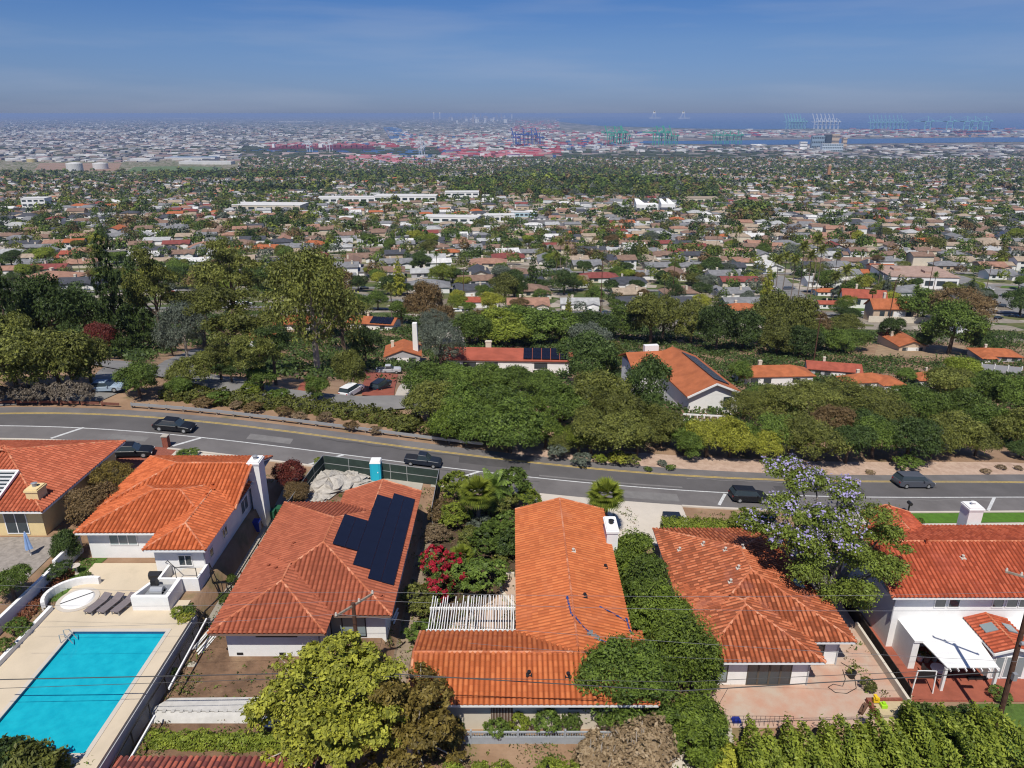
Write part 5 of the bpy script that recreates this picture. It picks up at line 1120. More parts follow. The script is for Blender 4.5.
# --- near things with crowns of their own
def big_tree(name, label, cat, x, y, lobes, n, size, m, seed, trunk=None, bark=None, clump=.28, per=26, extra=None, fill=.12, asp=.55):
    z = g(x, y); t = thing(name, label, cat, (x, y, z)); link('crown', crown_mesh('crown', lobes, n, size, m, seed, clump, per, asp, fill), t)
    if trunk:
        mb = MB()
        for pts, rad in trunk: mb.tube(pts, rad, 8)
        mb.build('trunk', bark or barkm, t, local=True)
    return t
def lobes_in(seed, n, rx, ry, z0, z1, rr, base=()):
    r = random.Random(seed); L = list(base)
    for i in range(n):
        a = r.random()*6.28; q = math.sqrt(r.random()); zz = z0+(z1-z0)*r.random()*(1-.45*q*q); s_ = rr*r.uniform(.75, 1.25); L.append((rx*q*math.cos(a), ry*q*math.sin(a), zz, s_, s_, s_*.8))
    return L
def limbs(L, x0, h, rad, seed, n=14):
    r = random.Random(seed); T = [([(0, 0, -.4), (x0*.4, .1, h*.25), (x0, 0, h*.45)], [rad*1.3, rad, rad*.85])]
    for l in r.sample(L, min(n, len(L))):
        e = Vector(l[:3]); s_ = Vector((x0, 0, h*r.uniform(.3, .5))); m1 = s_.lerp(e, .5)+Vector((r.uniform(-.3, .3), r.uniform(-.3, .3), -.15)); T.append(([s_, m1, e, e+(e-m1)*.35], [rad*.5, rad*.3, rad*.14, rad*.05]))
    return T
# yellow green tree in front of the brick red house
L = lobes_in(1, 100, 4.6, 3.5, 1.0, 7.1, .66, [(0, 0, 3.2, 2.8, 2.5, 2.6)]); xx, yy = -10.8, 33.3
big_tree('bushy_tree', 'large yellow green tree with pale twigs beside the dirt yard', 'tree', xx, yy, L, 38000, .125, lfY, 21, limbs(L, .3, 6, .2, 3, 40), barkw, .36, 12, fill=.22)
L = lobes_in(2, 60, 3.2, 2.6, 1.0, 7.2, .68, [(0, 0, 3.4, 1.4, 1.3, 2.0)]); 
big_tree('open_crown_tree', 'rust olive tree with bare white limbs overlapping the orange roof corner', 'tree', -6.4, 33.2, L, 22000, .115, lfBO, 22, limbs(L, .6, 6, .2, 5, 22), barkw, .36, 20, fill=.2)
# tall hedge trees between the orange and the weathered house
for i, (x, y, rx, ry, hh, lb) in enumerate([(10.3, 53.0, 1.6, 1.9, 6.0, 'green hedge tree beside the white chimney of the orange house'), (10.8, 48.6, 2.1, 2.0, 6.6, 'second green hedge tree down from the white chimney'), (11.0, 44.4, 2.3, 2.0, 7.0, 'third green hedge tree down, where the blue tarp hangs'), (11.7, 40.0, 2.9, 2.3, 7.8, 'widest green hedge tree, against the roof with french doors'), (9.6, 36.7, 3.7, 2.4, 7.4, 'green hedge tree overhanging the orange roof corner'), (11.9, 36.4, 2.3, 1.7, 5.4, 'green hedge tree above the stairs and lower slab')]):
    L = lobes_in(30+i, 34, rx*.78, ry*.78, hh*.22, hh*.9, .72, [(0, 0, hh*.5, rx*.72, ry*.72, hh*.42)]); L = [(a-(2.3 if i == 4 else 0)*min(1, c/3), b, c, d, e, f) for a, b, c, d, e, f in L]
    big_tree('hedge_tree', lb, 'tree', x, y, L, 26000, .11, lfFi if i in (1, 4) else lfH, 40+i, [([(0, 0, -.3), (0, 0, hh*.6)], [.16, .08])], clump=.36, per=11, asp=.4, fill=.2)
# jacaranda
L = [(0, 0, 6.8, 1.6, 1.5, 1.0), (-2.7, .5, 7.2, 1.4, 1.3, 1.0), (-3.6, 1.5, 5.3, 1.3, 1.2, 1.2), (-1.2, 2.0, 8.2, 1.5, 1.3, .9), (1.2, 1.0, 7.8, 1.3, 1.3, .9), (2.9, .0, 6.9, 1.4, 1.4, .9), (4.2, .2, 5.6, 1.3, 1.3, .9), (3.4, -1.5, 4.6, 1.1, 1.1, .8), (1.4, -1.2, 5.6, 1.2, 1.1, .8), (-1.5, -.8, 6.0, 1.3, 1.2, .9), (-.3, -.3, 4.8, 1.1, 1, .8), (2.4, -2.1, 3.7, 1.0, 1.0, .7), (-3.1, -.4, 6.0, 1.1, 1.0, .8), (0.4, 2.8, 7.6, 1.2, 1.2, .9), (4.6, -1.0, 4.3, .9, .9, .7), (-2.2, 2.6, 8.6, 1.1, 1.1, .8)]
jx, jy = 24.7, 48.8; jz = g(26.6, 47.6)
t = thing('jacaranda_tree', 'jacaranda with lilac blossom and forked pale trunk over the weathered roof', 'tree', (jx, jy, jz))
rj = random.Random(8); L = [(a*1.2-.3, b*1.3, c*1.42, d*1.1, e*1.1, f*1.1) for a, b, c, d, e, f in L]; LJ = [(a*1.0+rj.uniform(-.4, .4), b+rj.uniform(-.5, .5), c+rj.uniform(-.4, .3), r1*q, r2*q, r3*q*.8) for (a, b, c, r1, r2, r3) in L for q in (.85, .58, .48)]+[(2.6, -1.6, 2.9, 1.0, 1.0, .9), (-.6, -1.4, 3.6, 1.1, 1.0, .9), (1.0, -2.0, 4.4, 1.1, 1.0, .9), (-1.8, -1.6, 5.6, 1.3, 1.2, 1.0), (-3.0, -1.0, 6.9, 1.3, 1.2, 1.0), (0.2, -1.4, 7.0, 1.4, 1.3, 1.0), (2.2, -1.5, 6.6, 1.3, 1.2, .9), (-.8, .4, 9.0, 1.4, 1.3, 1.0), (1.4, .2, 9.0, 1.3, 1.2, .9), (4.3, -1.8, 5.6, 1.1, 1, .8)]
LJ = [(a+rj.uniform(-1.3, 1.3)*(q % 3 > 0), b+rj.uniform(-1.2, 1.2)*(q % 3 > 0), c+rj.uniform(-.6, .6)*(q % 3 > 0), d, e, f) for q, (a, b, c, d, e, f) in enumerate(LJ)]
link('crown', crown_mesh('crown', LJ, 52000, .105, lfJ, 77, .5, 12, .5, .3), t)
LV = [(a, b, c+.25, d*1.03, e*1.03, f*1.05) for (a, b, c, d, e, f) in LJ if a < 2.2 and c > 6.6]; link('blossom', crown_mesh('blossom', LV, 3600, .09, lfV, 78, .35, 5, .8, .15), t)
mb = MB(); mb.tube([(0.8, -.5, -.4), (.75, -.4, 1.2), (.6, -.3, 2.2)], [.42, .34, .28], 10)
for l in L: e = Vector(l[:3]); s_ = Vector((.6, -.3, rj.uniform(1.8, 2.6))); mb.tube([s_, s_.lerp(e, .45)+Vector((rj.uniform(-.5, .5), rj.uniform(-.4, .4), .1)), e], [.2, .13, .04], 7)
mb.build('trunk', mat('grey_bark', (.26, .23, .21), .9, .35, 5, .5, 10), t, local=True)
# lower bushy tree in front of the jacaranda
L = lobes_in(51, 14, 1.5, 1.4, 1.4, 4.2, .8, [(0, 0, 2.6, 1.4, 1.3, 1.4)]); big_tree('bushy_tree', 'small bright green tree squeezed between the box hedge and the jacaranda', 'tree', 22.7, 58.7, L, 8000, .11, lfB, 52, limbs(L, .1, 3, .12, 3, 5), barkm)
def hedge(name, label, pts, w, h, m, n, size, seed, cat='hedge', jag=.12, zo=0):
    """clipped or loose hedge along a line"""
    r = np.random.default_rng(seed); P = np.array(pts, float); seg = np.linalg.norm(np.diff(P, axis=0), axis=1); cum = np.r_[0, np.cumsum(seg)]; s_ = r.random(n)*cum[-1]; i = np.clip(np.searchsorted(cum, s_)-1, 0, len(seg)-1); f = (s_-cum[i])/seg[i]
    C = P[i]*(1-f)[:, None]+P[i+1]*f[:, None]; d = (P[i+1]-P[i])/seg[i][:, None]; nn = np.stack([-d[:, 1], d[:, 0]], 1)
    a = r.random(n)*math.pi; ca, sa = np.cos(a), np.sin(a); sq = 1/np.maximum(np.abs(ca), np.abs(sa))**.75; bump = 1+jag*np.sin(s_*2.3+seed)+jag*np.sin(s_*5.1+a*3)+.06*r.normal(size=n)
    lo = r.random(n) < .25; hh = np.where(lo, r.random(n)*.6, 1)*sa*sq*h*bump; off = ca*sq*w/2*bump
    X = C[:, 0]+nn[:, 0]*off; Y = C[:, 1]+nn[:, 1]*off; Z = G(C[:, 0], C[:, 1])+hh*.98+zo
    o = (pts[0][0], pts[0][1], float(G(*pts[0]))); N_ = np.stack([nn[:, 0]*ca, nn[:, 1]*ca, sa], 1)*.8+unit(r, n)*.7; N_ /= np.linalg.norm(N_, axis=1)[:, None]
    tone = np.clip(.5+.25*np.sin(s_*3.1)*np.sin(a*4+seed)+.45*(r.random(n)-.5), 0, 1)
    V = leaf_quads(np.stack([X-o[0], Y-o[1], Z-o[2]], 1), N_, size*(.6+.8*r.random(n)), r, .5)
    me = quads_mesh('foliage', V, n, tone, m); ob = link(name, me); ob.location = o; return tag(ob, label, cat)
hedge('hedge', 'clipped bright green box hedge in front of the weathered roof house', [(14.8, 61.6), (22.4, 61.2)], 1.9, 1.5, lfB, 11000, .09, 3, jag=.03)
hedge('hedge', 'low brown based shrub strip beneath the clipped box hedge', [(15.4, 60.2), (22.0, 60.0)], .8, .6, lfW, 2500, .09, 4)
# bottom row hedges
hedge('hedge', 'bright green shaggy hedge filling the slope below the pinkish patio', [(14.5, 33.9), (18, 34.2), (22, 34.6), (28, 35.4), (33.5, 36.2)], 3.8, 3.1, lfB, 36000, .13, 5, jag=.16)
hedge('hedge', 'lower shaggy hedge along the very bottom beside the brown bush', [(11.0, 31.6), (20, 31.2), (34, 31.6)], 3.0, 2.3, lfH, 22000, .14, 6, jag=.15)
hedge('hedge', 'green hedge under the pool end beside the dark mottled roof', [(-22.2, 33.4), (-17, 33.2), (-10, 33.4)], .9, .8, lfB, 8000, .09, 7, zo=0)
hedge('hedge', 'shaggy yellow tipped hedge at the lower edge of the swimming pool', [(-31.5, 29.7), (-24.4, 29.0)], 2.0, 1.7, lfO, 7000, .14, 8)
for i, (px, py, s_, m, lb) in enumerate([(925, 742, 2.1, lfG, 'dark green rounded bush beside the swing frame'), (968, 735, 1.6, lfD, 'dark bush between the rounded bush and the leaning pole'), (640, 768, 2.3, lfX, 'dry brown twiggy bush below the tall hedge trees'), (600, 775, 1.8, lfX, 'smaller dry twiggy bush beside the grey lattice fence'), (4, 775, 1.6, lfD, 'dark feathery bush casting shade on the pool corner'), (722, 765, 1.3, lfY, 'yellow tipped bush between the dry bush and the bright hedge'),
        (700, 728, .8, lfG, 'thin leafy bush beside the lower concrete slab')]):
    x, y = gp(px, py); L = lobes_in(60+i, 12, s_*.7, s_*.6, s_*.2, s_*1.15, s_*.38, [(0, 0, s_*.6, s_*.8, s_*.75, s_*.6)]); t = big_tree('bush', lb, 'bush', x, y, L, int(5200*s_), .12, m, 70+i, limbs(L, .1, s_*1.2, .07, i, 10) if m is not lfX else None, barkw)
    if m is lfX:
        mb = MB(); rr = random.Random(i)
        for k in range(46): a = rr.random()*6.28; q = rr.random()*s_*.95; e = Vector((q*math.cos(a), q*math.sin(a), s_*1.35*(1-.4*(q/s_)**2)*rr.uniform(.8, 1.1))); s0 = Vector((q*.4*math.cos(a), q*.4*math.sin(a), .2)); mb.tube([s0, s0.lerp(e, .6)+Vector((rr.uniform(-.2, .2), rr.uniform(-.2, .2), 0)), e], [.06, .045, .02], 5)
        mb.build('twigs', barkw, t, local=True)
for i, (px, w, h) in enumerate([(455, 1.5, 1.4), (480, 1.3, 1.5), (505, 1.5, 1.3), (548, 1.7, 1.5), (575, 1.5, 1.4)]):
    x, y = gp(px, 783); tree(0, 0, 0, 0, 'shrub', lfB, 'bright shrub in front of the grey lattice fence, '+ordw(i)+' along from the yellow green tree', world=(x, y, w*1.2, h*1.2))
for i, (px, py, w, h, m, lb) in enumerate([(498, 735, 2.2, 1.4, lfG, 'tall shrub at the cream wall behind the grey lattice fence'), (520, 733, 1.8, 1.8, lfB, 'bright shrub in front of the cream wall, next to the tall hedge trees'), (547, 735, 2.4, 2.4, lfG, 'tallest leafy shrub in front of the cream wall'), (453, 733, 2.0, 1.2, lfD, 'round dark shrub beside the slatted door'), (572, 733, 1.6, 1.8, lfG, 'leafy shrub at the foot of the tall hedge trees')]): tree(px, py, 0, 0, 'shrub', m, lb, world=(*gp(px, py), w, h))
# garden of the orange house
GD = [('palm', 478, 530, 44, 52, lfB, 'fan palm with yellow green fronds in the garden above the bougainvillea', True), ('palm', 492, 515, 42, 40, lfG, 'feathery palm beside the road in the garden', False), ('palm', 462, 572, 32, 26, lfB, 'small fan palm just above the bougainvillea', True), ('palm', 604, 527, 44, 46, lfB, 'fan palm beside the drive, past the orange ridge end', True)]
for k, px, py, w, h, m, lb, fan in GD: palm(px, py, w, h, lb, fan, m)
for i, (px, py, w, h, m, lb) in enumerate([(455, 503, 30, 30, lfB, 'bright shrub at the garden corner by the green screen fence'), (513, 505, 36, 40, lfG, 'dark leaning shrub beside the road by the feathery palm'), (528, 508, 26, 22, lfB, 'fresh green shrub at the orange roof corner by the road'), (497, 515, 34, 26, lfO, 'olive shrub behind the feathery palm'), (442, 522, 28, 22, lfW, 'brownish pink shrub along the green screen fence'), (455, 528, 28, 26, lfB, 'lime green mound beneath the fan palm'), (482, 532, 26, 18, lfS, 'bluish succulent mound between the palms'), (505, 535, 32, 24, lfG, 'rounded green shrub beside the orange roof'),
        (490, 552, 44, 24, lfG, 'broad green shrub in the middle of the garden'), (508, 556, 30, 26, lfD, 'dark green shrub touching the orange roof edge'), (470, 545, 24, 20, lfO, 'olive groundcover mound under the fan palm'), (484, 590, 46, 34, lfG, 'dark round shrub behind the covered grill'), (500, 562, 16, 10, lfO, 'small shrub inside the stone planter'), (421, 612, 32, 30, lfO, 'olive bush along the side path under the bougainvillea'), (425, 640, 34, 22, lfG, 'green bush at the pergola corner by the side path'), (437, 540, 24, 14, lfX, 'dry pale clump beside the side path')]):
    tree(px, py, w*1.35, h*1.15, 'shrub', m, lb)
for i, (px, py, w, h, lb) in enumerate([(435, 572, 36, 34, 'magenta bougainvillea beside the side path'), (458, 585, 40, 40, 'magenta bougainvillea mass closest to the covered grill'), (438, 600, 34, 34, 'magenta bougainvillea spilling over the olive bush')]):
    x, y = gp(px, py); Z = depth(x, y, g(x, y)); w_ = w*Z/FPX/2; t = thing('bougainvillea', lb, 'shrub', (x, y, g(x, y))); L = lobes_in(80+i, 9, w_*.7, w_*.7, w_*.4, w_*1.2, w_*.42, [(0, 0, w_*.6, w_*.8, w_*.8, w_*.7)])
    link('foliage', crown_mesh('foliage', L, 2600, .11, lfG, 81+i), t); link('blossom', crown_mesh('blossom', [(a, b, c+.08, d*1.04, e*1.04, f*1.04) for a, b, c, d, e, f in L], 2100, .11, lfM, 85+i, .22, 30), t)
# lots around the pool and the yellow house
for px, py, w, h, kd, m, lb in [(97, 528, 52, 50, 'round', lfW, 'brownish purple tree between the yellow and the white house'), (118, 492, 44, 34, 'airy', lfBO, 'bronze green tree beside the brick driveway'), (70, 560, 34, 36, 'round', lfD, 'dark green round tree at the end of the stepped white wall'), (15, 600, 42, 42, 'round', lfG, 'green tree beside the striped patio'), (293, 492, 34, 38, 'round', lfR, 'maroon leaved tree by the building yard fence'), (297, 505, 30, 26, 'round', lfW, 'brown bushy tree beneath the maroon tree'), (322, 465, 16, 8, 'shrub', lfB, 'small bright shrub outside the green screen fence')]:
    tree(px, py, w, h, kd, m, lb)
for px, py, w, h, m, lb in [(58, 579, 32, 20, lfD, 'dark clipped shrub inside the stepped white wall'), (86, 578, 12, 8, lfG, 'small shrub by the bird bath'), (20, 635, 30, 22, lfG, 'rounded green shrub under the long white wall'), (8, 652, 20, 20, lfG, 'green shrub beside the low terrace wall'), (178, 618, 16, 16, lfB, 'leafy plant beside the grill counter'), (190, 615, 18, 14, lfG, 'green plant with red flower by the stair enclosure'), (186, 622, 20, 12, lfY, 'yellow green plant at the terrace corner'), (232, 585, 16, 14, lfG, 'weedy shrub at the chain link fence'), (225, 602, 18, 12, lfG, 'low weedy shrub down the slope by the red roof'), (172, 676, 16, 12, lfD, 'dark weed clump on the slope under the fence'), (83, 450, 16, 10, lfR, 'dark red mound on the grass verge'), (185, 458, 30, 7, lfG, 'low green shrub behind the white house roof'), (868, 690, 20, 16, lfO, 'agave like plant beside the sandbox'), (1000, 700, 26, 16, lfG, 'green shrub beside the leaning pole'), (983, 722, 22, 14, lfO, 'olive shrub on the lawn under the pole'), (920, 523, 10, 6, lfG, 'low plant beside the white chimney')]: tree(px, py, w, h, 'shrub', m, lb)
hedge('groundcover', 'rust coloured succulent border along the long white wall', [(-34.9, 48), (-35.2, 44), (-34.9, 41)], .9, .35, mat('dummy', (.1, .1, .1)) and leafmat('rust_succulent', (.16, .05, .025), (.42, .17, .08)), 1800, .09, 9, cat='plants')
lfGB = leafmat('grey_brown_leaf', (.11, .09, .065), (.30, .25, .19))
for i, (px, w, h) in enumerate([(6, 24, 20), (24, 26, 22), (42, 28, 25), (60, 22, 24), (74, 26, 26), (88, 22, 24)]): tree(px, 404, w, h, 'shrub', lfGB, 'grey brown bush behind the reddish timber rail, '+ordw(i)+' along from the photo edge')
hedge('hedge', 'long olive hedge between the dry bank and the side street', [gp(165, 395), gp(230, 402), gp(300, 408), gp(360, 416), gp(420, 428)], 3.0, 1.1, lfO, 15000, .16, 11, jag=.14)
# ------------------------------------------------------------------ houses on the slope and in the town
def m_roof(n, c): return mat(n, c, .85, .28, .5, spec=.15)
RC = {'orange': m_roof('roof_orange', (.42, .135, .058)), 'red': m_roof('roof_red', (.36, .095, .06)), 'salmon': m_roof('roof_salmon', (.36, .20, .14)), 'brown': m_roof('roof_brown', (.24, .155, .115)), 'grey': m_roof('roof_grey', (.22, .22, .225)), 'dark grey': m_roof('roof_dark_grey', (.075, .078, .09)),
      'tan': m_roof('roof_tan', (.38, .30, .22)), 'pale grey': m_roof('roof_pale_grey', (.42, .42, .41)), 'white': m_roof('roof_white', (.66, .65, .62)), 'pinkish': m_roof('roof_pink', (.42, .29, .23)), 'maroon': m_roof('roof_maroon', (.24, .07, .06))}
WC = {'white': white, 'cream': mat('wall_cream', (.62, .55, .42), .9), 'tan': tanst, 'grey': greyw, 'beige': beigew}
HP = {}
def house_proto(k):
    """eight house shapes in metres: list of (walls, roof, gables) meshes plus windows"""
    if k in HP: return HP[k]
    vols = [[(-8, 8, -5, 5, 'x', 'gable', 'gable'), (2, 8, -8.5, 0, 'y', 'gable', 'hip')], [(-9, 9, -5, 5, 'x', 'hip', 'hip')], [(-8, 8, -5, 5, 'x', 'hip', 'hip'), (-8, -2, -8.5, 0, 'y', 'hip', 'hip')], [(-9, 9, -4.5, 4.5, 'x', 'gable', 'gable')],
            [(-7, 7, -5, 5, 'x', 'gable', 'gable'), (-7, -1, -9, 0, 'y', 'gable', 'hip')], [(-8, 6, -4.5, 5.5, 'x', 'hip', 'hip'), (1, 8, -9, 3, 'y', 'hip', 'hip')], [(-5, 5, -8, 8, 'y', 'gable', 'gable')], [(-6, 6, -5, 5, 'x', 'gable', 'gable'), (-10, -5, -4, 4, 'x', 'gable', 'gable')]][k]
    hgt = 5.2 if k == 7 else 2.7; rf, wl_, sf, gb = MB(), MB(), MB(), []
    for i, v in enumerate(vols):
        e = hgt if not (k == 7 and i == 1) else 2.7; P, L = hip_planes(v[0], v[1], v[2], v[3], e-i*.01, .36, v[4], v[5], v[6]); 
        for p in P:
            q = [Vector(a) for a in p]; n = (q[1]-q[0]).cross(q[2]-q[1]).normalized(); n = -n if n.z < 0 else n
            lo = [a-n*.16 for a in q]; m_ = len(q); rf.add([tuple(a) for a in q]+[tuple(a) for a in lo], [tuple(range(m_)), tuple(range(2*m_-1, m_-1, -1))]+[(a, (a+1) % m_, m_+(a+1) % m_, m_+a) for a in range(m_)])
        x0, x1, y0, y1 = v[0]+.55, v[1]-.55, v[2]+.55, v[3]-.55
        wl_.box(x0, x1, y0, y1, -2.0, e-i*.01-.02)
        w = ((v[1]-v[0]) if v[4] == 'y' else (v[3]-v[2]))/2; r_ = w*.36*.86
        for s_, ee in ((0, v[5]), (1, v[6])):
            if ee == 'gable':
                if v[4] == 'y': yy = y0+.001 if s_ == 0 else y1-.001; wl_.add([(x0, yy, e-.05), (x1, yy, e-.05), ((x0+x1)/2, yy, e+r_)], [(0, 1, 2)])
                else: xx = x0+.001 if s_ == 0 else x1-.001; wl_.add([(xx, y0, e-.05), (xx, y1, e-.05), (xx, (y0+y1)/2, e+r_)], [(0, 1, 2)])
    win = []
    def fw(x, y, w, z=1.0, h=1.2): mb = MB(); mb.box(x-w/2, x+w/2, y-.06, y+.02, z, z+h); return mb.mesh('window', glass)
    v = vols[0]; yb = v[2]+.55
    xsw = [-5.2, -2.2, 4.6] if k in (1, 3) else ([-5, -1.5] if k in (0, 5) else ([1.5, 5] if k in (2, 4) else [-2.5, 2.5]))
    for x in xsw: win.append(('window', fw(x, yb, 1.8)))
    if k == 7: win.append(('window', fw(-3, yb, 1.6, 3.6, 1.1))); win.append(('window', fw(3, yb, 1.6, 3.6, 1.1)))
    gx, gy = {0: (5, -7.95), 2: (-5, -7.95), 4: (-4, -8.45), 5: (4.5, -8.45), 1: (1.2, yb), 3: (1.2, yb), 6: (0, yb), 7: (-7.4, -3.45)}[k]
    mb = MB(); mb.box(gx-2.2, gx+2.2, gy-.06, gy+.02, .02, 2.15); win.append(('garage_door', mb.mesh('garage_door', trimw)))
    mb = MB(); mb.box(-3.2, -2.4, 1.4, 2.3, 1, hgt+2.6); mb.box(-3.28, -2.32, 1.32, 2.38, hgt+2.35, hgt+2.5); win.append(('chimney', mb.mesh('chimney', beigew)))
    HP[k] = (wl_.mesh('wall', white), rf.mesh('roof', RC['brown']), win); return HP[k]
HOUSES = []
def house(x, y, k, rz, rc, wc, sx=1, sy=1, sz=1, label=None, detail=True, dz=0, name='house'):
    wl_, rf, win = house_proto(k); z = g(x, y)+.15+dz; t = thing(name, label, 'house', (x, y, z), None, rz); t.scale = (sx, sy, sz)
    a = link('wall', wl_, t); set_mat(a, WC[wc]); b = link('roof', rf, t); set_mat(b, RC[rc])
    if detail:
        for n_, me_ in win: link(n_, me_, b if n_ == 'chimney' else t)
    if not label: autolabel(t, f'{rc} roofed {wc} '+('two storey house' if k == 7 else 'house'))
    HOUSES.append((x, y, 9*max(sx, sy))); return t
# the hand placed ones: foot of the front wall in the photo
def hp(px, py, wpx, k, rz, rc, wc, label=None, asp=1.0, sz=1.0, panels=None):
    x, y = gp(px, py); Z = depth(x, y, g(x, y)); s_ = wpx*Z/FPX/17.0; return house(x, y+5*s_*asp, k, R(rz), rc, wc, s_, s_*asp, max(.8, min(1.25, s_))*sz, label)
def roof_panels(t, n, mm=3, x0=-4, y0=-4.2, dx=1.6, slope=.36):
    for i in range(n):
        for j in range(mm):
            x = x0+i*dx; ya = y0+j*1.25; z = 2.7+(ya+5)*slope+.12; mb = MB(); mb.add([(x, ya, z), (x+dx-.08, ya, z), (x+dx-.08, ya+1.18, z+1.18*slope), (x, ya+1.18, z+1.18*slope), (x, ya, z+.06), (x+dx-.08, ya, z+.06), (x+dx-.08, ya+1.18, z+1.18*slope+.06), (x, ya+1.18, z+1.18*slope+.06)], [(3, 2, 1, 0), (4, 5, 6, 7), (0, 1, 5, 4), (1, 2, 6, 5), (2, 3, 7, 6), (3, 0, 4, 7)]); mb.build('solar_panel', solarm, t, local=True)
def tall_chimney(px, py, wpx, hpx, lb, m=white):
    x, y = gp(px, py); z = g(x, y); Z = depth(x, y, z); w = wpx*Z/FPX; h = hpx*Z/(FPX*_c); mb = MB(); mb.loft([[(x-w/2*q, y-w/2, z+a), (x+w/2*q, y-w/2, z+a), (x+w/2*q, y+w/2, z+a), (x-w/2*q, y+w/2, z+a)] for a, q in ((-1, 1), (h, .8))]); return mb, (x, y, z)
M1 = hp(402, 362, 64, 6, 6, 'orange', 'grey', 'orange roofed house with a tall white chimney behind the brick forecourt', .62); mb, _ = tall_chimney(416.5, 362, 5.5, 38, ''); mb2 = mb
o = link('chimney', mb.mesh('chimney', white, (0, 0, 0))); o.parent = M1; o.matrix_parent_inverse = M1.matrix_basis.inverted()
t = hp(372, 330, 48, 3, -12, 'orange', 'white', 'orange roofed house with dark solar panels behind the tall white chimney house'); roof_panels(t, 5, 3, 0)
hp(288, 330, 52, 2, 10, 'orange', 'white', 'orange roof glimpsed through the limbs of the big open pine'); hp(262, 348, 26, 3, 0, 'orange', 'white', 'small orange roof piece low behind the big open pine')
t = hp(508, 371, 124, 3, -3, 'red', 'white', 'long low red tile roof with blue solar panels among the dense trees', .5, .9); roof_panels(t, 5, 3, 2.2, -4.2, 1.25)
# the white gabled house: long wing towards the road and a cross wing behind
x, y = gp(714, 414); z = g(x, y)+.2; t = thing('house', 'orange roofed house with white gable end and slanting solar panels above the yellow trees', 'house', (x, y, z), None, R(9))
P6, L6 = hip_planes(-4.6, 4.6, 0, 19, 2.9, .42, 'y', 'gable', 'gable'); P7, L7 = hip_planes(-9, 2.6, 13.5, 21.5, 2.9, .44, 'x', 'gable', 'hip')
mb = MB()
for p in P6+P7:
    q = [Vector(a) for a in p]; lo = [a-Vector((0, 0, .2)) for a in q]; m_ = len(q); mb.add([tuple(a) for a in q]+[tuple(a) for a in lo], [tuple(range(m_)), tuple(range(2*m_-1, m_-1, -1))]+[(a, (a+1) % m_, m_+(a+1) % m_, m_+a) for a in range(m_)])
mb.build('roof', RC['orange'], t, local=True)
mb = MB(); mb.box(-4.0, 4.0, .6, 18, -2, 2.8); mb.add([(-4.0, .59, 2.75), (4.0, .59, 2.75), (0, .59, 4.5)], [(0, 1, 2)]); mb.box(-8.4, 2.1, 14.1, 21, -2, 2.8); mb.build('wall', white, t, local=True)
mb = MB(); mb.box(1.6, 2.9, .5, .6, .2, 2.3); mb.build('window', glass, t, local=True); mb = MB(); mb.box(-5.5, -3, 17.6, 18.6, 3.5, 5.6); mb.build('chimney', trimw, t, local=True)
mb = MB(); mb.beam((-4.6, -.05, 2.8), (0, -.05, 4.75), .1, .3); mb.beam((0, -.05, 4.75), (4.6, -.05, 2.8), .1, .3); mb.build('gable_board', trimw, t, local=True)
for i in range(8): mb = MB(); a, b = 2.5+i*1.7, 4.1+i*1.7; mb.add([(.6, a, 4.76), (3.2, a, 3.67), (3.2, b, 3.67), (.6, b, 4.76), (.6, a, 4.6), (3.2, a, 3.5), (3.2, b, 3.5), (.6, b, 4.6)], [(0, 1, 2, 3), (0, 4, 5, 1), (1, 5, 6, 2), (2, 6, 7, 3), (3, 7, 4, 0)]); mb.build('solar_panel', solarm, t, local=True)
wf = fence_line('balustrade', 'white balustrade below the white gabled house', 'balustrade', [gp(683, 421), gp(724, 423)], 1.1, trimw, None, None, rail=(1.05, .2), gap=1.0, pw=.16)
hp(776, 386, 74, 1, 3, 'orange', 'white', 'orange hipped roof house behind the willowy trees', .62); hp(838, 378, 50, 3, -14, 'red', 'grey', 'red single pitch roof rising behind the willowy trees'); hp(872, 391, 62, 5, 6, 'orange', 'white', 'long orange roof half hidden by the willowy trees', .6)
hp(938, 388, 38, 1, 0, 'orange', 'white', 'orange roof with a pale chimney beside the steep dry bank'); hp(908, 350, 50, 6, 0, 'orange', 'tan', 'small orange roofed house with a dark front between two round trees'); hp(1002, 362, 46, 2, -8, 'orange', 'grey', 'orange roofed house with grey side wall at the dark round tree'); hp(1012, 396, 40, 3, 0, 'red', 'white', 'red roof behind the ribbed white fence panels')
hp(896, 322, 46, 3, 0, 'orange', 'tan', 'tan two storey house with a brown orange roof above the railed wall', .9, 1.9); hp(866, 309, 40, 3, -14, 'red', 'white', 'white two storey house with bright red roof beside the tan house', .9, 1.8); hp(834, 309, 28, 3, -4, 'red', 'white', 'small red roofed garage house near the palm lined street', .8); hp(829, 296, 22, 1, 0, 'orange', 'white', 'small orange roof behind the red roofed garage')
hp(747, 317, 46, 5, 3, 'orange', 'cream', 'orange hipped roof house with cream walls beyond the olive trees', .9); hp(884, 279, 34, 7, -6, 'orange', 'tan', 'tan two storey house with an orange roof behind the red roofed house'); hp(478, 308, 40, 3, 2, 'red', 'white', 'white house with a bright red roof and wide pale drive', .75)
hp(528, 311, 46, 0, 2, 'salmon', 'beige', 'wide salmon brown roofed house with garage facing the street', .8); hp(580, 310, 42, 0, 0, 'pale grey', 'white', 'grey roofed white house with a gabled front on the street', .75); hp(655, 310, 74, 3, 0, 'dark grey', 'white', 'long dark grey roofed white house behind the parked red car', .55); hp(391, 284, 28, 3, -14, 'orange', 'white', 'white house with orange gable roof near the rust brown tree', .9)
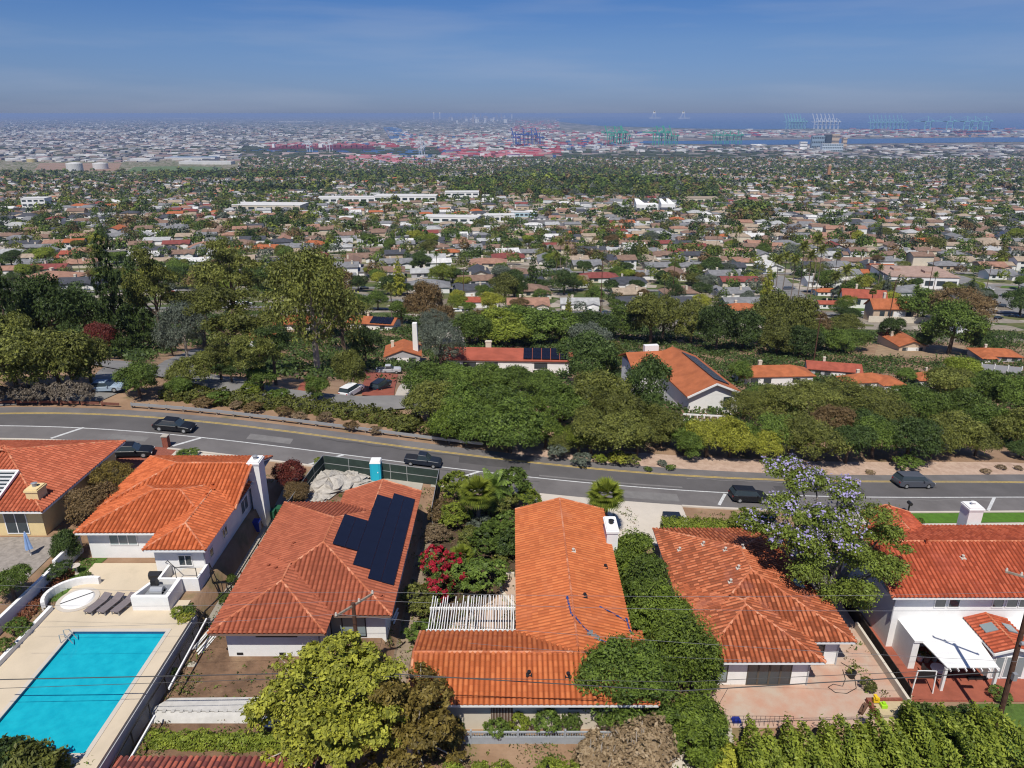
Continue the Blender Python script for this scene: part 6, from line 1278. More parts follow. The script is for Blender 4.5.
hp(428, 292, 46, 5, 6, 'grey', 'white', 'grey hipped roof house beside the bright red roof', .8); hp(447, 256, 24, 1, 5, 'orange', 'white', 'pale orange hipped roof in the rows beyond the dark round tree'); hp(68, 262, 26, 7, 4, 'red', 'tan', 'red roofed two storey house near the pale brown roof'); hp(46, 284, 60, 5, -14, 'salmon', 'white', 'pale brown hipped roof house above the dark tree mass'); hp(205, 250, 34, 2, 4, 'salmon', 'white', 'salmon roofed house above the umbrella pine crowns')
hp(172, 232, 24, 1, 4, 'grey', 'white'); hp(312, 248, 26, 2, -10, 'orange', 'white', 'orange roofed white house beyond the big open pine'); hp(488, 268, 40, 2, -4, 'salmon', 'cream'); hp(508, 262, 36, 2, 3, 'maroon', 'cream', 'maroon hipped roof house in the middle of the town'); hp(600, 283, 36, 1, 4, 'maroon', 'cream'); hp(630, 288, 38, 2, 0, 'dark grey', 'white')
hp(960, 312, 26, 3, 0, 'dark grey', 'white', 'small grey roofed shed beside the wide sunlit street', .7)
# commercial blocks and other landmarks
def block(px, py, wpx, dep, hm_, label, roofm, wallm, rz=0, name='flat_roofed_building', cat='building', bands=0, door=0, sub=()):
    x, y = gp(px, py); Z = depth(x, y, g(x, y)); w = wpx*Z/FPX; z = g(x, y)
    t = thing(name, label, cat, (x, y, z), None, R(rz)); mb = MB(); mb.box(-w/2, w/2, 0, dep, -4, hm_); mb.build('wall', wallm, t, local=True)
    mb = MB(); mb.box(-w/2-.3, w/2+.3, -.3, dep+.3, hm_, hm_+.5); mb.build('roof', roofm, t, local=True)
    n = max(3, int(w/(6 if w < 60 else 12))); n = min(n, 14)
    for b in range(max(1, bands)):
        fh = hm_/max(1, bands)
        for i in range(n if bands else 0): a = -w/2+w*(i+.15)/n; mb = MB(); mb.box(a, a+w*.7/n, -.12, .05, b*fh+fh*.3, b*fh+fh*.72); mb.build('window', glass, t, local=True)
    for (a, b, c, d, e) in sub: mb = MB(); mb.box(a*w, b*w, c*dep, d*dep, hm_+.5, hm_+.5+e); mb.build('roof_box', roofm, t, local=True)
    HOUSES.append((x, y+dep/2, max(w, dep)*.55)); return t
pinkr = RC['pinkish']; wr = mat('pale_flat_roof', (.62, .61, .58), .8, .12, .1); gr_ = RC['grey']
block(922, 289, 66, 30, 6.5, 'long white building with a pinkish flat roof beside the wide street', pinkr, white, -7, bands=1, sub=((.1, .2, .3, .5, 1.2), (-.3, -.2, .5, .7, 1.2)))
block(895, 287, 26, 26, 7, 'blue grey flat roofed building adjoining the pinkish flat roof', RC['dark grey'], greyw, -12, bands=1)
block(968, 334, 22, 6, 2.6, 'small white flat roofed shed under the grey bare tree', wr, white, 0)
block(35, 211, 22, 22, 16, 'white office block with dark glass bands far left of the town', wr, white, 8, 'office_block', bands=3)
block(265, 211, 72, 40, 8, 'very long low white flat roofed building in the tree belt', wr, beigew, -3, bands=1); block(345, 203, 60, 30, 9, 'white flat roofed shopping building above the parking lot', wr, white, 2, bands=1); block(405, 202, 62, 35, 10, 'broad white building with a dark canopy front in the tree belt', wr, white, -2, bands=1); block(462, 200, 34, 30, 13, 'tall stepped white building at the end of the tree belt', wr, white, 3, bands=2)
block(450, 223, 56, 25, 7, 'long white school wing with a blue door end', wr, white, -8, 'school_building', bands=1); block(500, 222, 30, 22, 8, 'pale school block beside the long white wing', wr, white, 3, 'school_building', bands=1); block(492, 235, 16, 10, 8, 'small bright white hall beside the school', wr, white, 0); block(524, 217, 26, 14, 6, 'pale blue fronted building at the asphalt yard', wr, mat('pale_blue_wall', (.42, .56, .62), .8), -3, bands=1)
block(700, 203, 40, 30, 8, 'cream flat roofed building near the slanted white roofs', RC['tan'], WC['cream'], 2, bands=1); block(652, 163, 18, 30, 12, 'yellow cream building high in the far town', RC['tan'], WC['cream']); block(758, 146, 14, 30, 14, 'pale long shed beyond the far town', wr, white)
# slanted white roofs
def slanted(px, py, wpx, hm_, label, flip):
    x, y = gp(px, py); Z = depth(x, y, g(x, y)); w = wpx*Z/FPX; z = g(x, y); t = thing('church_building', label, 'building', (x, y, z))
    mb = MB(); mb.box(-w/2, w/2, 0, 22, -4, hm_*.62); mb.build('wall', white, t, local=True)
    for k in range(1 if flip else 2):
        a = -w/2+w*k/(2 if flip else 2); b = a+w/(2.1 if flip else 2.1); mb = MB(); mb.add([(a, 1, hm_*.6), (b, 1, hm_*.6), (b, 21, hm_*.6), (a, 21, hm_*.6), (a, 1, hm_*.66), (a+(b-a)*.35, 17, hm_), (a, 20, hm_)], [(0, 1, 4), (1, 2, 5), (1, 5, 4), (4, 5, 6), (2, 3, 6, 5), (3, 0, 4, 6)]); mb.build('slanted_roof', trimw, t, local=True)
    for i in range(5): mb = MB(); mb.box(-w/2+w*(i+.2)/5, -w/2+w*(i+.8)/5, -.1, .05, hm_*.12, hm_*.33); mb.build('window', glass, t, local=True)
    HOUSES.append((x, y+10, w*.6))
slanted(647, 212, 22, 17, 'white modern church with a steep slanted roof in the dark trees', True); slanted(668, 211, 14, 16, 'twin peaked white church wing beside the steep slanted roof', False)
x, y = gp(828, 177); z = g(x, y); t = thing('brick_tower', 'slim orange brick tower standing alone in the far town', 'tower', (x, y, z)); mb = MB(); mb.box(-4.5, 4.5, -4.5, 4.5, -2, 36); mb.build('shaft', mat('orange_brick', (.42, .22, .11), .9, .2, .3), t, local=True); mb = MB(); mb.box(-5, 5, -5, 5, 36, 38); mb.box(-3, 3, -3, 3, 38, 41); mb.build('crown_cap', tanst, t, local=True)
for px, py, w, hm_, rm, wm2, lb in [(803, 151, 7, 34, wr, white, 'white slab tower closest to the dark edge of the downtown group'), (818, 149, 14, 52, gr_, mat('blue_glass_wall', (.25, .33, .40), .3), 'blue grey glass tower in the downtown group'), (827, 149, 7, 56, gr_, glass, 'dark glass tower in the middle of the downtown group'), (834, 149, 8, 58, RC['tan'], tanst, 'tan concrete tower, tallest of the downtown group'), (832, 152, 21, 30, wr, mat('pale_glass_wall', (.5, .58, .64), .4), 'low pale blue block at the foot of the tan tower'), (844, 149, 4, 44, RC['salmon'], tanst, 'narrow brown tower at the end of the downtown group')]:
    block(px, py, w, 30, hm_*1.8, lb, rm, wm2, 0, 'tower_block', bands=3)
# storage tanks and hydro field
for i, (px, py, wpx, hh, m, lb) in enumerate([(75.5, 171.5, 15, 34, wr, 'white storage tank closest to the city edge of the tank farm'), (101, 169, 14, 26, wr, 'second big white storage tank beside the first'), (13, 161, 13, 16, wr, 'pale tank at the outer end of the tank farm row'), (21, 160, 9, 20, wr, 'small white tank, second in the tank farm row'), (32, 162, 9, 20, mat('yellow_tank', (.5, .42, .2), .7), 'yellowish tank in the tank farm row'), (45, 161, 11, 18, wr, 'white tank right after the yellowish tank'), (58, 160, 10, 14, wr, 'low grey white tank at the inner end of the row')]):
    x, y = gp(px, py); Z = depth(x, y, g(x, y)); w = wpx*Z/FPX/2; t = thing('storage_tank', lb, 'tank', (x, y, g(x, y))); mb = MB(); mb.disc((0, 0, -2), w, hh, 28); mb.build('shell', m, t, local=True); mb = MB(); mb.disc((0, 0, hh-2), w, hh*.12, 28, r2=w*.25); mb.build('roof', wr, t, local=True); HOUSES.append((x, y, w*1.3))
drape('field', [gp(125, 172), gp(215, 172.5), gp(222, 167), (gp(135, 167))], mat('green_field', (.12, .17, .07), 1, .2, .01), .8, 30)
drape('field', [gp(34, 170), gp(118, 171), gp(122, 163), gp(40, 163)], mat('brown_field', (.30, .20, .14), 1, .2, .01), .6, 30)
# ------------------------------------------------------------------ streets
def street(name, pts, w, m, off=.28):
    P = [gp(*p) for p in pts]; out = []
    for a, b in zip(P[:-1], P[1:]):
        n = max(1, int(math.dist(a, b)/2.5)); out += [(a[0]+(b[0]-a[0])*k/n, a[1]+(b[1]-a[1])*k/n) for k in range(n)]
    out.append(P[-1]); L_, R_ = [], []
    for i, p in enumerate(out):
        q = out[min(i+1, len(out)-1)]; o = out[max(i-1, 0)]; d = Vector((q[0]-o[0], q[1]-o[1])).normalized(); L_.append((p[0]-d.y*w/2, p[1]+d.x*w/2)); R_.append((p[0]+d.y*w/2, p[1]-d.x*w/2))
    struct(name, ribbon(name, L_, R_, m, off), m); return out
STR = []
STR.append(street('road', [(100, 362), (128, 367), (170, 374), (215, 382), (260, 394), (310, 401), (360, 405), (420, 402), (440, 398)], 6.5, asph2)); STR.append(street('road', [(130, 366), (112, 385), (90, 395), (30, 396), (-30, 400)], 5.5, asph2, .11)); STR.append(street('road', [(175, 378), (180, 362), (205, 350)], 5, asph2, .09))
STR.append(street('road', [(816, 324), (802, 304), (787, 290), (774, 276)], 12, asph2)); STR.append(street('road', [(430, 322), (520, 318), (600, 319), (700, 321), (760, 322)], 9, asph2)); STR.append(street('road', [(1050, 318), (1010, 302), (985, 288), (950, 276)], 15, asph2)); STR.append(street('road', [(960, 284), (1060, 288)], 8, asph2, .14)); STR.append(street('road', [(456, 318), (452, 332), (448, 345)], 9, conc2, .13)); STR.append(street('road', [(360, 295), (380, 300), (420, 302)], 8, asph2)); STR.append(street('road', [(700, 408), (682, 396), (672, 380)], 4, conc, .12))
drape('brick_forecourt', [gp(362, 396), gp(394, 398), gp(398, 375), gp(366, 372)], redc, .14, 2.5); drape('driveway', [gp(394, 400), gp(430, 400), gp(434, 385), gp(402, 384)], conc2, .14, 2.5); drape('brick_driveway', [gp(296, 397), gp(330, 386), gp(325, 376), gp(300, 385)], redc, .14, 2.5)
drape('parking_lot', [gp(516, 222), gp(560, 236), gp(570, 226), gp(540, 214)], mat('lot_asphalt', (.15, .14, .135), .9), .3, 5)
drape('dry_bank', [gp(874, 357), gp(960, 360), gp(965, 346), gp(878, 344)], mat('dry_bank_soil', (.36, .25, .15), 1, .3, .4), .14, 2.5); drape('lawn', [gp(830, 310), gp(880, 312), gp(880, 305), gp(838, 303)], lawn, .14, 2.5); drape('lawn', [gp(1000, 288), gp(1018, 289), gp(1018, 286.5), gp(1002, 286)], lawn, .15, 2.5)
fence_line('railed_wall', 'long beige wall with dark railing below the tan two storey house', 'wall', [gp(868, 322), gp(900, 323), gp(948, 324)], 2.6, darkm, .2, beigew, gap=4, pw=.12, top=1.0)
fence_line('panel_fence', 'ribbed white fence panels stepping down beside the red roof', 'fence', [gp(980, 372), gp(1020, 376)], 2.4, trimw, .08, mat('grey_panel', (.4, .4, .42), .8), gap=3.2, pw=.25, top=.3)
# ------------------------------------------------------------------ trees on the slope beyond the road
T_ = tree
MID = """C 14 350 36 98 D|C 42 348 40 70 D|R 58 350 62 78 D|R 88 345 50 60 D|R 20 396 78 70 O|R 62 394 66 68 O|R 92 388 50 58 O|R 5 372 60 60 O|R 101 358 34 36 M|C 122 352 50 108 D|C 145 345 34 84 D
P 165 352 56 108 O|A 188 362 48 62 S|R 173 356 26 30 S|P 238 330 72 92 O|P 205 350 64 70 O|P 240 372 92 92 O|P 222 382 40 44 O|P 276 385 48 66 D|P 262 392 58 70 O|P 305 338 88 92 O|A 318 372 92 122 O|P 345 352 60 70 O|P 280 318 60 60 D|P 232 384 34 30 D|R 141 398 44 38 G
R 190 388 46 34 O|R 213 372 30 24 O|R 352 392 32 46 O|R 366 366 34 40 D|R 318 400 26 26 G|R 262 394 32 28 G|R 180 396 28 20 G|R 425 330 36 50 W|R 442 342 30 38 W|A 436 345 34 36 S|A 442 368 44 48 S|R 402 324 26 24 G|R 378 310 24 20 G|R 356 318 30 24 G|R 340 300 34 30 W
R 470 346 46 34 G|R 500 346 66 36 B|R 480 342 46 32 W|R 530 344 66 38 G|R 560 344 56 34 G|R 590 345 50 34 D|R 622 340 48 36 G|R 650 345 52 52 O|A 662 340 44 46 O|R 690 344 44 44 O|R 716 352 40 50 D|R 742 350 44 40 D|R 764 346 46 56 O|R 790 352 44 58 O|R 812 350 34 40 W
R 572 370 30 34 G|R 590 362 40 40 S|R 612 374 34 34 O|R 588 385 62 54 D|A 634 378 26 28 S
R 425 398 48 36 G|R 455 394 50 32 G|R 486 392 50 30 G|R 515 394 48 30 G|R 543 400 42 30 G|R 430 420 52 44 O|R 462 424 54 46 G|R 498 424 50 44 G|R 524 426 40 38 H|R 560 424 54 44 G|R 595 420 60 54 O|R 620 436 60 52 O|R 646 420 50 68 D|R 660 446 44 44 O|R 636 462 46 44 O
R 448 442 44 42 H|R 475 444 50 44 G|R 510 452 76 56 G|R 545 448 40 40 H|R 466 436 30 30 B|R 590 456 60 50 O|R 616 462 62 50 O|R 578 460 36 34 B|R 563 460 28 26 O|S 556 460 22 18 S|S 600 464 16 12 B|S 616 465 22 15 Y|S 632 466 20 13 O|S 580 466 24 14 S
R 668 444 36 36 G|R 684 452 42 32 G|R 706 462 46 42 Y|R 730 462 46 44 Y|R 690 463 34 32 G|R 745 458 44 34 G|R 762 464 36 34 Y|R 776 456 46 46 G|A 742 422 40 34 O|R 758 412 40 30 G|A 772 420 54 38 O|A 800 424 66 46 O|A 835 420 70 42 O|A 868 420 60 36 O|A 815 402 40 22 O|R 738 384 26 24 G
R 788 462 50 50 O|R 815 466 56 46 O|R 845 468 48 46 D|R 872 462 46 42 G|R 826 440 46 40 W|R 858 444 46 38 D|R 905 466 56 48 D|R 888 440 50 42 O|R 930 462 46 40 O|R 916 430 46 44 G|R 950 452 50 44 O|R 975 456 44 36 O|R 960 430 50 44 G|R 990 442 46 40 G|R 1014 448 44 46 O|R 1016 420 44 48 G|R 985 412 46 44 G|R 945 408 50 42 O|R 905 410 40 26 G|R 1020 462 30 20 D|S 905 470 30 16 G
R 958 398 44 30 O|R 985 396 40 26 G|R 1022 402 30 24 G|R 905 384 24 16 G|R 962 380 34 24 B|R 888 345 26 30 D|R 922 351 16 20 D|R 948 354 62 52 G|R 978 354 34 26 D|R 921 322 46 34 G|A 958 326 62 38 W|R 812 352 42 30 G|R 850 350 36 22 G|R 798 358 42 34 D|R 776 356 40 34 O|R 838 354 32 24 G|R 842 334 36 20 O|R 850 320 24 12 D
S 250 398 26 14 B|S 218 404 30 14 G|S 280 402 30 14 G|S 205 407 24 10 W|S 252 413 22 12 W|S 236 409 16 9 X|S 285 417 20 12 W|S 300 421 18 11 X|S 325 423 18 12 X|S 352 430 18 10 W|S 376 434 16 9 X|S 405 432 30 18 O|S 430 436 26 16 O|S 450 441 22 14 G|S 662 466 12 7 S|S 648 471 10 5 G|S 670 470 12 6 G|S 800 474 12 5 X|S 1001 469 12 5 X|S 1018 470 10 5 X|S 870 474 10 4 X|S 985 473 12 5 X"""
KD = {'R': 'round', 'A': 'airy', 'P': 'pine', 'C': 'cedar', 'S': 'shrub'}; CM = {'D': lfD, 'O': lfO, 'G': lfG, 'B': lfB, 'Y': lfY, 'H': lfH, 'S': lfS, 'W': lfW, 'M': lfR, 'X': lfX}
TR = []
for it in MID.replace('\n', '|').split('|'):
    k, px, py, w, h, c = it.split(); px, py, w, h = map(float, (px, py, w, h)); py -= 4.5 if (py >= 458 and px > 560 and k != 'S') else 0; t = T_(px, py, w*1.05, h, KD[k], CM[c], bark=barkw if (k == 'A' and px < 420) else None); TR.append((t.location.x, t.location.y))
for px, py, h, w in [(392, 322, 34, 14), (795, 312, 62, 16), (803, 314, 56, 15), (788, 312, 50, 15), (808, 310, 66, 16), (772, 310, 48, 14), (842, 300, 30, 18), (832, 302, 26, 16), (815, 296, 44, 14), (855, 300, 20, 14), (781, 298, 40, 13), (736, 262, 30, 11), (560, 272, 28, 10), (566, 276, 26, 10), (556, 280, 24, 10), (700, 250, 20, 9), (915, 258, 22, 9)]: palm(px, py, w, h, None, False, lfO, desc='tall slim palm')
for px, py, h in [(600, 322, 58), (925, 305, 42), (884, 345, 62), (812, 372, 54), (486, 345, 14), (986, 290, 24), (464, 300, 30), (672, 300, 40)]:
    x, y = gp(px, py); Z = depth(x, y, g(x, y)); hm_ = h*Z/(FPX*_c); t = thing('utility_pole', None, 'utility pole', (x, y, g(x, y))); mb = MB(); mb.tube([(0, 0, -1), (0, 0, hm_)], [.17, .13], 8); mb.build('pole', polew, t, local=True); mb = MB(); mb.box(-1.2, 1.2, -.07, .07, hm_-.8, hm_-.65); mb.build('crossarm', wood2, t, local=True); autolabel(t, 'brown utility pole')
def proj(x, y, z):
    Z = y*_c-(z-CZ)*_s; return 512+FPX*x/Z, 384-FPX*(y*_s+(z-CZ)*_c)/Z, Z
# undergrowth that nobody could count: low scrub over the slope beyond the road
r = np.random.default_rng(31); n = 60000
X = r.uniform(-150, 190, n); Y = r.uniform(84, 262, n)
mk = (np.abs(X) < Y*.78+12) & (np.sin(X*.23+1)*np.sin(Y*.19)+.5*np.sin(X*.61+Y*.4)+.5*r.normal(size=n)*.5 > -.42)
fe = np.array([far_e(x) for x in np.arange(-150, 191, 1.0)]); mk &= Y > np.interp(X, np.arange(-150, 191, 1.0), fe)+np.where(X > 0, 11, 14)
for o in STR:
    for p in o: mk &= (X-p[0])**2+(Y-p[1])**2 > 4.6**2
for hx, hy, hr in HOUSES: mk &= (X-hx)**2+(Y-hy)**2 > hr**2*.7
for cxp in [gp(380, 385), gp(415, 392), gp(390, 378), gp(372, 392), gp(312, 387), gp(425, 396)]: mk &= (X-cxp[0])**2+(Y-cxp[1])**2 > 8**2
bx_, by_ = gp(915, 352); mk &= ~((np.abs(X-bx_) < 22) & (np.abs(Y-by_) < 12))
X, Y = X[mk], Y[mk]; n = len(X); k = 7; P = np.repeat(np.stack([X, Y, G(X, Y)], 1), k, 0); P += r.normal(size=P.shape)*[.6, .6, .3]; P[:, 2] += .35+.5*r.random(len(P))
N_ = unit(r, len(P))*.8+np.array([0, 0, .7]); N_ /= np.linalg.norm(N_, axis=1)[:, None]
tone = np.clip(np.repeat(r.random(n), k)*.6+.4*r.random(len(P)), 0, 1)
tag(link('undergrowth', quads_mesh('undergrowth', leaf_quads(P, N_, .32*(.6+.8*r.random(len(P))), r), len(P), tone, lfD)), kind='stuff')
# weeds and leaf litter over the bare strips of the lots
r = np.random.default_rng(77); Bx = [(-35.4, -33.7, 36, 50, 170), (-22.9, -21.0, 24, 50, 420), (-22, -10, 32, 40, 260), (-9.4, -7.3, 40, 66, 240), (-7.3, .2, 42, 66, 1500), (8.7, 13.0, 34, 66, 700), (25.2, 28.2, 37, 62, 200), (18.6, 30, 59.5, 66, 400), (28.5, 60, 57, 64, 400), (-36, -24, 63, 68, 300), (-26, 34, 20, 31, 2400), (28.5, 33.5, 34, 41, 400), (-50, -37, 40, 45, 500), (-8, 9.5, 31, 34.5, 600), (-20, -15.4, 59, 66, 60)]
X = np.concatenate([r.uniform(a, b, n) for a, b, c_, d_, n in Bx]); Y = np.concatenate([r.uniform(c_, d_, n) for a, b, c_, d_, n in Bx]); cl_ = (np.sin(X*1.3)+np.sin(Y*1.1+X)+r.normal(size=len(X))*.8) > -.2; X, Y = X[cl_], Y[cl_]; n = len(X); k = 9
P = np.repeat(np.stack([X, Y, G(X, Y)], 1), k, 0)+r.normal(size=(n*k, 3))*[.16, .16, .05]; P[:, 2] += .12; N_ = unit(r, n*k)*.8+np.array([0, 0, .6]); N_ /= np.linalg.norm(N_, axis=1)[:, None]
tag(link('weeds', quads_mesh('weeds', leaf_quads(P, N_, .075*(.5+r.random(n*k)), r), n*k, np.clip(np.repeat(r.random(n), k), 0, 1), [lfG, lfX, lfO], np.repeat(r.choice(3, n, p=[.45, .3, .25]), k))), kind='stuff')
# ------------------------------------------------------------------ the town: 240 nearest houses one by one, the rest as one distant mass
WOODS = [(450, 690, 180, 197), (500, 640, 168, 180), (150, 440, 174, 179), (230, 330, 187, 191), (735, 768, 212, 222), (665, 715, 188, 200)]
def in_boxes(px, py, B): 
    m = np.zeros(px.shape, bool)
    for a, b, c, d in B: m |= (px > a) & (px < b) & (py > c) & (py < d)
    return m
r = np.random.default_rng(12)
uu, vv = np.meshgrid(np.arange(-3600, 3600, 20.0), np.arange(150, 5200, 1.0)[::1])
rows = np.arange(0, 5000, 1)
gx = np.arange(-3800, 3800, 24.5); gy = []
yy = 240.0; k = 0
while yy < 4500: gy.append((yy, k % 2)); yy += (27 if k % 2 == 0 else 40)*(1+yy/9000); k += 1
A = np.array([(x, y, f) for y, f in gy for x in gx]); ang = .07; XX_ = A[:, 0]+r.normal(size=len(A))*1.6; YY_ = A[:, 1]+r.normal(size=len(A))*1.8
bend = .10*np.sin(XX_/420+1)+.06; Yb = YY_+XX_*0.06+26*np.sin(XX_/180+YY_/700)*np.clip(YY_/600, .15, 1); Xb = XX_-YY_*.08+14*np.sin(YY_/240)
slope_ = 0.06+26/180*np.cos(XX_/180+YY_/700)*np.clip(YY_/600, .15, 1)
ok = (Yb > 250) & (Yb < 4430) & (np.abs(Xb) < Yb*.74+25); 
ZZ_ = G(Xb, Yb); PXh, PYh, Zh = proj(Xb, Yb, ZZ_)
ok &= ~in_boxes(PXh, PYh, WOODS)
ok &= ~((PYh > 292) & (PXh < 440)) & ~((PYh > 315)) & ~((PYh > 270) & (PXh < 330) & (PXh > 90)) & (r.random(len(Xb)) > .12) & ~((PXh < 240) & (PYh < 176)) & ~((PYh > 300) & (PXh > 690) & (PXh < 770) & False)
for hx, hy, hr in HOUSES: ok &= (Xb-hx)**2+(Yb-hy)**2 > (hr+11)**2
px_, py_ = gp(538, 225); ok &= (Xb-px_)**2+(Yb-py_)**2 > 45**2
for o in STR:
    for p in o: ok &= (Xb-p[0])**2+(Yb-p[1])**2 > 15**2
H = np.stack([Xb, Yb, A[:, 2], slope_, Zh], 1)[ok]; H = H[np.argsort(H[:, 4])]
rcs = ['grey', 'brown', 'tan', 'dark grey', 'salmon', 'pale grey', 'orange', 'maroon', 'white']; rpb = np.array([.21, .20, .16, .13, .09, .09, .035, .035, .05]); rpb /= rpb.sum(); wcs = ['white', 'cream', 'beige', 'tan', 'grey']; wpb = [.42, .2, .18, .1, .1]
NI = 245
for i, (x, y, f, sl_, Z) in enumerate(H[:NI]):
    house(x, y, int(r.integers(0, 8)) if r.random() > .3 else 0, math.atan(sl_)+(math.pi if f > .5 and r.random() < .75 else 0)+r.normal()*.03, rcs[r.choice(9, p=rpb)], wcs[r.choice(5, p=wpb)], r.uniform(1.08, 1.36), r.uniform(1.1, 1.35), r.uniform(1.1, 1.3), detail=i < 130)
# the many houses farther out
FAR = [('roof_'+a, RC[b]) for a, b in (('grey', 'grey'), ('brown', 'brown'), ('tan', 'tan'), ('dark_grey', 'dark grey'), ('salmon', 'salmon'), ('pale', 'pale grey'), ('orange', 'orange'), ('maroon', 'maroon'), ('white', 'white'))]
hm_list = [b for _, b in FAR]+[white, WC['cream'], WC['tan'], glass]
D_ = H[NI:]; n = len(D_); w = r.uniform(7.4, 10.6, n); d = r.uniform(5.4, 7.2, n); a = np.arctan(D_[:, 3])+r.normal(size=n)*.04; z = G(D_[:, 0], D_[:, 1]); eh = r.uniform(2.6, 3.4, n)+(r.random(n) < .22)*2.6; rh = d*r.uniform(.32, .45, n); hipf = np.where(r.random(n) < .5, d*.9, 0.4)
ca, sa = np.cos(a), np.sin(a)
def tf(lx, ly, lz): return np.stack([D_[:, 0]+lx*ca-ly*sa, D_[:, 1]+lx*sa+ly*ca, z+lz], 1)
o1 = np.zeros(n); c = [tf(-w, -d, o1-2), tf(w, -d, o1-2), tf(w, d, o1-2), tf(-w, d, o1-2)]; e = [tf(-w, -d, eh), tf(w, -d, eh), tf(w, d, eh), tf(-w, d, eh)]
er = [tf(-w-.5, -d-.5, eh), tf(w+.5, -d-.5, eh), tf(w+.5, d+.5, eh), tf(-w-.5, d+.5, eh)]; ra, rb = tf(-w+hipf, o1, eh+rh), tf(w-hipf, o1, eh+rh)
wa = [tf(-w*.7, -d-.06, o1+1), tf(-w*.2, -d-.06, o1+1), tf(-w*.2, -d-.06, o1+2.2), tf(-w*.7, -d-.06, o1+2.2)]; wb = [tf(w*.25, -d-.06, o1+.9), tf(w*.65, -d-.06, o1+.9), tf(w*.65, -d-.06, o1+2.2), tf(w*.25, -d-.06, o1+2.2)]
Q = [[c[0], c[1], e[1], e[0]], [c[1], c[2], e[2], e[1]], [c[3], c[0], e[0], e[3]], [er[0], er[1], rb, ra], [er[2], er[3], ra, rb], [er[1], er[2], rb, rb], [er[3], er[0], ra, ra], wa, wb]
rci = r.choice(9, n, p=rpb); wci = 9+r.choice(3, n, p=[.6, .25, .15]); V = np.stack([np.stack(q, 1) for q in Q], 1)  # n,9,4,3
MI = np.stack([wci, wci, wci, rci, rci, rci, rci, np.full(n, 12), np.full(n, 12)], 1)
me = bpy.data.meshes.new('distant_houses'); fl = V.reshape(-1, 3)
tag(link('distant_houses', quads_mesh('distant_houses', fl, n*9, np.full(n*9, .5), hm_list, MI.ravel())), kind='stuff')
# trees between the houses
r = np.random.default_rng(44); TX, TY, TS, TW = [], [], [], []
for (y0, y1, dens) in ((255, 420, 130), (420, 800, 165), (800, 1600, 300), (1600, 4440, 640)):
    n = int(.74*(y1*y1-y0*y0)/dens); y = np.sqrt(r.uniform(y0*y0, y1*y1, n)); x = r.uniform(-1, 1, n)*(y*.74+20); TX.append(x); TY.append(y); TS.append(r.uniform(2.2, 5.4, n)*(1+.5*(r.random(n) < .18))*(1+.15*(y > 1600)))
n = 5200; pxs = np.concatenate([r.uniform(a, b, int(n*(b-a)*(d_-c_)/17000)+60) for a, b, c_, d_ in WOODS]); pys = np.concatenate([r.uniform(c_, d_, int(n*(b-a)*(d_-c_)/17000)+60) for a, b, c_, d_ in WOODS])
WP = np.array([gp(a, b) for a, b in zip(pxs, pys)]); TX.append(WP[:, 0]); TY.append(WP[:, 1]); TS.append(r.uniform(5, 9, len(WP)))
X, Y, S = map(np.concatenate, (TX, TY, TS)); PXt, PYt, Zt = proj(X, Y, G(X, Y)); ok = ~((PXt < 240) & (PYt < 172)) & (PYt < 318) & ~((PXt < 445) & (PYt > 296))
clus = np.sin(X/60+Y/90)+np.sin(X/33-Y/47+2)+r.normal(size=len(X))*.7; ok &= (clus > -1.5) | (S > 5)
Hc = H[:, :2]; 
from mathutils import kdtree
kd = kdtree.KDTree(len(Hc)+len(HOUSES))
for i, h_ in enumerate(Hc): kd.insert((h_[0], h_[1], 0), i)
for i, h_ in enumerate(HOUSES): kd.insert((h_[0], h_[1], 0), len(Hc)+i)
kd.balance()
for i in np.nonzero(ok)[0]:
    if Y[i] < 1500:
        q, j, dd = kd.find((X[i], Y[i], 0)); lim = 8.2 if j < len(Hc) else HOUSES[j-len(Hc)][2]*.95; lim = max(lim, 10.0) if j < len(Hc) else lim
        if dd < lim+S[i]*.35: ok[i] = False
for o in STR:
    for p in o: ok &= (X-p[0])**2+(Y-p[1])**2 > 11**2
ok &= (X-px_)**2+(Y-py_)**2 > 24**2
X, Y, S, Zt = X[ok], Y[ok], S[ok], Zt[ok]; od = np.argsort(Zt/S); X, Y, S, Zt = X[od], Y[od], S[od], Zt[od]
cmix = [lfG, lfD, lfO, lfG, lfD, lfO, lfB, lfW, lfG, lfS, lfD, lfY]; cnt = {}
PXt, PYt, _z = proj(X, Y, G(X, Y)); done = np.zeros(len(X), bool); nind = 0
for i in range(len(X)):
    if nind >= 210: break
    if not (-20 < PXt[i] < 1044): continue
    q = r.random(); done[i] = True; nind += 1
    if q < .10: palm(0, 0, 0, 0, None, q < .03, lfO if q < .05 else lfG, world=(X[i], Y[i], S[i]*.9, S[i]*2.4), desc='town palm'); continue
    kk = 'airy' if q < .28 else ('cedar' if q < .36 else 'round'); wdt = S[i]*(1.2 if kk == 'cedar' else 2.0); tree(0, 0, 0, 0, kk, cmix[r.integers(0, 12)], world=(X[i], Y[i], wdt, S[i]*(2.4 if kk == 'cedar' else 1.7)))
X, Y, S = X[~done], Y[~done], S[~done]; Zg = G(X, Y); n = len(X); kpt = np.where(Y < 520, 420, np.where(Y < 900, 200, np.where(Y < 1600, 70, 20))); 
idx = np.repeat(np.arange(n), kpt); N_ = len(idx); d = unit(r, N_); d[:, 2] = np.abs(d[:, 2])*1.25-.35; d /= np.linalg.norm(d, axis=1)[:, None]
lump = 1+.22*np.sin(d[:, 0]*5+idx)+.18*np.sin(d[:, 1]*6+idx*2.1); el = np.repeat(r.uniform(.8, 1.35, n), kpt); R_ = S[idx]*lump*(1-.25*r.random(N_)**2)
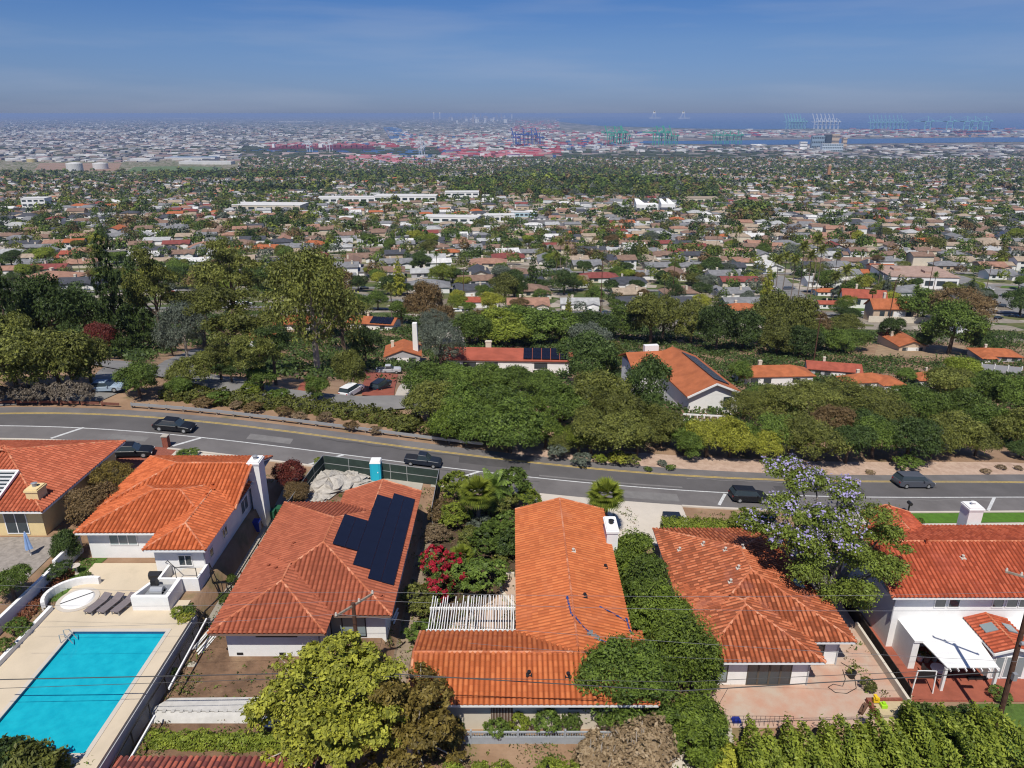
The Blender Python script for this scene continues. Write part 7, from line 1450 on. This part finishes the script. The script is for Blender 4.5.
P = np.stack([X[idx]+d[:, 0]*R_, Y[idx]+d[:, 1]*R_, Zg[idx]+S[idx]*.95*el+d[:, 2]*R_*.85*el], 1)
Nn = d*.9+unit(r, N_)*.65+np.array([0, 0, .3]); Nn /= np.linalg.norm(Nn, axis=1)[:, None]
sz = S[idx]*np.where(kpt[idx] > 300, .11, np.where(kpt[idx] > 100, .16, np.where(kpt[idx] > 50, .26, .50)))*(.7+.6*r.random(N_)); tc_ = r.choice(12, n)[idx]; dl = [lfG, lfD, lfO, lfB, lfW, lfS, lfY]; dmi = np.array([0, 1, 2, 0, 1, 2, 3, 4, 0, 5, 1, 2])[tc_]
tag(link('distant_trees', quads_mesh('distant_trees', leaf_quads(P, Nn, sz, r, .75), N_, np.clip(r.random(N_)*.6+.4*np.repeat(r.random(n), kpt), 0, 1), dl, dmi)), kind='stuff')
# town streets between the house rows, as seen: pale strips
mb = MB(); k = 0
for i in range(1, len(gy)-1, 2):
    ya = (gy[i][0]+gy[i+1][0])/2 if i+1 < len(gy) else gy[i][0]
    if ya > 1500: break
    xs_ = np.arange(-ya*.85-80, ya*.85+80, 8.0); Yv = ya+xs_*.06+26*np.sin(xs_/180+ya/700)*np.clip(ya/600, .15, 1); Xv = xs_-ya*.08+14*np.sin(ya/240); Zv1, Zv2 = G(Xv, Yv-3.6)+.35, G(Xv, Yv+3.6)+.35
    for j in range(len(xs_)-1):
        if Yv[j] < 262: continue
        mb.add([(Xv[j], Yv[j]-3.6, Zv1[j]), (Xv[j+1], Yv[j+1]-3.6, Zv1[j+1]), (Xv[j+1], Yv[j+1]+3.6, Zv2[j+1]), (Xv[j], Yv[j]+3.6, Zv2[j])], [(0, 1, 2, 3)])
struct('road', mb, asph2)
def small_car(m):
    mb = MB(); mb.loft([rrect(x_, .88, .25, z_, .1) for x_, z_ in ((-2.2, .8), (-2.0, .95), (-.2, .98), (1.9, .85), (2.2, .65))]); mb.loft([[(x_, -.8, .9), (x_, .8, .9), (x_, .68, z_), (x_, -.68, z_)] for x_, z_ in ((-1.8, .95), (-1.3, 1.42), (.3, 1.45), (1.1, .95))], mi=1); mb.box(-1.35, .35, -.66, .66, 1.44, 1.48); return mb.mesh('town_car', [m, glass])
scm = [('white', small_car(pwht)), ('silver', small_car(psil)), ('black', small_car(pblk)), ('grey', small_car(pgry)), ('red', small_car(pred)), ('blue', small_car(pblu))]; r = np.random.default_rng(15); nc_ = 0
for i in range(1, len(gy)-1, 2):
    ya = (gy[i][0]+gy[i+1][0])/2
    if ya > 620: break
    for q in range(26):
        x0 = r.uniform(-ya*.7, ya*.7); yv = ya+x0*.06+26*math.sin(x0/180+ya/700)*min(1, max(.15, ya/600)); xv = x0-ya*.08+14*math.sin(ya/240)
        if yv < 264 or any(math.hypot(xv-h_[0], yv-h_[1]) < h_[2]+3 for h_ in HOUSES): continue
        nm1, me1 = scm[int(r.integers(0, 6))]; o = link('town_car', me1); o.location = (xv, yv+r.choice([-3.2, 3.2]), g(xv, yv)+.36); o.rotation_euler = (0, 0, .1); o['category'] = 'car'; o['group'] = 'cars parked along the town streets'; autolabel(o, f'{nm1} car on a town street')
# ------------------------------------------------------------------ harbour, port and far plain
watm = mat('harbour_water', (.025, .075, .17), .25, spec=.5)
def water(px): 
    P = [gp(*p) for p in px]; mb = MB(); mb.add([(x, y, 3.2) for x, y in P], [tuple(range(len(P)))]); struct('water', mb, watm)
water([(556, 121.5), (600, 126), (690, 128.5), (760, 129.5), (800, 128.5), (870, 129), (910, 132), (1024, 132.5), (1200, 132), (1400, 114.2), (900, 114.2), (700, 114.8), (600, 116.5), (556, 118.5)])
water([(330, 149.5), (410, 149.8), (449, 155), (451, 159), (413, 160.5), (386, 154), (330, 152)]); water([(383, 127.5), (396, 127), (419, 138), (402, 140.5), (390, 139)]); water([(240, 149), (318, 150), (318, 152.4), (240, 151.5)]); water([(404, 161.5), (410, 161.5), (416, 168), (408, 169)])
water([(560, 143), (620, 142), (645, 147), (600, 150), (560, 150)]); water([(640, 141), (700, 141), (860, 139), (1030, 137), (1100, 137), (1100, 142), (1024, 142), (760, 145), (640, 143.5)])
def scatter(name, boxes, n, wr_, dr_, hr_, mats_, kind='stuff', seed=1):
    r = np.random.default_rng(seed); ar = np.array([(b[1]-b[0])*(b[3]-b[2]) for b in boxes], float); bi = r.choice(len(boxes), n, p=ar/ar.sum()); B = np.array([b[:4] for b in boxes])[bi]
    px = r.uniform(B[:, 0], B[:, 1]); py = r.uniform(B[:, 2], B[:, 3]); 
    D = np.array([gp(a, b) for a, b in zip(px, py)]); w = r.uniform(*wr_, n); d = r.uniform(*dr_, n); h = r.uniform(*hr_, n); a = r.choice([.1, .1+math.pi/2, .35], n); ca, sa = np.cos(a), np.sin(a)
    tf = lambda lx, ly, lz: np.stack([D[:, 0]+lx*ca-ly*sa, D[:, 1]+lx*sa+ly*ca, 1.5+lz], 1)
    o = np.zeros(n); c = [tf(-w, -d, o-1), tf(w, -d, o-1), tf(w, d, o-1), tf(-w, d, o-1)]; e = [tf(-w, -d, h), tf(w, -d, h), tf(w, d, h), tf(-w, d, h)]
    V = np.stack([np.stack(q, 1) for q in ([c[0], c[1], e[1], e[0]], [c[1], c[2], e[2], e[1]], [c[3], c[0], e[0], e[3]], [c[2], c[3], e[3], e[2]], e)], 1)
    mi = np.repeat(r.integers(0, len(mats_), n), 5); return tag(link(name, quads_mesh(name, V.reshape(-1, 3), n*5, np.full(n*5, .5), mats_, mi)), kind=kind)
P_ = lambda n_, c_: mat(n_, c_, .8)
cityc = [wr, P_('city_grey', (.30, .30, .30)), P_('city_tan', (.36, .31, .26)), P_('city_white', (.66, .65, .62)), P_('city_dark', (.10, .10, .11)), P_('city_rose', (.34, .24, .22))]
scatter('distant_buildings', [(0, 560, 116, 148), (0, 240, 120, 162), (0, 380, 128, 146), (420, 560, 122, 142)], 6500, (8, 38), (8, 34), (5, 14), cityc+[cityc[4], cityc[2], cityc[1]], seed=3)
scatter('distant_buildings', [(560, 1024, 146, 153), (780, 1024, 146, 160)], 900, (10, 30), (10, 26), (6, 16), cityc, seed=4)
scatter('distant_buildings', [(560, 1024, 134, 137.5), (600, 1024, 129.5, 133)], 500, (20, 90), (20, 60), (6, 14), cityc, seed=5)
scatter('distant_vegetation', [(0, 1024, 147, 160), (0, 380, 117, 150)], 2200, (14, 45), (10, 30), (5, 10), [P_('far_green', (.05, .07, .035)), P_('far_olive', (.07, .08, .04))], seed=6)
apm = mat('port_apron', (.44, .34, .30), .95, 0, .004, col2=(.30, .22, .21), detail=9)
def apron(px): 
    P = [gp(*p) for p in px]; mb = MB(); mb.add([(x, y, 2.6) for x, y in P], [tuple(range(len(P)))]); struct('pavement', mb, apm)
apron([(262, 153), (330, 152.4), (386, 154.6), (403, 160.8), (403, 168.5), (350, 169), (262, 162)]); apron([(417, 160.8), (452, 159.5), (520, 150), (560, 150.5), (556, 158), (470, 163), (417, 168.5)])
# container stacks, one thing each
cm = [P_('container_red', (.38, .07, .08)), P_('container_pink', (.52, .20, .22)), P_('container_maroon', (.20, .05, .07)), P_('container_blue', (.06, .13, .28)), P_('container_grey', (.40, .38, .37))]
cn = ['red', 'pink', 'maroon', 'blue', 'grey']; cmesh = [MB().box(-60, 60, -14, 14, -1, 13).mesh('container_stack', m) for m in cm]
r = np.random.default_rng(9)
for (a, b, c_, d_, n, pr) in [(258, 395, 144.5, 147.5, 54, (.5, .2, .3, 0, 0)), (448, 560, 150, 156.5, 70, (.35, .5, .1, .05, 0)), (515, 558, 120.5, 133, 70, (.3, .5, .1, 0, 0)), (360, 405, 156, 164, 40, (.25, .35, 0, .05, .35)), (560, 760, 132.5, 136, 40, (.3, .2, .1, .2, .2)), (850, 1015, 128.3, 130.5, 26, (.3, .3, .3, .1, 0))]:
    for i in range(n):
        x, y = gp(r.uniform(a, b), r.uniform(c_, d_)); q = r.choice(5, p=np.array(pr)/sum(pr)); o = link('container_stack', cmesh[q]); o.location = (x, y, 2.5); o.scale = (r.uniform(.4, 1.1), r.uniform(.8, 1.6), r.uniform(.7, 1.2)); o.rotation_euler = (0, 0, .1+math.pi/2*(r.random() < .25)); tag(o, f'long {cn[q]} block of stacked shipping containers at the distant port', 'containers', 'container stacks at the port')
scatter('distant_containers', [(258, 395, 143.5, 148), (440, 560, 147, 158), (505, 560, 119, 134), (350, 460, 157, 166), (400, 640, 134, 148), (560, 1015, 131, 137)], 1700, (12, 40), (8, 16), (8, 18), cm+[cm[0], cm[1], cityc[3], cityc[3], cityc[1], cityc[2], cityc[0]], seed=21)
# quay cranes
def crane_mesh(key, m, up):
    mb = MB()
    for sx in (-12, 12):
        for sy in (-14, 14): mb.beam((sx, sy, -2), (sx, sy, 48), 3, 3)
        mb.beam((sx, -14, 30), (sx, 14, 30), 2.5, 2.5)
    mb.beam((0, -30, 50), (0, 40, 50), 5, 4); mb.beam((0, 0, 48), (0, 8, 78), 4, 3)
    if up: mb.beam((0, 16, 50), (0, 40, 108), 5, 4)
    else: mb.beam((0, 16, 50), (0, 75, 52), 5, 4); mb.beam((0, 8, 78), (0, 70, 54), 1.5, 1.5)
    mb.beam((0, 8, 78), (0, -28, 52), 1.5, 1.5); mb.box(-5, 5, -28, -14, 50, 58); return mb.mesh('gantry_crane', m)
cmc = {'teal': P_('crane_teal', (.20, .44, .48)), 'green': P_('crane_green', (.06, .36, .24)), 'blue': P_('crane_blue', (.05, .10, .32)), 'white': P_('crane_white', (.6, .62, .64))}; CMs = {}
def crane(px, py, hpx, col, up, group):
    x, y = gp(px, py); k_ = (col, up); CMs.setdefault(k_, crane_mesh(k_, cmc[col], up)); o = link('gantry_crane', CMs[k_]); Z = depth(x, y, 2); s_ = hpx*1.3*Z/FPX/(108 if up else 80); o.location = (x, y, 2); o.scale = (s_,)*3; o.rotation_euler = (0, 0, .9)
    return tag(o, f'{col} quay crane with its boom {"raised" if up else "lowered"} among the {group}', 'crane', group)
for px in (788, 791, 794, 797, 800, 803): crane(px, 129, 11, 'teal', True, 'teal cranes at the dark terminal')
for px in (816, 820, 824, 828, 832, 836): crane(px, 129, 11, 'white', True, 'white cranes behind the downtown towers')
for px in (872, 876, 880, 884, 888, 892, 896, 900, 904): crane(px, 129, 10, 'teal', True, 'teal cranes near the breakwater end')
for i, px in enumerate((927, 949, 966, 974, 985)): o = crane(px, 131, 11, 'teal', False, 'single teal cranes on the open quay'); o['label'] = f'{ordw(i)} lone pale teal crane on the open quay past the breakwater terminal'; o.pop('group', None)
for px in (610, 615, 621, 626, 657, 663, 668, 674): crane(px, 145, 14, 'green', px % 2 == 0, 'green cranes at the inner basin')
for px in (716, 723, 730, 738): crane(px, 144, 10, 'green', False, 'low green cranes by the far channel')
for px in (516, 524, 532, 540): crane(px, 146, 13, 'blue', px % 3 == 0, 'dark blue cranes beside the pink containers')
for px, py in ((421, 150), (422, 155), (310, 152), (330, 152.5)): crane(px, py, 9, 'white', False, 'pale cranes around the west basin')
def ship(px, py, wpx, lb, hull, rz=.05):
    x, y = gp(px, py); Z = depth(x, y, 2); L_ = wpx*Z/FPX; t = thing('cargo_ship', lb, 'ship', (x, y, 3.2), None, rz); mb = MB(); w = L_*.07; mb.loft([[(a*L_, -w*q, 0), (a*L_, w*q, 0), (a*L_, w*q*1.1, 14), (a*L_, -w*q*1.1, 14)] for a, q in ((-.5, .7), (-.4, 1), (.35, 1), (.45, .6), (.5, .08))]); mb.build('hull', hull, t, local=True)
    mb = MB(); mb.box(-.42*L_, -.36*L_, -w*.8, w*.8, 14, 40); mb.build('bridge', trimw, t, local=True); mb = MB(); [mb.box((-.32+i*.09)*L_, (-.25+i*.09)*L_, -w*.85, w*.85, 14, 22+6*(i % 3)) for i in range(8)]; mb.build('deck_cargo', cm[2 if 'red' in lb else 3], t, local=True)
ship(968, 133.2, 58, 'long blue hulled container ship moored on the near side of the open quay', cm[3]); ship(345, 149.6, 60, 'dark red laden container ship in the west basin', cm[2]); ship(290, 149.8, 40, 'second dark red laden ship moored at the outer west basin', cm[2]); ship(745, 117, 8, 'small red and white ship out in the bay', cm[0])
for px, py, wpx, lb in [(655, 118.6, 11, 'pale rigged structure in the bay nearer the city side'), (684, 118.8, 12, 'second pale rigged structure out in the bay')]:
    x, y = gp(px, py); s_ = depth(x, y, 2)/FPX; t = thing('offshore_rig', lb, 'rig', (x, y, 2)); mb = MB(); mb.box(-6*s_, 6*s_, -20, 20, 0, 1.2*s_); mb.build('deck', cityc[0], t, local=True); mb = MB(); mb.beam((-4*s_, 0, 0), (-1*s_, 0, 7*s_), s_, s_); mb.beam((1*s_, 0, 0), (-1*s_, 0, 7*s_), s_, s_); mb.build('derrick', cityc[3], t, local=True)
for i, (px, py, hh) in enumerate([(434, 119, 6), (440, 119, 6)]):
    x, y = gp(px, py); s_ = depth(x, y, 2)/FPX; mb = MB(); mb.disc((0, 0, 0), s_*.7, hh*s_, 10, r2=s_*.5); o = link('chimney_stack', mb.mesh('chimney_stack', cityc[3])); o.location = (x, y, 2); tag(o, ['slim pale power station chimney, the one on the city side', 'slim pale power station chimney, the one on the harbour side'][i], 'chimney')
r = np.random.default_rng(70)
for i in range(46):
    px, py = r.uniform(448, 512), r.uniform(118, 123); x, y = gp(px, py); s_ = depth(x, y, 2)/FPX; h = r.uniform(1.2, 4.5)*s_; mb = MB(); mb.box(-s_*r.uniform(.4, 1.2), s_*r.uniform(.4, 1.2), -30, 30, 0, h); o = link('high_rise', mb.mesh('high_rise', cityc[int(r.integers(0, 4))])); o.location = (x, y, 2); tag(o, 'pale high rise in the hazy skyline behind the harbour', 'high rise', 'high rises on the hazy skyline')
for i, (px, py, wpx, dp, lb) in enumerate([(205, 164.5, 52, 60, 'very long white warehouse roof beside the green field'), (140, 161.5, 20, 60, 'white warehouse between the tanks and the long warehouse'), (190, 160, 50, 80, 'blue grey warehouse behind the very long white one'), (88, 157, 30, 50, 'pale warehouse row beyond the tank farm'), (470, 141, 46, 120, 'bright white warehouse row behind the west basin'), (430, 144, 24, 90, 'white warehouse at the west basin mouth'), (75, 132, 90, 160, 'faint white warehouse row near the hazy horizon'), (180, 118.5, 34, 200, 'bright white building group on the hazy horizon'), (296, 122, 34, 150, 'long pale shed on the hazy plain')]):
    block(px, py, wpx, dp, 14, lb, wr if 'blue' not in lb else P_('blue_roof', (.22, .30, .42)), wr, 0, 'warehouse')
# ------------------------------------------------------------------ labels for everything placed in number
LM = [('the rail end at the road', 490, 447), ('the brick forecourt', 380, 386), ('the tall white chimney', 416, 362), ('the long low red roof', 510, 368), ('the white gabled house', 714, 412), ('the orange hipped roof', 776, 388), ('the maroon tree', 101, 358), ('the parked pale blue car', 106, 391), ('the big open pine', 305, 350), ('the steep dry bank', 915, 352), ('the ribbed white panels', 1000, 374), ('the single pitch red roof', 845, 376),
      ('the palm lined street', 795, 312), ('the tan two storey house', 896, 322), ('the pinkish flat roof', 922, 289), ('the grey shed', 960, 312), ('the bright red roof', 478, 308), ('the red carport drive', 632, 310), ('the salmon roofed house', 528, 311), ('the pale orange hipped roof', 447, 256), ('the long white school wing', 450, 223), ('the asphalt school yard', 540, 225), ('the white modern church', 647, 212), ('the cream flat building', 700, 203), ('the white office block', 35, 211), ('the long low white building', 265, 211),
      ('the red two storey roof', 68, 262), ('the pale brown roof', 46, 284), ('the umbrella pine', 238, 330), ('the small white hall', 492, 235), ('the road by the jacaranda', 800, 470), ('the moving grey minivan', 912, 480), ('the dark conifer clump', 122, 352), ('the grey gabled house', 580, 310), ('the orange gable house', 391, 284), ('the wide sunlit street', 1005, 300), ('the slim brick tower', 828, 177), ('the screened yard fence', 400, 440), ('the yellow trees', 720, 450), ('the olive trees behind the road', 620, 440)]
LP = [(n_, *gp(a, b)) for n_, a, b in LM]; grp = {}
for o, dsc in AUTO:
    x, y = o.location.x, o.location.y; j = min(range(len(LP)), key=lambda i: math.hypot(x-LP[i][1], y-LP[i][2])/math.sqrt(1+math.hypot(LP[i][1], LP[i][2])/400)); grp.setdefault((dsc, j), []).append((math.hypot(x-LP[j][1], y-LP[j][2]), o))
for (dsc, j), L_ in grp.items():
    L_.sort(key=lambda q: q[0])
    for i, (_, o) in enumerate(L_): o['label'] = f'{dsc}, {ordw(i)} one out from {LP[j][0]}' if len(L_) > 1 else f'{dsc}, the only one around {LP[j][0]}'
